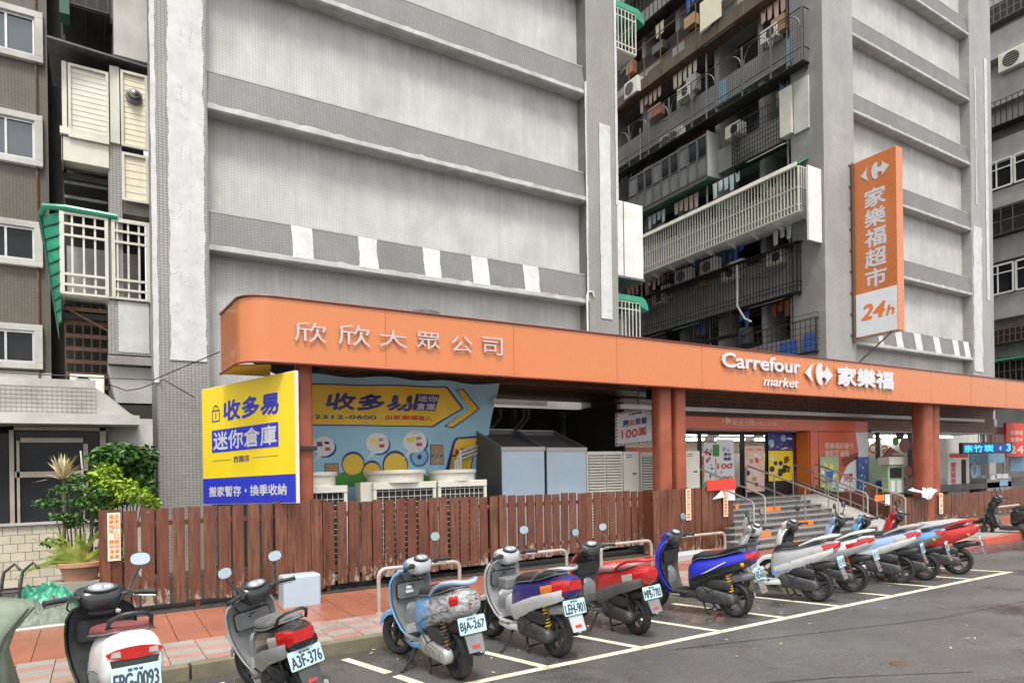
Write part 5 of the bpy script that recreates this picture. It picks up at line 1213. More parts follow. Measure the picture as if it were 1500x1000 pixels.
# low fence, boxes and kiosk in front of it
tt = thing('photo_kiosk', 'pale green upright kiosk with dark screen and paper notes beside the right columns', 'kiosk', AY(1312, 758, 11.2))
K = FY(11.2)
x0, z1 = K.px(1301, 672); x1, z0 = K.px(1325, 748); build(MB().box(x0, x1, 11.2, 11.42, z0, z1), 'body', M['green_print'], tt, bevel=.02)
a = K.px(1299, 672); b = K.px(1326, 680); build(MB().box(a[0], b[0], 11.12, 11.48, b[1], a[1]+.06), 'header', M['cream'], tt, bevel=.01)
build(boxpx(MB(), 1303.5, 685, 1320, 699, 11.18, .03, 11.2), 'screen', M['black_print'], tt)
for (u0, v0, u1, v1) in ((1305,704,1310,722),(1314,703,1321,721),(1306,728,1320,745)): build(boxpx(MB(), u0, v0, u1, v1, 11.185, .015, 11.2), 'notice', M['white_print' if v0 < 720 else 'green_print'], tt)
build(boxpx(MB(), 1314, 722, 1324, 724, 11.1, .1, 11.2), 'tray', M['black_print'], tt)
build(MB().box(x0+.05, x1-.05, 11.22, 11.4, .2, z0), 'base', M['dark'], tt)
mb = MB(); FK = FY(12.2); tri = [FK.px(*p) for p in ((1289,672),(1303,655),(1323,668),(1323,672))]; tt = thing('roof_sign', 'small dark gable shaped sign above the kiosk', 'sign', AY(1306, 672, 12.2)); FK.poly(mb, tri[::-1], 0, .05); build(mb, 'board', M['brown_print'], tt)
mb = MB(); textpx(mb, FK, '咖啡', 1305, 663, 1319, 667, off=.06); build(mb, 'lettering', M['paper'], tt)
tt = thing('bin_crate', 'orange and blue crate on the pale counter left of the kiosk', 'crate', AY(1284, 722, 11.9)); build(boxpx(MB(), 1273, 712, 1296, 724, 11.9, .4, 11.9), 'crate', M['orange_print'], tt); mb = MB(); c = AY(1289, 709, 12.0); mb.ell(c, .26, .2, .14); build(mb, 'bag', M['dblue_print'], tt, True)
build(boxpx(MB(), 1273, 672, 1300, 712, 12.3, .1, 12.3), 'pale_screen', M['green_print'], None, label='pale green screen panel behind the orange crate', cat='screen')
# bay right of the double columns
bw2 = thing('beige_wall', 'plain beige wall under the canopy right of the double columns', 'wall', AY(1410, 720, 14.5)); F14 = FY(14.5)
build(MB().box(F14.px(1362,640)[0], F14.px(1442,640)[0], 14.5, 14.7, 0, ZB), 'panel', M['concrete_pale'], bw2)
build(MB().box(F14.px(1442,640)[0], XRR+3, 17.5, 17.7, 0, 6.0), 'panel', M['grey_render'], bw2)
tt = thing('photo_booth', 'white booth with red header and red lettering behind the right fence', 'booth', AY(1400, 722, 12.0)); F12 = FY(12.0)
x0, z1 = F12.px(1388, 663); x1, _ = F12.px(1420, 663)
build(MB().box(x0, x1, 12.0, 12.9, .2, z1), 'body', M['white_metal'], tt, bevel=.02)
build(boxpx(MB(), 1391, 664.5, 1417, 669.5, 11.98, .03, 12.0), 'header', M['red_print'], tt)
build(boxpx(MB(), 1408, 673, 1415, 718, 11.985, .03, 12.0), 'doorway', M['dark'], tt)
mb = MB()
for k, s_ in enumerate('證件照快速'): textpx(mb, F12, s_, 1393, 677+k*8, 1400, 684+k*8, off=.01, bold=.04)
build(mb, 'lettering', M['red_print'], tt)
tt = thing('blue_panel_ad', 'grey and blue advertising panel beside the booth', 'poster board', AY(1435, 722, 12.4)); build(boxpx(MB(), 1420, 664, 1446, 722, 12.4, .3, 12.4), 'panel', M['grey_iron'], tt); build(boxpx(MB(), 1421, 680, 1436, 716, 12.38, .03, 12.4), 'print', M['ltblue_print'], tt)
mb = MB(); F124 = FY(12.37); x, y = F124.px(1427, 689); mb2 = arc(x, y, .3, 0, 6.28, 20)+arc(x, y, .18, 6.28, 0, 20); F124.poly(mb, mb2, .005); build(mb, 'ring_print', M['white_print'], tt)
tt = thing('display_fridge', 'small glass food cabinet with white boxes on the counter at the right edge', 'food cabinet', AY(1462, 712, 11.6)); F11 = FY(11.6)
build(boxpx(MB(), 1446, 700, 1482, 724, 11.6, .6, 11.6), 'base', M['steel'], tt, bevel=.02)
build(boxpx(MB(), 1447, 664, 1472, 677, 11.6, .6, 11.6), 'canopy_top', M['ltblue_print'], tt)
for u in (1448, 1471): build(boxpx(MB(), u, 677, u+2, 700, 11.6, .05, 11.6), 'post', M['steel'], tt)
for (u, v) in ((1449,699),(1456,697),(1466,697)): build(boxpx(MB(), u, v-3, u+9, v+3, 11.55, .3, 11.6), 'white_box', M['white_print'], tt)
build(boxpx(MB(), 1464, 703, 1476, 711, 11.585, .02, 11.6), 'label_print', M['ltblue_print'], tt)
# LED sign
tt = thing('led_sign', 'glowing cyan LED sign with scrolling characters under the canopy end', 'sign', AY(1446, 663, 10.9)); FLd = FY(10.9)
build(boxpx(MB(), 1410, 648, 1483, 663, 10.9, .12, 10.9), 'case', M['black_print'], tt, bevel=.01)
mb = MB(); FLd.rectpx(mb, 1412, 650, 1481, 661, .003); build(mb, 'backing', M['led_dim'], tt)
mb = MB()
for s_, u0, u1, v0 in (('宗',1412,1424,651),('竹',1426,1439,650.5),('炭',1441,1455,650)): textpx(mb, FLd, s_, u0, v0+1, u1, v0+11, off=.012, bold=.03)
x, y = FLd.px(1465, 656); FLd.disc(mb, x, y, .07, .012); textpx(mb, FLd, '3', 1474, 650, 1480, 660, off=.012, bold=.05); build(mb, 'lettering', M['led'], tt)
tt = thing('hanging_sign', 'dark red hanging board with pink characters at the right edge under the canopy', 'sign', AY(1490, 672, 12.0)); build(boxpx(MB(), 1474, 619, 1515, 668, 12.0, .1, 12.0), 'board', M['red_print'], tt)
mb = MB(); textpx(mb, F12, '家樂福', 1480, 630, 1498, 637, off=.005, bold=.02); textpx(mb, F12, '營業中', 1480, 640, 1498, 647, off=.005, bold=.02); textpx(mb, F12, '24', 1479, 653, 1499, 663, off=.005, bold=.06); build(mb, 'lettering', M['pink_print'], tt)
for k, (u, r_) in enumerate(((1437,.10),(1447,.16),(1455,.14))):
    a = AY(u, 640, 13.0); mb = MB(); mb.tube([(a.x, 13.0, a.z-.25), (a.x, 13.0, ZB)], r_, 12); build(mb, 'vent_pipe', M['steel'], None, True, label=['narrow','thick left','thick right'][k]+' steel vent pipe under the canopy above the LED sign', cat='pipe')
tt = thing('side_awning', 'dark sloped market awning at the right edge behind the food cabinet', 'awning', AY(1480, 690, 12.6)); Fq = FY(12.6)
mb = MB(); q = [Fq.px(*p) for p in ((1448,672),(1483,661),(1530,660),(1530,668),(1480,666))]; Fq.poly(mb, q[::-1], 0, -1.2); build(mb, 'sheet', M['grey_iron'], tt)
build(boxpx(MB(), 1480, 668, 1530, 688, 13.4, .05, 13.4), 'stall_banner', M['ltblue_print'], tt)

# ================================================================== fences
def fence_run(label, x0, x1, Y, zt0, zt1, zb0, zb1, pitch=.2, gap=.040, seed=0, th=.028, behind=True, skip=None):
    t = thing('wooden_fence', label, 'fence', ((x0+x1)/2, Y, min(zb0, zb1)), 'brown plank fences along the arcade')
    base = meshof(MB().box(0, pitch-gap, 0, th, 0, 1.0), 'plank', M['wood']); base.polygons[0].use_smooth = False
    r = random.Random(seed); n = round((x1-x0)/pitch)
    for k in range(n):
        f = (k+.5)/n; x = x0+(x1-x0)*k/n; zb = zb0+(zb1-zb0)*f+r.uniform(-.012,.012); zt_ = zt0+(zt1-zt0)*f+r.uniform(-.016,.014)
        inst(base, 'plank', (x+r.uniform(-.006,.006), Y+r.uniform(-.006,.006), zb), t, rot=(r.uniform(-.006,.006), r.uniform(-.006,.006), r.uniform(-.02,.02)), scl=(r.uniform(.95,1.04), 1, zt_-zb))
    nm = MB()
    for k in range(n):
        f = (k+.5)/n; x = x0+(x1-x0)*k/n
        for h_ in (.185, .845):
            z = zb0+(zb1-zb0)*f+(zt0-zb0)*h_
            for dx in (.05, .11): q = r.uniform(-.006,.006); nm.box(x+dx+q-.004, x+dx+q+.004, Y-.010, Y+.004, z+q-.004, z+q+.004)
    build(nm, 'nails', M['black_iron'], t, kind='stuff')
    if behind:
        for f in (.16, .82):
            z = zb0+(zt0-zb0)*f; z2 = zb1+(zt1-zb1)*f
            build(MB().prism([(x0, Y+th+.003, z), (x1, Y+th+.003, z2), (x1, Y+th+.003, z2+.07), (x0, Y+th+.003, z+.07)], (0,.04,0)), 'rail', M['wood'], t)
        m_ = int((x1-x0)/1.9)+1
        for k in range(m_+1):
            x = x0+.05+(x1-x0-.12)*k/max(1, m_); build(MB().box(x, x+.06, Y+.075, Y+.135, .12, zt0-.08), 'post', M['red_brown'], t)
    return t
xa = AY(157, 800, 10.5).x
fl1 = fence_run('left fence section of spaced brown planks with flaking paint below', xa, AY(403,800,10.5).x, 10.5, 1.545, 1.55, .225, .21, seed=1)
e = AY(145, 800, 10.42).x; tb = fl1; inst(meshof(MB().box(0, .03, 0, .45, 0, 1.36), 'end_board', M['wood']), 'end_board', (e, 10.47, .2), fl1); inst(meshof(MB().box(0, .10, 0, .03, 0, 1.36), 'end_board', M['wood']), 'end_board', (e+.03, 10.45, .2), fl1)
f2a, f2b = AY(404,800,10.38).x, AY(474,800,10.38).x
fl2 = fence_run('boxed fence post section of four tight planks under the yellow sign', f2a, f2b, 10.38, 1.57, 1.57, .19, .19, pitch=.18, gap=.006, seed=2)
inst(meshof(MB().box(0, .03, 0, .16, 0, 1.37), 'end_board', M['wood']), 'end_board', (f2b, 10.39, .2), fl2)
fl3 = fence_run('long middle fence of spaced brown planks behind the scooters', f2b+.05, AY(957,750,10.5).x, 10.5, 1.535, 1.46, .22, .34, seed=3)
f4a, f4b = AY(957,750,10.2).x, AY(1075,750,10.2).x
fl4 = fence_run('tight brown plank box fence beside the steps', f4a, f4b, 10.2, 1.47, 1.47, .14, .14, gap=.008, seed=4)
build(MB().box(f4b-.03, f4b, 10.23, 10.9, .14, 1.46), 'side_board', M['wood'], fl4); build(MB().box(f4a, f4a+.03, 10.23, 10.5, .14, 1.46), 'side_board', M['wood'], fl4)
# fence beside the ramp (runs away from the road)
t = thing('wooden_fence', 'dark plank fence running along the right side of the ramp', 'fence', (17.95, 11, .3), 'brown plank fences along the arcade')
pl = meshof(MB().box(0, .028, 0, .17, 0, 1.0), 'plank', M['wood']); r = random.Random(6)
for k in range(15):
    y = 9.75+k*.19; zb = .16+max(0,(y-9.0))*.30; inst(pl, 'plank', (17.95, y, zb), t, scl=(1,1,max(.3, 1.12-zb)))
t = fence_run('short plank fence closing the gap before the right columns', 17.98, 18.75, 9.8, 1.05, 1.05, .17, .17, seed=9, gap=.008, behind=False)
t = thing('wooden_fence', 'long low fence of narrow planks right of the right columns', 'fence', (26, 10.4, .1), 'brown plank fences along the arcade')
xq = AY(1326, 745, 10.4).x; r = random.Random(12)
pl = meshof(MB().box(0, .165, 0, .03, 0, 1.0), 'plank', M['wood']); x = xq
for k in range(52):
    inst(pl, 'plank', (x, 10.4+r.uniform(-.005,.005), .11), t, scl=(1,1,.775+r.uniform(-.01,.01))); x += .18
build(MB().box(xq, x, 10.44, 10.48, .2, .28).box(xq, x, 10.44, 10.48, .7, .78), 'rail', M['wood'], t)
t = thing('wooden_fence', 'short taller plank fence behind the kiosk, left of the right columns', 'fence', (21, 12.3, .3), 'brown plank fences along the arcade')
for k in range(12): inst(pl, 'plank', (AY(1326,720,12.3).x+k*.18, 12.3, .3), t, scl=(1,1,AY(1335,699,12.3).z-.3))
# gutter edge behind the paving, shade under the fence put into its colour
gu = struct('gutter'); build(MB().box(-8, 17.9, 10.28, 10.45, .02, .127).box(18,40,10.3,10.4,.02,.127), 'gutter_edge', M['dark'], gu)
# notices on the fences
def notice(label, F, u0, v0, u1, v1, lines=(), mat='paper', ink='orange_print', name='notice'):
    x0, y1 = F.px(u0, v0); x1, y0 = F.px(u1, v1); tt = thing(name, label, 'notice', F.p((x0+x1)/2, y0, .01))
    mb = MB(); F.rect(mb, x0, y0, x1, y1, .008, .004); build(mb, 'sheet', M[mat], tt)
    if lines:
        mb = MB(); n = len(lines); w = (x1-x0)
        for c_, s_ in enumerate(lines):
            m_ = len(s_); h = (y1-y0)*.94/m_
            for k, ch in enumerate(s_):
                if ch == ' ': continue
                xx = x1-w*(.12+.80*(c_+1)/n)+w*.04; text(mb, F, ch, xx, y1-(y1-y0)*.03-h*(k+.9), xx+w*.72/n, y1-(y1-y0)*.03-h*(k+.08), off=.014, bold=.02)
        build(mb, 'lettering', M[ink], tt)
    return tt
FN = FY(10.44); notice('long yellowish paper notice with red characters on the left fence end', FN, 157, 751, 177, 820, ('店側出入口請勿停車', '違者拖吊　請勿停車'.replace('　', ' ')))
FN = FY(10.17); notice('narrow yellowish strip notice on the fence beside the steps, left one', FN, 1004, 716, 1012, 761, ('機車停放請排列整齊',)); notice('narrow yellowish strip notice on the fence corner at the steps', FN, 1059, 716, 1066, 756, ('請勿停車違者拖吊',))
notice('small white paper notice at the top corner of the fence by the steps', FN, 1066, 713, 1076, 732, (), 'white_print')
x0, y1 = FN.px(1035, 703); x1, y0 = FN.px(1077, 716.5); tt = thing('red_board', 'blank bright red board standing on the fence beside the steps', 'sign', FN.p((x0+x1)/2, y0)); mb = MB(); FN.rect(mb, x0, y0, x1, y1, .0, .02); build(mb, 'board', M['red_print'], tt)
mb = MB(); q = [FN.px(*p) for p in ((1043,731),(1057,717),(1061,728))]; FN.poly(mb, q, .012, .005); build(mb, 'white_triangle', M['white_print'], None, label='small white triangular paper arrow on the fence by the steps', cat='notice')
FN = FY(10.36); notice('narrow pale strip notice on the right fence beside the columns', FN, 1375, 722, 1381, 752, ('請勿停放',))
FN = FY(9.77); notice('small orange notice on the short fence beside the kiosk', FN, 1281, 725, 1295, 733, (), 'orange_print'); notice('small white notice on the short fence beside the orange one', FN, 1296, 724, 1304, 739, (), 'white_print')
# cloth on the right column foot
mb = MB(); a = AY(1342, 717, 10.2); b = AY(1374, 717, 10.2); r = random.Random(5); nx = 14; ny = 6; vs = []
for j in range(ny+1):
    for i in range(nx+1):
        f = i/nx; g_ = j/ny; w = 1-.55*g_; x = a.x+(b.x-a.x)*(.5+(f-.5)*w+.05*math.sin(g_*5)); z = a.z+.06*math.sin(f*9)-.32*g_*(1-.25*abs(f-.5))
        vs.append((x, 10.22-.06*math.sin(f*14+g_*3)-.04*g_+(.22*(1-g_) if j < 2 else 0), z))
mb.add(vs, [(j*(nx+1)+i, j*(nx+1)+i+1, (j+1)*(nx+1)+i+1, (j+1)*(nx+1)+i) for j in range(ny) for i in range(nx)])
o = build(mb, 'white_cloth', M['cloth'], None, True, label='crumpled white cloth thrown over the fence at the right columns', cat='cloth')
# parking hoops
def hoop(label, xa, xb, Y, z=.13, h=.56):
    r = .10; P = [(xa, Y, z), (xa, Y, z+h-r)]+[(xa+r-r*math.cos(a), Y, z+h-r+r*math.sin(a)) for a in (.4,.8,1.2,1.57)]+[(xb-r+r*math.sin(a), Y, z+h-r+r*math.cos(a)) for a in (0,.4,.8,1.2,1.57)]+[(xb, Y, z)]
    tt = thing('parking_hoop', label, 'bollard rail', ((xa+xb)/2, Y, z), 'steel hoops along the kerb'); build(MB().tube(P, .026, 10), 'hoop', M['rail'], tt, True)
    for x in (xa, xb): build(MB().lathe([(.05,0),(.05,.008),(.03,.012)], (x, Y, z), (0,0,1), 12), 'base_plate', M['rail'], tt)
hoop('steel hoop rail behind the light blue scooter', AZ(553,898,.13).x+.02, 4.22, 8.15)
hoop('steel hoop rail behind the navy and white scooter', 4.98, 6.08, 8.2); hoop('steel hoop rail behind the red scooter', 6.80, 7.88, 8.25); hoop('steel hoop rail in front of the step side fence', 8.45, 9.75, 8.3)
hoop('steel hoop rail on the pavement at the far right', AZ(1459,780,.13).x+.9, AZ(1494,776,.13).x+1.2, 7.75)
# granite blocks
def blockst(label, c, w, d, h, mat='stone', bev=.03):
    return build(MB().box(c.x-w/2, c.x+w/2, c.y, c.y+d, .13, .13+h), 'stone_block', M[mat], None, label=label, cat='stone block', bevel=bev)
blockst('pale blue grey block standing before the fence beside the black scooter', AZ(441, 890, .13)+Vector((0,-.1,0)), .50, .32, .46, 'duct')
blockst('low pale granite bench block beside the steps', AZ(1012, 822, .13), 1.25, .35, .16); blockst('long low granite block near the right columns', Vector((18.9, 8.7, .13)), 1.9, .4, .2)

# ================================================================== plants, tarpaulin and bits at the left
def leaves(mb, fn, n, size, seed, droop=.4):
    r = random.Random(seed)
    for _ in range(n):
        p = Vector(fn(r)); d = Vector((r.gauss(0,1), r.gauss(0,1), r.gauss(0,.6)-droop)).normalized(); s_ = d.cross(Vector((r.gauss(0,1), r.gauss(0,1), 1))).normalized(); u_ = s_.cross(d)
        l = size*r.uniform(.5,1.45); w = l*r.uniform(.2,.34)
        mb.add([p, p+d*l*.5+s_*w+u_*w*.3, p+d*l, p+d*l*.5-s_*w+u_*w*.3], [(0,1,2),(0,2,3)])
def inell(c, rx, ry, rz):
    def f(r):
        while 1:
            x, y, z = r.uniform(-1,1), r.uniform(-1,1), r.uniform(-1,1); q = x*x+y*y+z*z
            if .25 < q < 1: return (c[0]+x*rx, c[1]+y*ry, c[2]+z*rz)
    return f
def pxc(u, v, Y): p = AY(u, v, Y); return (p.x, p.y, p.z)
def shrub(label, name, parts, Y, mat, size, seed, stem, cat='shrub', n=420):
    c0 = parts[0]; base = AY(stem, 840, Y); t = thing(name, label, cat, (base.x, Y, .13))
    mb = MB()
    for q, (u, v, ru, rv) in enumerate(parts):
        c = pxc(u, v, Y+random.uniform(-.15,.15)); k = (AY(u+ru, v, Y).x-c[0]); leaves(mb, inell(c, k, k*.8, k*rv/ru), int(n*.8*ru*rv/500)+30, size, seed+q)
    build(mb, 'foliage', M[mat], t, kind='stuff')
    mb = MB(); r = random.Random(seed)
    for (u, v, ru, rv) in parts: c = pxc(u, v, Y); mb.tube([(base.x+r.uniform(-.04,.04), Y, .2), (base.x*.5+c[0]*.5+r.uniform(-.05,.05), Y, c[2]*.5), (c[0], Y, c[2])], [.022,.014,.006], 5)
    build(mb, 'stem', M['trunk'], t)
shrub('tall dark green glossy shrub against the mosaic pier', 'shrub', [(178,662,28,16),(150,668,20,18),(205,688,24,24),(185,700,28,24),(215,666,16,14),(160,690,24,20),(212,715,16,18)], 12.9, 'leaf', .11, 3, 180)
shrub('bright lime green shrub in front of the glossy one', 'shrub', [(158,690,24,13),(172,712,30,14),(150,705,18,14),(190,724,26,12),(165,735,22,10)], 12.4, 'leaf_lime', .085, 13, 165)
shrub('feathery lime fern spilling over the fence end', 'fern', [(208,730,22,11),(190,722,18,10),(222,738,14,8)], 11.9, 'leaf_lime', .075, 23, 205)
shrub('dark small leaved bonsai shrub reaching out over the terracotta pot', 'shrub', [(140,722,22,14),(120,700,20,8),(150,765,14,20),(100,715,26,8),(75,735,24,7),(120,735,26,10),(95,755,22,7),(80,793,20,6),(110,765,18,9),(140,745,20,14)], 12.2, 'leaf', .07, 33, 118)
# spiky pale plant
def spiky(label, u, v, Y, n, l, mat, seed, name='spiky_plant', up=.5, w=.022):
    c = Vector(pxc(u, v, Y)); t = thing(name, label, 'plant', (c.x, c.y, .13)); mb = MB(); r = random.Random(seed)
    for k in range(n):
        a = r.uniform(0, 6.28); e = r.uniform(-.1, 1.45); d = Vector((math.cos(a)*math.cos(e), math.sin(a)*math.cos(e), math.sin(e)*up+.1)).normalized(); ll = l*r.uniform(.75,1.1); s_ = d.cross(Vector((0,0,1))).normalized()*w
        m1 = c+d*ll*.5; m2 = c+d*ll-Vector((0,0,ll*.12)); mb.add([c-s_*.5, c+s_*.5, m1+s_, m1-s_, m2], [(0,1,2,3),(3,2,4)])
    build(mb, 'leaf_rosette', M[mat], t); build(MB().tube([(c.x, c.y, .2), (c.x+.02, c.y, c.z)], .03, 6), 'stem', M['trunk'], t)
spiky('pale pink and yellow spiky plant in front of the annex window', 92, 702, 12.9, 60, .50, 'leaf_pale', 5, w=.02, up=1.0)
spiky('small pale spiky plant lower among the shrubs', 132, 733, 12.6, 36, .30, 'leaf_pale', 6, up=.9)
# bird's nest fern in a terracotta pot
c = Vector(pxc(118, 822, 12.0)); zp = c.z
t = thing('plant_pot', 'terracotta pot with long arching yellow green fern leaves', 'potted plant', (c.x, c.y, zp-.26))
build(MB().lathe([(.21,0),(.26,.20),(.31,.215),(.31,.275),(.27,.28),(.26,.24),(.05,.24)], (c.x, c.y, zp-.28), (0,0,1), 28), 'pot', M['terracotta'], t, True)
r = random.Random(9)
for k in range(20):
    a = math.pi*(.03+.97*(k%10)/9)+r.uniform(-.15,.15); l = r.uniform(.45,.75); P = []
    for q in range(7): f = q/6; P.append(Vector((c.x+math.cos(a)*l*f*1.15, c.y-.3*f*abs(math.sin(a*1.7))*.6, zp-.02+l*(.75*math.sin(a)+.35)*f*1.1-.55*l*f*f*(1.1-math.sin(a)*.6))))
    mb = MB()
    for q in range(6):
        w0 = .036*math.sin(math.pi*min(.97, q/6+.12)); w1 = .036*math.sin(math.pi*min(.97,(q+1)/6+.12)) if q < 5 else .004; n_ = Vector((0,-.5,1)).normalized(); d = (P[q+1]-P[q]).normalized(); s_ = d.cross(Vector((.2,-1,.1))).normalized()
        mb.add([P[q]-s_*w0, P[q]+s_*w0, P[q+1]+s_*w1, P[q+1]-s_*w1], [(0,1,2,3)])
    build(mb, 'frond', M['leaf_fern'], t)
build(MB().box(c.x-.4, c.x+.35, c.y-.25, c.y+.35, .13, zp-.28), 'stand', M['concrete'], t)
# thin stake
a = AY(118, 660, 12.9); b = AY(122, 700, 12.9); build(MB().tube([a, b, (b.x+.02, b.y, .3)], .012, 5), 'stake', M['white_metal'], None, label='thin white plant stake beside the pale spiky plant', cat='stake')
# green tarpaulin heap
def heap(label, cx_, cy_, rx, ry, h, seed, mat, name='tarpaulin', nx=80, ny=44, base=.13):
    r = random.Random(seed); ph = [(r.uniform(-13,13), r.uniform(-8,8), r.uniform(0,6), r.uniform(.012,.05)) for _ in range(12)]
    vs = []
    for j in range(ny+1):
        for i in range(nx+1):
            x = 2*i/nx-1; y = 2*j/ny-1; q = max(0, 1-abs(x)**3)*max(0, 1-abs(y)**2.5)
            f = sum(w*(1-abs(math.sin(a*x+b*y+c+.8*math.sin(3*y+a))))**2 for a, b, c, w in ph)
            edge = 1+.06*math.sin(9*x+3*y)
            vs.append((cx_+x*rx*edge, cy_+y*ry*edge, base+q**.6*(h*(.45+.30*math.sin(2.1*x+1.2)+.2*math.sin(5*x+2*y))+f*1.3)+.01))
    mb = MB(); mb.add(vs, [(j*(nx+1)+i, j*(nx+1)+i+1, (j+1)*(nx+1)+i+1, (j+1)*(nx+1)+i) for j in range(ny) for i in range(nx)])
    return build(mb, name, M[mat], None, True, label=label, cat='tarpaulin')
c = AZ(88, 882, .2)
heap('crumpled bright green tarpaulin heaped beside the fence end', -.75, 10.9, .75, .42, .34, 3, 'tarp'); heap('faded grey green tarpaulin heap in front of the bright one', -.62, 10.35, .62, .22, .16, 8, 'cover')
build(MB().box(-2.4, .0, 10.03, 10.6, .13, .17), 'pallet_board', M['concrete_pale'], None, label='low grey board under the tarpaulin heap', cat='board', bevel=.01)
# hand truck with red engine
c = Vector(pxc(14, 880, 10.7)); t = thing('hand_truck', 'black hand truck with a red motor at the left edge', 'hand truck', (c.x, 10.7, .13))
mb = MB()
for dx in (-.10, .10): mb.tube([(c.x+dx, 10.7, .2), (c.x+dx, 10.75, .55), (c.x+dx+.03, 10.85, .80), (c.x+dx+.14, 10.9, .90), (c.x+dx+.2, 10.85, .82)], .02, 8)
mb.tube([(c.x-.1, 10.75, .55), (c.x+.1, 10.75, .55)], .015, 6); build(mb, 'frame', M['black_iron'], t, True)
mb = MB(); mb.ell((c.x+.12, 10.55, .38), .11, .1, .11); mb.box(c.x-.12, c.x+.04, 10.45, 10.62, .3, .5); build(mb, 'motor', M['red_body'], t, True)
for dx in (-.14, .18): build(MB().lathe([(.08,-.02),(.10,-.015),(.10,.015),(.08,.02)], (c.x+dx, 10.62, .24), (1,0,0), 16, True), 'wheel', M['tyre'], t, True)

def taped():
    t = NT('light blue tail wrapped in silver tape'); oc = t.tc.outputs['Object']; sp = t.n('ShaderNodeSeparateXYZ'); t.l(oc, sp.inputs[0])
    n1 = t.noise(oc, 7, 9, .7, (1,1,2.2)); n2 = t.noise(oc, 16, 8, .75, (1,1,2.5)); n3 = t.noise(oc, 9, 6, .7, (.8,1,1.6))
    mx = t.n('ShaderNodeMapRange'); mx.inputs['From Min'].default_value = .42; mx.inputs['From Max'].default_value = -.05; t.l(sp.outputs[0], mx.inputs[0])
    m = t.ramp(t.math('ADD', t.math('MULTIPLY', mx.outputs[0], .45), t.math('MULTIPLY', n1, .8)), .56, .62)
    tape = t.ramp(n2, .36, .56, (.05,.05,.05,1), (.55,.56,.57,1)); rust = t.ramp(n3, .60, .66); tape = t.mix(rust, tape, (.28,.06,.03,1))
    col = t.mix(m, t.mix(t.ramp(n2, .4, .7), (.12,.34,.62,1), (.20,.44,.70,1)), tape); t.bump(n2, .8, .008)
    return t.set(col=col, rough=.3, coat=.2)
M['taped_body'] = taped()
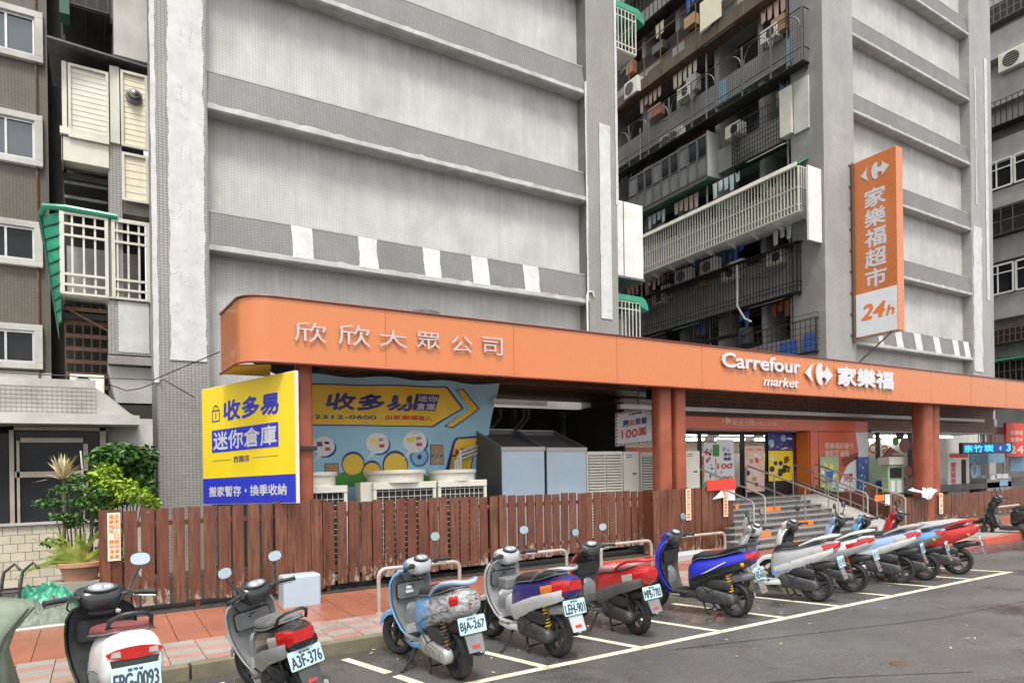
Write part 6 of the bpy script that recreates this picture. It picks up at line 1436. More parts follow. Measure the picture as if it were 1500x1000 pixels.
# ================================================================== scooters
def se(x, z0, z1, hw, n=20, e=2.8, top=1.0, lean=0.0):
    """Rounded ring across the machine at x, from height z0 to z1; top <1 narrows the upper half."""
    zc, hh = (z0+z1)/2, (z1-z0)/2; P = []
    for k in range(n):
        a = 2*math.pi*k/n; c, s_ = math.cos(a), math.sin(a)
        y = math.copysign(abs(c)**(2/e), c)*hw; z = math.copysign(abs(s_)**(2/e), s_)*hh
        y *= 1-(1-top)*(z/hh*.5+.5) if hh else 1
        P.append((x+lean*z, y, zc+z))
    return P
def interp(tab, t):
    for (a, va), (b, vb) in zip(tab, tab[1:]):
        if t <= b: f = (t-a)/(b-a); f = f*f*(3-2*f) if len(tab) < 4 else f; return [p+(q-p)*f for p, q in zip(va, vb)]
    return tab[-1][1]
def scooter(label, plate, X, Y, head, body='red_body', lower=None, seatm='seat', rail='chrome', inner='gplastic', front=None, tail='wrap', steer=0, lean=-3, spring='black_print', scale=1.06, mirrors=(1, 1), style='round', shield=False, signal='lens_orange', engm='engine', flap='gplastic', platecol='plate', extra=None, rimm='engine', pzo=None, hzo=0.0, mh=.15, grab='loop', sx=.93, mudguard='plastic', zlift=0.0):
    t = thing('scooter', label, 'scooter', (X, Y, 0+zlift), 'scooters parked along the kerb', rot=(math.radians(lean), math.atan(FALL)*math.sin(math.radians(head))*1.0, math.radians(head)))
    t.rotation_mode = 'XYZ'; t.scale = (scale, scale, scale)
    front = front or body
    WB = 1.25*sx; RW = .215; RF = .215
    def X_(x): return x*sx
    sa = math.radians(steer); piv = Vector((X_(1.12), 0, 0)); cs, sn = math.cos(sa), math.sin(sa)
    def steerf(p): q = p-piv; return Vector((q.x*cs-q.y*sn, q.x*sn+q.y*cs, q.z))+piv
    def add(mb, name, mat, par=None, smooth=True, st=False, sxf=True, ang=42, **k):
        if sxf: mb.v = [Vector((p.x*sx, p.y, p.z)) for p in mb.v]
        if st: mb.v = [steerf(p) for p in mb.v]
        return build(mb, name, M[mat], par or t, smooth, ang=ang, **k)
    def wheel(cx, r, st, w=.05):
        c = (cx, 0, r); ty = MB().lathe([(r-.058,-w*.75),(r-.03,-w*.98),(r-.010,-w*.75),(r-.001,-w*.32),(r,0),(r-.001,w*.32),(r-.010,w*.75),(r-.03,w*.98),(r-.058,w*.75)], c, (0,1,0), 32, True)
        tyo = add(ty, 'tyre', 'tyre', sxf=False, st=st)
        g_ = MB()
        for k in range(26):
            a = 2*math.pi*k/26; ca, sa_ = math.cos(a), math.sin(a)
            for q in (-1, 1):
                o = Vector((cx+(r-.0015)*ca, q*w*.30, r+(r-.0015)*sa_)); tt_ = Vector((-sa_, 0, ca)); n_ = Vector((ca, 0, sa_))
                d = (Vector((0, 1, 0))*q*.9+tt_*.55).normalized()*w*.30; g_.add([o-d-tt_*.004, o-d+tt_*.004, o+d+tt_*.004, o+d-tt_*.004], [(0,1,2,3)])
        add(g_, 'tread', 'black_print', tyo, False, st, False, kind='stuff')
        rim = MB().lathe([(r-.058,-w*.62),(r-.075,-w*.5),(r-.08,-w*.1),(r-.08,w*.1),(r-.075,w*.5),(r-.058,w*.62)], c, (0,1,0), 32, True)
        for k in range(5):
            a = 2*math.pi*k/5+.3; d = Vector((math.cos(a),0,math.sin(a))); s_ = Vector((-math.sin(a),0,math.cos(a)))
            o = Vector(c); rim.prism([o+d*.03+s_*.02-Vector((0,.018,0)), o+d*(r-.07)+s_*.011-Vector((0,.018,0)), o+d*(r-.07)-s_*.011-Vector((0,.018,0)), o+d*.03-s_*.02-Vector((0,.018,0))], (0,.036,0))
        rim.lathe([(.02,-.055),(.045,-.045),(.05,.045),(.02,.055)], c, (0,1,0), 16); add(rim, 'rim', rimm, tyo, True, st, False)
    wheel(0, RW, False, .055); wheel(WB, RF, True, .05)
    # brake disc
    add(MB().lathe([(.03,-.062),(.095,-.062),(.095,-.058),(.03,-.058)], (WB,0,RF), (0,1,0), 24, True), 'brake_disc', 'steel', None, True, True, False)
    # ---- front fender, fork
    mb = MB(); rings = []
    for k in range(13):
        a = math.radians(22+13*k); r = RF+.035; ca, sa_ = math.cos(a), math.sin(a); hw = .075*(1-.25*abs(k-6)/6)
        prof = [(-hw, -.045), (-hw, -.01), (-hw*.6, .012), (0, .02), (hw*.6, .012), (hw, -.01), (hw, -.045), (hw*.9, -.045), (hw*.85, -.012), (0, .008), (-hw*.85, -.012), (-hw*.9, -.045)]
        rings.append([(WB+(r+q)*ca, y, RF+(r+q)*sa_) for y, q in prof])
    mb.loft(rings); add(mb, 'front_fender', front, None, True, True, False)
    mb = MB()
    for s_ in (-1, 1): mb.tube([(WB, s_*.075, RF), (WB-.06, s_*.08, .48), (WB-.12, s_*.05, .62)], [.022,.022,.026], 8)
    mb.tube([(WB-.10,0,.55),(WB-.26,0,1.0)], .03, 8); add(mb, 'fork', 'plastic', None, True, True, False)
    # ---- leg shield: painted front cover and inner panel
    def shieldrings(dx0, dx1, grow):
        R = []
        for z, xc, hw in ((.25,.90,.12),(.33,.955,.165),(.44,1.01,.20),(.56,1.04,.225),(.68,1.03,.232),(.78,1.0,.225),(.84,.975,.195),(.885,.955,.13)):
            hw = hw*.93+grow; P = []
            for k in range(9):
                u = -1+2*k/8; P.append((xc+dx1+.075*(1-u*u)-.05*abs(u)**3, u*hw, z))
            for k in range(9):
                u = 1-2*k/8; P.append((xc+dx0+.012*(1-u*u)-.03*abs(u)**4, u*hw, z))
            R.append(P)
        return R
    mb = MB().loft(shieldrings(-.005, .05, .0)); add(mb, 'front_cover', front, ang=60)
    mb = MB(); R = shieldrings(-.045, -.004, -.012); mb.loft(R); add(mb, 'inner_panel', inner, ang=60)
    # raised glove box door with a recessed joint round it, and a lower knee panel
    gb = Frame(Vector((.978,0,.69)), (0,-1,0), (-.16,0,1))
    rrect = lambda w_, h_, r_=.03: [q for (cx_, cz_, a0) in ((w_-r_,h_-r_,0),(-w_+r_,h_-r_,1.571),(-w_+r_,-h_+r_,3.142),(w_-r_,-h_+r_,4.712)) for q in arc(cx_, cz_, r_, a0, a0+1.571, 4)]
    mb = MB(); gb.poly(mb, rrect(.158,.083), .012, .012); add(mb, 'glove_box_joint', 'black_print', smooth=False)
    mb = MB(); gb.poly(mb, rrect(.150,.075), .014, .022); add(mb, 'glove_box', inner if inner != 'silver_body' else 'gplastic', smooth=False)
    mb = MB(); gb.rect(mb, -.02, .045, .02, .056, .037, .006); add(mb, 'glove_box_latch', 'plastic', smooth=False)
    mb = MB(); mb.loft([se(.93,.30,.52,.10,16,3.2), se(.965,.32,.56,.07,16,3.2)]); add(mb, 'knee_panel', 'gplastic' if inner == 'plastic' else inner)
    edge = [(z, xc, hw*.93) for z, xc, hw in ((.25,.90,.12),(.33,.955,.165),(.44,1.01,.20),(.56,1.04,.225),(.68,1.03,.232),(.78,1.0,.225),(.84,.975,.195),(.885,.955,.13))]
    mb = MB()
    pe = [(xc-.035, hw+.002, z) for z, xc, hw in edge]+[(xc-.035, -hw-.002, z) for z, xc, hw in edge[::-1]]; mb.tube(pe, .011, 6); add(mb, 'shield_edge', front)
    add(MB().lathe([(.0,0),(.016,0),(.018,.012),(.0,.014)], (.955,-.10,.80), (-1,0,.1), 10), 'key_switch', 'chrome')
    # ---- floorboard and sills
    mb = MB().loft([se(.50,.245,.30,.15,16,4), se(.66,.235,.285,.165,16,4), se(.84,.235,.285,.155,16,4), se(.93,.26,.36,.12,16,3)]); add(mb, 'floorboard', inner)
    mb = MB().loft([se(.44,.20,.29,.165,16,4), se(.66,.185,.255,.172,16,4), se(.88,.20,.26,.14,16,4)]); add(mb, 'sill', lower or front)
    mb = MB()
    for k in range(6): mb.box(.58+k*.045, .60+k*.045, -.12, .12, .285, .291)
    add(mb, 'floor_ribs', 'black_print', smooth=False)
    # ---- tail body
    S_ = {'round': [(.64,.32,.62,.11),(.58,.30,.68,.15),(.46,.33,.715,.17),(.30,.405,.735,.18),(.12,.475,.765,.18),(-.06,.525,.795,.172),(-.20,.565,.815,.152),(-.31,.61,.82,.118),(-.365,.66,.80,.075)],
          'sport': [(.62,.30,.60,.10),(.56,.29,.65,.14),(.44,.335,.69,.16),(.28,.41,.71,.165),(.10,.49,.74,.158),(-.07,.555,.77,.142),(-.19,.605,.79,.118),(-.29,.66,.805,.085),(-.345,.71,.805,.05)],
          'box': [(.60,.30,.66,.12),(.52,.28,.72,.15),(.34,.36,.76,.165),(.12,.45,.79,.175),(-.08,.47,.82,.18),(-.22,.47,.83,.178),(-.31,.50,.825,.168),(-.345,.56,.80,.15)]}[style]
    mb = MB().loft([se(x, z0, z1, hw, 24, 2.9, .86) for x, z0, z1, hw in S_]); add(mb, 'tail_body', body, ang=55)
    if lower:                                     # contrasting lower sweep, a few millimetres proud
        mb = MB()
        for s_ in (-1, 1):
            n0 = len(S_)-1; P = []
            up = []; dn = []
            for x, z0, z1, hw in S_[1:n0]:
                h = z1-z0; up.append((x, s_*(hw*.985+.006), z0+h*.42)); dn.append((x, s_*(hw*.80), z0-.004))
            for k in range(len(up)-1):
                mid0 = (up[k][0], s_*(abs(up[k][1])+.004), (up[k][2]*.45+dn[k][2]*.55)); mid1 = (up[k+1][0], s_*(abs(up[k+1][1])+.004), (up[k+1][2]*.45+dn[k+1][2]*.55))
                mb.add([up[k], up[k+1], mid1, mid0, dn[k+1], dn[k]], [(0,1,2,3),(3,2,4,5)])
            add(mb, 'lower_panel', lower, ang=60); mb = MB()
    for f_ in (.30,):
        mb = MB()
        for s_ in (-1, 1):
            pts = [(x, s_*hw*1.0, z0+(z1-z0)*(f_+.10*q/len(S_))) for q, (x, z0, z1, hw) in enumerate(S_[1:-2])]; mb.tube([(a, b*.992, c) for a, b, c in pts], .0028, 4)
        if not lower: add(mb, 'panel_seam', 'black_print')
    mb = MB()
    for s_ in (-1, 1):
        mb.tube([(.60,s_*.10,.26),(.64,s_*.19,.27)], .012, 6); mb.lathe([(.004,0),(.009,.0),(.009,.004),(.004,.005)], (.30,s_*.178,.52), (0,s_,0), 8)
    add(mb, 'foot_peg', 'engine')
    mb = MB(); mb.tube([(.36,.13,.36),(.44,.15,.44),(.52,.13,.40)], .011, 6); mb.tube([(.20,.145,.34),(.28,.16,.30),(.40,.15,.36)], .006, 5); mb.tube([(.10,-.08,.36),(.30,-.13,.42),(.46,-.11,.38)], .009, 5); add(mb, 'engine_hoses', 'black_print')
    # ---- seat
    lift = {'round': .0, 'sport': .02, 'box': .01}[style]
    seatp = {'round': [(.60,.655,.70,.05),(.55,.655,.745,.105),(.44,.69,.785,.135),(.30,.71,.79,.145),(.16,.73,.80,.145),(.0,.76,.835,.14),(-.10,.79,.85,.12),(-.17,.81,.845,.07)],
             'sport': [(.58,.62,.68,.05),(.53,.635,.725,.10),(.42,.68,.765,.13),(.28,.69,.77,.14),(.14,.715,.79,.135),(.02,.745,.825,.12),(-.09,.775,.845,.10),(-.16,.795,.845,.06)],
             'box': [(.60,.67,.71,.06),(.54,.68,.765,.12),(.42,.715,.80,.15),(.26,.74,.81,.16),(.10,.76,.83,.16),(-.06,.785,.855,.155),(-.18,.80,.865,.14),(-.25,.815,.855,.09)]}[style]
    mb = MB().loft([se(x, z0, z1, hw, 20, 3.2, .9) for x, z0, z1, hw in seatp]); so_ = add(mb, 'seat', seatm, ang=60)
    mb = MB(); mb.tube([(x, s_*(hw*.99), z0+.012) for s_ in (1,) for x, z0, z1, hw in seatp]+[(x, -hw*.99, z0+.012) for x, z0, z1, hw in seatp[::-1]], .006, 5); add(mb, 'piping', 'gplastic', so_)
    # ---- grab rail
    zr = seatp[-2][2]+.02; xr_ = S_[-2][0]
    if grab == 'loop':
        mb = MB(); mb.tube([(.16,.155,zr-.13),(.02,.165,zr-.05),(-.12,.155,zr),(-.26,.11,zr+.02),(xr_-.02,.05,zr+.015),(xr_-.03,0,zr+.012),(xr_-.02,-.05,zr+.015),(-.26,-.11,zr+.02),(-.12,-.155,zr),(.02,-.165,zr-.05),(.16,-.155,zr-.13)], [.013,.016,.018,.02,.02,.02,.02,.02,.018,.016,.013], 8)
    elif grab == 'wing':
        mb = MB()
        for s_ in (-1, 1): mb.loft([se(.18, zr-.14, zr-.12, .012), se(-.05, zr-.06, zr-.02, .016), se(-.24, zr-.02, zr+.02, .018), se(-.34, zr+.0, zr+.02, .01)]); 
        h = len(mb.v)//2; mb.v = [Vector((p.x, p.y+.12*(1 if i < h else -1)*(1-max(0, -p.x-.1)*.9), p.z)) for i, p in enumerate(mb.v)]
        mb.tube([(-.30,.09,zr+.01),(-.34,0,zr+.012),(-.30,-.09,zr+.01)], .014, 8)
    else:
        mb = MB(); mb.tube([(-.16,.12,zr-.06),(-.24,.11,zr+.01),(-.30,.06,zr+.045),(-.31,0,zr+.05),(-.30,-.06,zr+.045),(-.24,-.11,zr+.01),(-.16,-.12,zr-.06)], .013, 8)
    add(mb, 'grab_rail', rail)
    # ---- lamps at the tail
    def band(x0_, x1_, f0, f1, mat, name, g=.006, ysel=None):
        rr_ = []
        for q in range(7):
            x = x0_+(x1_-x0_)*q/6; z0, z1, hw = interp([(-s[0], s[1:]) for s in S_], -x); base = se(x, z0, z1, hw, 48, 2.9, .86); P = []
            for k in range(48):
                fz = (base[k][2]-z0)/(z1-z0); fz = max(f0, min(f1, fz)); xs_ = max(x0_*0+min(x, S_[-1][0])-.001, x+(fz-.5)*.09*(1 if q < 6 else 0)); w0, w1, wh = interp([(-s[0], s[1:]) for s in S_], -xs_)
                p = se(xs_, w0, w1, wh+g, 48, 2.9, .86)[k]; c0, c1 = w0+(w1-w0)*f0, w0+(w1-w0)*f1; cl = max(c0, min(c1, p[2]))
                P.append((p[0], p[1]*(1 if cl == p[2] else .97), cl))
            rr_.append(P)
        m2 = MB(); m2.loft(rr_); return add(m2, name, mat, ang=50)
    xe = S_[-1][0]; x2 = S_[-2][0]
    if tail == 'wrap':
        band(x2+.13, xe-.007, .22, .84, 'tail_red', 'tail_light', .005); band(x2+.30, x2+.131, .30, .72, signal, 'turn_signal', .005)
    elif tail == 'bar':
        mb = MB(); x, z0, z1, hw = S_[-1]
        mb.prism([(xe-.012, y, z) for y, z in arc(0, z0+(z1-z0)*.64, hw*.98, 0, 2*math.pi, 28, .036)], (.03,0,0)); add(mb, 'tail_light', 'tail_red')
        for s_ in (-1, 1):
            mb = MB(); mb.prism([(xe-.0135, s_*hw*.66+y, z0+(z1-z0)*.64+z) for y, z in ((-.026,-.018),(.026,-.014),(.022,.014),(-.022,.018))], (.02,0,0)); add(mb, 'turn_signal', 'lens_clear', smooth=False)
        mb = MB(); mb.prism([(xe-.006, y, z) for y, z in ((-hw*.72, z0+.02),(hw*.72, z0+.02),(hw*.86, z0+.12),(-hw*.86, z0+.12))], (.05,0,0)); add(mb, 'lower_tail_panel', 'plastic', smooth=False)
    elif tail == 'none':
        band(x2+.10, x2+.0, .45, .80, 'tail_red', 'tail_light', .004)
    else:
        band(x2+.05, xe-.007, .12, .88, 'tail_red', 'tail_light', .004)
        mb = MB()
        for s_ in (-1, 1): mb.ell((x2+.10, s_*.12, .64), .03, .035, .028)
        add(mb, 'turn_signal', signal)
    # ---- mudguard, plate, flap
    pz = pzo or {'round': .47, 'sport': .485, 'box': .515}[style]; px_ = {'round': -.33, 'sport': -.355, 'box': -.375}[style]
    mb = MB(); mb.loft([se(.02,.40,.50,.075,16,3), se(-.14,.43,.54,.07,16,3), se(px_+.06,pz-.02,pz+.05,.06,16,3), se(px_+.03,pz-.03,pz+.03,.05,16,3)]); add(mb, 'mudguard', mudguard)
    mb = MB(); tl = Vector((-.42,0,-1)).normalized(); nn = Vector((-1,0,.42)).normalized(); o = Vector((px_+.025, 0, pz+.03))
    mb.prism([o+Vector((0,-.085,0)), o+Vector((0,.085,0)), o+Vector((0,.075,0))+tl*.215, o+Vector((0,-.075,0))+tl*.215], nn*.012); add(mb, 'rear_flap', flap, smooth=False)
    FPp = Frame(Vector(((px_+.01)*sx-.012, 0, pz+.055)), (0,-1,0), (.22,0,1)); PW, PH = .258, .142
    k_ = .145
    mb = MB(); rc = []; rr = .012
    for (cx_, cy_, a0) in ((PW/2-rr,PH/2-rr,0),(-PW/2+rr,PH/2-rr,math.pi/2),(-PW/2+rr,-PH/2+rr,math.pi),(PW/2-rr,-PH/2+rr,1.5*math.pi)): rc += arc(cx_, cy_, rr, a0, a0+math.pi/2, 3)
    FPp.poly(mb, rc, .0, .006); plo = build(mb, 'number_plate', M[platecol], t)
    if plate:
        mb = MB(); text(mb, FPp, plate, -PW*.45, -PH*.40, PW*.45, PH*.22, off=.007, bold=.035)
        text(mb, FPp, '臺灣省', -PW*.17, PH*.29, PW*.15, PH*.41, off=.007, bold=.01)
    else:
        mb = MB(); r = random.Random(len(label))
        for k in range(7):
            if k == 3: FPp.rect(mb, -PW*.02, -PH*.1, PW*.02, -PH*.06, .007); continue
            a = -PW*.43+k*PW*.128; FPp.rect(mb, a, -PH*.38, a+PW*.03, PH*.22, .007); FPp.rect(mb, a+PW*.03, PH*r.choice((-.38,-.1,.16)), a+PW*.085, PH*.22-.0 if r.random()<.3 else PH*.22, .0072) if r.random() < .4 else FPp.rect(mb, a+PW*.06, -PH*.38, a+PW*.09, PH*.22, .007)
    build(mb, 'lettering', M['plate_ink'], plo)
    mb = MB(); q = o+tl*.165+nn*.014; mb.obox(q, (0,.035,0), tl*.013, nn*.004); add(mb, 'reflector', 'tail_red', smooth=False)
    # ---- engine: belt case on the left, cylinder, air box, shock, exhaust on the right
    mb = MB(); rings = []
    for y, g_ in ((.075,0.0),(.135,0.0),(.152,-.014),(.158,-.03)):
        P = []
        for k in range(12): a = math.pi/2+math.pi*k/11; P.append((.01+(.072+g_)*math.cos(a), y, .22+(.072+g_)*math.sin(a)))
        for k in range(12): a = -math.pi/2+math.pi*k/11; P.append((.40+(.100+g_)*math.cos(a), y, .265+(.100+g_)*math.sin(a)))
        rings.append(P)
    mb.loft(rings); add(mb, 'belt_case', engm)
    mb = MB(); mb.lathe([(.062,0),(.062,.012),(.045,.016),(.01,.018)], (.40,.155,.268), (0,1,0), 20); mb.lathe([(.026,0),(.026,.008),(.01,.010)], (.015,.155,.22), (0,1,0), 14)
    for k in range(3): mb.prism([(.10,.157,.205+k*.022),(.30,.157,.225+k*.026),(.30,.157,.233+k*.026),(.10,.157,.211+k*.022)], (0,.006,0))
    add(mb, 'case_cover', engm)
    mb = MB().loft([se(.10,.20,.34,.08,14,4), se(.30,.20,.40,.095,14,4), se(.46,.20,.40,.09,14,4), se(.62,.24,.34,.06,14,3)]); mb.tube([(.30,.0,.36),(.52,.0,.42)], [.07,.06], 12)
    for k in range(6): mb.box(.40+k*.022, .408+k*.022, -.075, .075, .30, .42)
    add(mb, 'engine_block', 'engine')
    mb = MB().loft([se(-.02,.34,.42,.035,14,4), se(.06,.32,.45,.05,14,4), se(.26,.33,.46,.05,14,4), se(.34,.36,.43,.035,14,4)]); mb.v = [p+Vector((0,.10,0)) for p in mb.v]; add(mb, 'air_box', 'plastic')
    mb = MB(); mb.tube([(-.03,.10,.25),(.05,.095,.60)], .016, 8); add(mb, 'shock_absorber', 'engine')
    mb = MB(); P = []
    for k in range(85): f = k/84; a = f*2*math.pi*8; P.append((-.012+.055*f*1.0+.030*math.cos(a)*sx, .0985+.030*math.sin(a), .31+.24*f))
    mb.tube(P, .0068, 5); add(mb, 'coil_spring', spring)
    mb = MB(); mb.tube([(.42,-.06,.20),(.30,-.12,.17),(.18,-.135,.20)], .018, 8); mb.lathe([(.03,0),(.052,.03),(.055,.34),(.05,.37),(.02,.375)], (.18,-.14,.20), (-1,0,.16), 18); add(mb, 'exhaust', 'plastic')
    add(MB().lathe([(.025,0),(.03,.005),(.03,.012),(.016,.012),(.016,-.02)], (-.195,-.14,.262), (-1,0,.16), 14), 'exhaust_tip', 'chrome')
    mb = MB(); mb.box(-.12,.20,-.10,-.088,.23,.27); mb.lathe([(.06,0),(.06,.03),(.03,.035)], (0,.06,.215), (0,1,0), 16); add(mb, 'swing_arm', 'engine')
    # ---- stand
    mb = MB()
    if lean < -1.5: mb.tube([(.62,.12,.19),(.56,.30,.02),(.53,.34,.015)], [.014,.013,.018], 6)
    for s_ in (-1, 1): mb.tube([(.42,s_*.08,.17),(.34,s_*.13,.035),(.28,s_*.15,.03)], [.013,.012,.016], 6)
    mb.tube([(.36,-.12,.06),(.36,.12,.06)], .01, 6); add(mb, 'stand', 'black_iron')
    # ---- handlebar cowl, lamp, dash, grips, levers, mirrors
    hx, hz = .885, .925+hzo
    cowlm = 'black_body' if extra == 'blackcowl' else front
    mb = MB().loft([se(hx+.15,hz-.08,hz+.02,.06,24,3.0,1.2), se(hx+.12,hz-.10,hz+.045,.105,24,3.4,1.3), se(hx+.05,hz-.095,hz+.075,.125,24,3.8,1.38), se(hx+.03,hz-.095,hz+.078,.125,24,3.8,1.38)]); add(mb, 'front_cowl', cowlm, st=True)
    rearm = 'black_body' if extra == 'blackcowl' else ('silver_body' if inner in ('gplastic','silver_body') and body != 'blue_body' else 'plastic')
    mb = MB().loft([se(hx+.029,hz-.094,hz+.076,.122,24,4.2,1.36), se(hx-.02,hz-.10,hz+.062,.112,24,4.2,1.36), se(hx-.06,hz-.09,hz+.035,.098,24,4.0,1.3), se(hx-.075,hz-.075,hz+.01,.080,24,3.4,1.2)]); add(mb, 'rear_cowl', rearm, st=True)
    mb = MB().loft([se(hx+.06,.80,hz-.08,.07,14,3), se(hx-.02,.80,hz-.08,.08,14,3)]); add(mb, 'steering_neck', 'plastic', st=True)
    for s_ in (-1, 1):
        mb = MB(); mb.tube([(hx+.0,s_*.19,hz-.01),(hx+.09,s_*.20,hz-.07),(hx+.10,s_*.13,hz-.16),(hx+.06,s_*.06,hz-.22)], .006, 5); add(mb, 'brake_cable', 'black_print', st=True)
    mb = MB(); mb.loft([se(hx+.165,hz-.055,hz+.01,.05,20,2.4), se(hx+.13,hz-.078,hz+.035,.108,20,2.5)]); add(mb, 'headlight', 'lens_clear', st=True)
    FDs = Frame(Vector((hx-.028, 0, hz+.052)), (0,-1,0), (.86,0,.5)); mb = MB(); FDs.disc(mb, 0, .0, .105, .0, .052, 24, .02); add(mb, 'dashboard', 'plastic', st=True)
    mb = MB(); FDs.disc(mb, 0, .0, .080, .021, .047, 24, .002); add(mb, 'instrument_glass', 'dial', st=True)
    mb = MB(); FDs.disc(mb, -.025, .0, .028, .024, .028, 16); FDs.rect(mb, .02, -.02, .055, .015, .024); add(mb, 'dial_print', 'dial_print', smooth=False, st=True)
    bars = MB(); bars.tube([(hx-.12,.33,hz+.005),(hx-.06,.18,hz+.015),(hx-.01,.06,hz),(hx-.01,-.06,hz),(hx-.06,-.18,hz+.015),(hx-.12,-.33,hz+.005)], .013, 8); add(bars, 'handlebar', 'engine', st=True)
    for s_ in (1, -1):
        g_ = MB(); g_.tube([(hx-.072,s_*.205,hz+.013),(hx-.12,s_*.325,hz+.005)], [.019,.018], 10); g_.lathe([(.022,0),(.024,.01),(.012,.016)], (hx-.12,s_*.325,hz+.005), (-.35,s_,-.05), 10); add(g_, 'grip', 'tyre', st=True)
        g_ = MB(); g_.tube([(hx-.02,s_*.16,hz-.0),(hx-.03,s_*.24,hz-.02),(hx-.07,s_*.34,hz-.03)], [.008,.007,.008], 6); add(g_, 'brake_lever', 'chrome', st=True)
        g_ = MB(); g_.loft([se(hx-.045,hz-.02,hz+.035,.02,10,3), se(hx-.085,hz-.015,hz+.03,.02,10,3)]); g_.v = [p+Vector((0,s_*.175,0)) for p in g_.v]; add(g_, 'switch_box', 'plastic', st=True)
        on = mirrors[0] if s_ == 1 else mirrors[1]
        if on:
            mm = MB(); top = Vector((hx-.02, s_*.25, hz+.06+mh)); mm.tube([(hx-.05,s_*.165,hz+.02),(hx-.01,s_*.20,hz+.03+mh*.5),(top.x,top.y,top.z-.02)], .011, 8); mo = add(mm, 'mirror_stalk', 'plastic', st=True)
            fc = Frame(top+Vector((0,0,.02)), (0.10*s_,-1,0), (.10,0,1)); mm = MB()
            shp = [(a*.070, b*.048+.012) for a, b in [(math.copysign(abs(math.cos(q))**.8, math.cos(q)), math.copysign(abs(math.sin(q))**.8, math.sin(q))) for q in [2*math.pi*k/24 for k in range(24)]]]
            mm.loft([[fc.p(a*.55, .012+(b-.012)*.55, -.035) for a, b in shp], [fc.p(a, b, -.018) for a, b in shp], [fc.p(a, b, .0) for a, b in shp]]); add(mm, 'mirror_shell', 'plastic' , mo, st=True)
            mm = MB(); fc.poly(mm, [(a*.9, .012+(b-.012)*.9) for a, b in shp], .002); add(mm, 'mirror_glass', 'mirror', mo, False, st=True)
    if shield:
        mb = MB(); P0 = [(hx+.16, y, hz+.02) for y in (-.14,-.07,0,.07,.14)]; R_ = [[(hx+.16-.10*f+.02*(1-(y/.14)**2), y*(1-.25*f), hz+.02+.24*f) for y in (-.14,-.09,-.045,0,.045,.09,.14)] for f in (0,.35,.7,1)]
        n_ = 7; V_ = [p for R2 in R_ for p in R2]; mb.add(V_, [(j*n_+i, j*n_+i+1, (j+1)*n_+i+1, (j+1)*n_+i) for j in range(3) for i in range(6)]); o_ = add(mb, 'windscreen', 'lens_clear', st=True)
    return t
def part(t, mb, name, mat, smooth=True): return build(mb, name, M[mat], t, smooth)
s1 = scooter('white and black scooter with dark red seat and wide red tail lamp, leftmost uncovered', 'EPG-0093', .16, 5.12, 98, 'white_body', front='black_body', inner='plastic', seatm='seat_red', rail='plastic', tail='bar', style='box', grab='handle', steer=-4, lean=0, scale=1.07, mirrors=(0,1), extra='blackcowl', zlift=0, mudguard='plastic', sx=.86)
s2 = scooter('black and silver scooter with a grey seat and big red and clear tail lamp', 'A3F-376', 1.36, 5.22, 96, 'black_body', lower='silver_body', inner='gplastic', front='silver_body', seatm='silver_seat', rail='plastic', signal='lens_clear', steer=16, lean=-11, pzo=.50, extra='blackcowl', scale=.97, grab='handle', tail='wrap', flap='plastic')
s3 = scooter('old light blue scooter with silver tape over its tail', 'BJA-267', 2.76, 5.36, 91, 'taped_body', lower=None, front='ltblue_body', tail='none', inner='gplastic', rail='paleblue_body', steer=24, lean=-3, spring='spring_b', engm='engine_pale', scale=1.02, mirrors=(0,1), rimm='plastic')
s4 = scooter('navy and white scooter with silver carrier and orange turn lamp', 'LEH-901', 3.88, 5.40, 92, 'navy_body', lower='white_body', front='silver_body', inner='silver_body', rail='chrome', steer=12, lean=-2, spring='spring_y', flap='silver_body', scale=1.02, mirrors=(0,1), mudguard='silver_body')
s5 = scooter('red scooter with patterned pink seat cover', 'MPB-7703', 5.13, 5.60, 88, 'red_body', inner='plastic', front='red_body', seatm='pink_seat', lower='gplastic', rail='red_body', signal='lens_clear', steer=10, lean=-4, scale=.97, spring='black_print')
s6 = scooter('deep blue sporty scooter with yellow rear spring', 'N35-6763', 6.64, 5.50, 104, 'blue_body', lower='black_body', inner='plastic', style='sport', tail='small', rail='black_body', grab='wing', lean=0, steer=4, spring='spring_y', scale=1.03, mirrors=(0,1), mudguard='gplastic', sx=.89)
s7 = scooter('silver scooter with light blue stripe and small windscreen', None, 8.23, 5.46, 106, 'silver_body', lower='white_body', inner='silver_body', rail='white_body', lean=0, style='sport', tail='wrap', signal='lens_clear', shield=True, grab='wing', scale=1.02, sx=.89)
s8 = scooter('white and red scooter with red rear shock behind the silver one', None, 9.17, 5.53, 106, 'white_body', lower='silver_body', inner='plastic', rail='white_body', lean=0, style='sport', tail='wrap', signal='tail_red', grab='wing', spring='spring_r', scale=1.02, sx=.89, mirrors=(0,1))
s9 = scooter('pale blue and white sporty scooter with round blue front', None, 10.36, 5.50, 108, 'paleblue_body', lower='white_body', inner='plastic', rail='silver_body', lean=0, style='sport', signal='lens_clear', grab='wing', scale=1.02, sx=.89)
s10 = scooter('light blue and dark grey scooter squeezed before the last red one', None, 10.92, 5.42, 108, 'ltblue_body', lower='gplastic', inner='plastic', rail='silver_body', lean=0, style='sport', tail='small', grab='wing', scale=1.0, sx=.89, mirrors=(0,0))
s11 = scooter('bright red sporty scooter, last in the row', None, 11.85, 5.36, 110, 'red_body', lower='red_body', inner='plastic', rail='red_body', lean=0, style='sport', tail='small', grab='wing', scale=1.02, sx=.89)
s12 = scooter('black scooter parked apart at the far right edge', None, 18.5, 6.55, 100, 'black_body', inner='plastic', lean=0, scale=1.0)
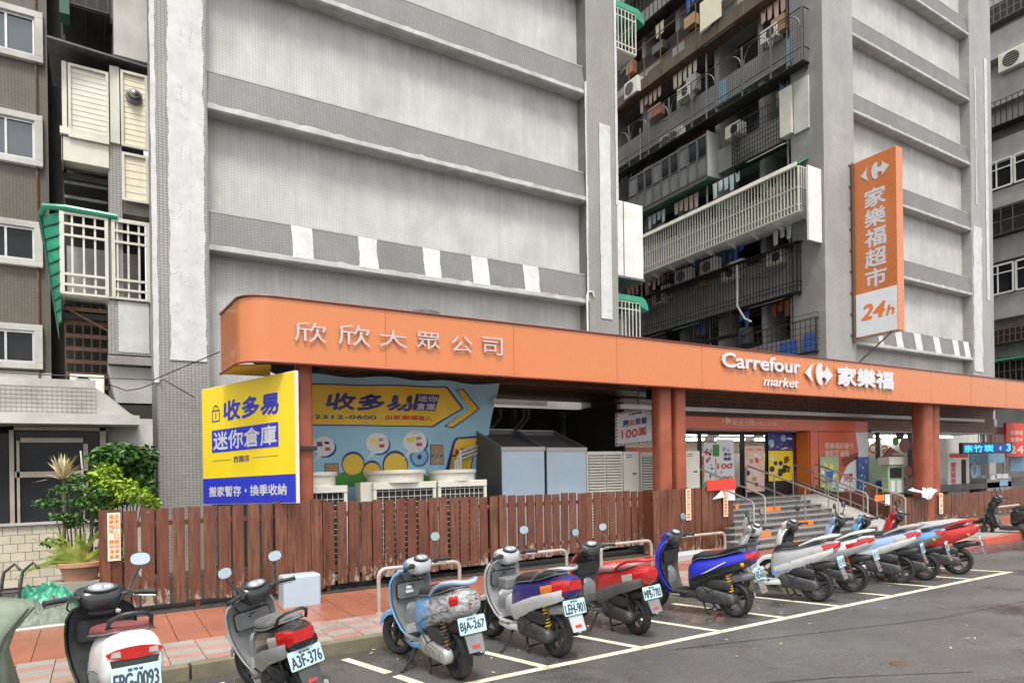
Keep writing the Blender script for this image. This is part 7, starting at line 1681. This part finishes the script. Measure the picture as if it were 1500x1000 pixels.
# decals and wear on single machines
def decal(t, name, mat, pts, th=.002):
    mb = MB(); mb.prism(pts, (0, th, 0)); return build(mb, name, M[mat], t)
build(MB().box(.865,.869,.0,.06,.70,.73), 'sticker', M['white_print'], s3); build(MB().box(.868,.872,-.01,.07,.66,.688), 'sticker', M['white_print'], s3)
mb = MB(); mb.loft([se(.60,.35,.56,.06,16,3), se(.66,.33,.60,.085,16,3), se(.74,.34,.60,.08,16,3), se(.78,.38,.55,.05,16,3)]); mb.v = [Vector((p.x*.9, p.y*1.3, p.z)) for p in mb.v]; build(mb, 'white_tank_bag', M['white_body'], s2, True)
mb = MB(); mb.loft([se(.56,.32,.54,.10,16,4), se(.64,.31,.57,.13,16,4), se(.74,.32,.56,.12,16,4)]); mb.v = [Vector((p.x*.9, p.y*1.15, p.z)) for p in mb.v]; build(mb, 'white_storage_box', M['silver_body'], s4, True)
mb = MB(); mb.box(.60,.76,-.16,.16,.60,.72); build(mb, 'front_basket', M['gplastic'], s4, bevel=.02)
FS6 = Frame((0,.163,0), (-1,0,0)); mb = MB(); mb.prism([(.40,.150,.46),(.02,.152,.66),(.02,.152,.675),(.40,.150,.475)], (0,.003,0)); mb = MB() if 0 else mb; build(mb, 'white_stripe', M['white_print'], s6)
mb = MB(); text(mb, Frame((.75,.18,.225), (-1,0,0)), 'YAMAHA', 0, 0, .12, .02, off=.004, bold=.04); build(mb, 'lettering', M['white_print'], s6)
mb = MB(); mb.prism([(.52,.150,.33),(.28,.150,.42),(.26,.152,.47),(.50,.150,.38)], (0,.010,0)); build(mb, 'blue_stripe', M['ltblue_body'], s7)
mb = MB()
r = random.Random(4)
for k in range(40):
    x = r.uniform(-.1,.5); z = .81+.08*(.5-x)*.6; mb.lathe([(.0,.002),(.012,.001),(.013,-.01)], (x*.88, r.uniform(-.11,.11), z-.012), (0,0,1), 8)
build(mb, 'flower_print', M['red_print'], s5, kind='stuff')
# covered scooter at the left edge
c = AZ(20, 985, .1); t = thing('covered_scooter', 'scooter under a grey green cover cut by the left edge of the picture', 'scooter', (c.x-.25, c.y+.55, 0))
bx_, by_ = AY(47, 892, 5.9).x-.36, 5.9
rings = []
for k, (z, rx, ry) in enumerate(((.10,.34,.72),(.20,.31,.74),(.32,.27,.76),(.45,.24,.74),(.58,.22,.66),(.70,.21,.55),(.80,.24,.42),(.88,.31,.30),(.94,.36,.20),(.98,.33,.15),(1.01,.20,.12),(1.03,.05,.04))):
    P = []
    for q in range(140):
        a = 2*math.pi*q/140; pl_ = abs(math.sin(a*4.5+1.3*math.sin(z*3)+z*1.2))**.7; p2 = abs(math.sin(a*9.5-z*3.1))
        f = 1+(.26*pl_-.14)*(1.12-z)+.07*p2*(1.1-z); hang = .03*math.sin(a*5+1)*(k == 0)
        P.append((bx_+rx*f*math.cos(a), by_+ry*f*math.sin(a)+(z>.7)*.35*(z-.7)/.3, z+hang))
    rings.append(P)
build(MB().loft(rings), 'cover', M['cover'], t, True)
build(MB().lathe([(.15,-.05),(.205,-.04),(.215,0),(.205,.04),(.15,.05)], (bx_, by_-.62, .215), (1,0,0), 24, True), 'tyre', M['tyre'], t, True)

# ================================================================== small things
mb = MB(); r = random.Random(21)
for _ in range(150):
    y = 6.2+r.random()**2*.7 if r.random() < .6 else r.uniform(3.2, 6.2); x = r.uniform(0, 15); a = r.uniform(0, 6.28); l = r.uniform(.015, .035); d = Vector((math.cos(a)*l, math.sin(a)*l, 0)); e = Vector((-d.y, d.x, 0))*.4
    p = Vector((x, y, .008)); mb.add([p-d, p+e, p+d+Vector((0,0,.006)), p-e], [(0,1,2,3)])
build(mb, 'fallen_leaves', M['leaf_pale'], None, label='scattered small dry leaves on the wet asphalt by the kerb', cat='leaves', kind='stuff')
mb = MB()
for _ in range(60):
    x = r.uniform(0, 13); y = r.uniform(7.2, 9.6); a = r.uniform(0, 6.28); l = r.uniform(.01, .025); d = Vector((math.cos(a)*l, math.sin(a)*l, 0)); e = Vector((-d.y, d.x, 0))*.5; p = Vector((x, y, .137)); mb.add([p-d, p+e, p+d, p-e], [(0,1,2,3)])
build(mb, 'pavement_litter', M['trunk'], None, label='tiny leaf litter scattered over the red paving', cat='litter', kind='stuff')
# cables and pipes over the side elevation of block 2
for k, (y, z0, z1) in enumerate(((17.2, 7, 24), (21.5, 6, 22), (26.0, 6, 20))):
    mb = MB(); mb.tube([(24.45, y, z0), (24.42, y+.05, (z0+z1)/2), (24.45, y, z1)], .04, 6); build(mb, 'waste_pipe', M['louvre_grey'], B2, True)
for k in range(6):
    y = 17.5+k*1.9; z = 10.3+3.13*(k % 4); mb = MB(); mb.tube([(24.5, y, z), (24.3, y+.7, z-.25-.1*(k % 3)), (24.4, y+1.7, z-.05)], .015, 4); build(mb, 'wire', M['black_print'], B2)
# refrigerant pipes in the equipment bay
t = thing('pipe_bundle', 'bundle of insulated white pipes running behind the outdoor units', 'pipes', (5.5, 12.0, .5))
for k in range(3):
    mb = MB(); mb.tube([(6.15+k*.06, 12.0, 1.3), (6.2+k*.06, 12.1, 2.2+.1*k), (7.6, 12.6, 2.6+.07*k), (9.6, 13.2, 2.7+.07*k)], .03, 8); build(mb, 'pipe', M['white_metal'], t, True)

# clutter on the open balconies of block 2 and block 3
r = random.Random(77)
for k in range(6):
    zs = 9.35+3.13*k-2.0
    for j in range(7):
        y = 17.0+j*2.35+r.uniform(-.3,.3); c_ = r.random()
        if c_ < .35:
            mb = MB(); mb.prism([(24.5, y, zs+1.75), (23.85, y, zs+1.45), (23.85, y+1.7, zs+1.45), (24.5, y+1.7, zs+1.75)], (0,0,.02)); build(mb, 'awning', M[r.choice(['green_sheet','grey_iron','rust_iron','paper'])], B2)
        if c_ > .3:
            mb = MB()
            for q in range(r.randint(2, 5)): yy = y+q*.32; h = r.uniform(.35,.75); mb.prism([(24.3, yy, zs+1.5), (24.3, yy+.26, zs+1.5), (24.33, yy+.24, zs+1.5-h), (24.28, yy+.02, zs+1.5-h)], (.015,0,0))
            build(mb, 'laundry', M[r.choice(['white_print','ltblue_print','pink_print','dblue_print','brown_print','paper'])], B2, kind='stuff')
        if c_ > .5:
            mb = MB(); w_ = r.uniform(.4,.9); mb.box(24.2, 24.55, y, y+w_, zs+.1, zs+.1+r.uniform(.3,.8)); build(mb, 'stored_box', M[r.choice(['tan','cream','louvre_grey','terracotta','grey_iron'])], B2)
        if r.random() < .5:
            mb = MB(); mb.box(24.1, 24.55, y+.3, y+1.1, zs-.05, zs+.5); o_ = build(mb, 'condenser', M['ac'], B2, bevel=.01); mb = MB(); SF(24.095).disc(mb, -(y+.62), zs+.22, .2, .002, n=16); build(mb, 'fan_opening', M['dark'], o_)
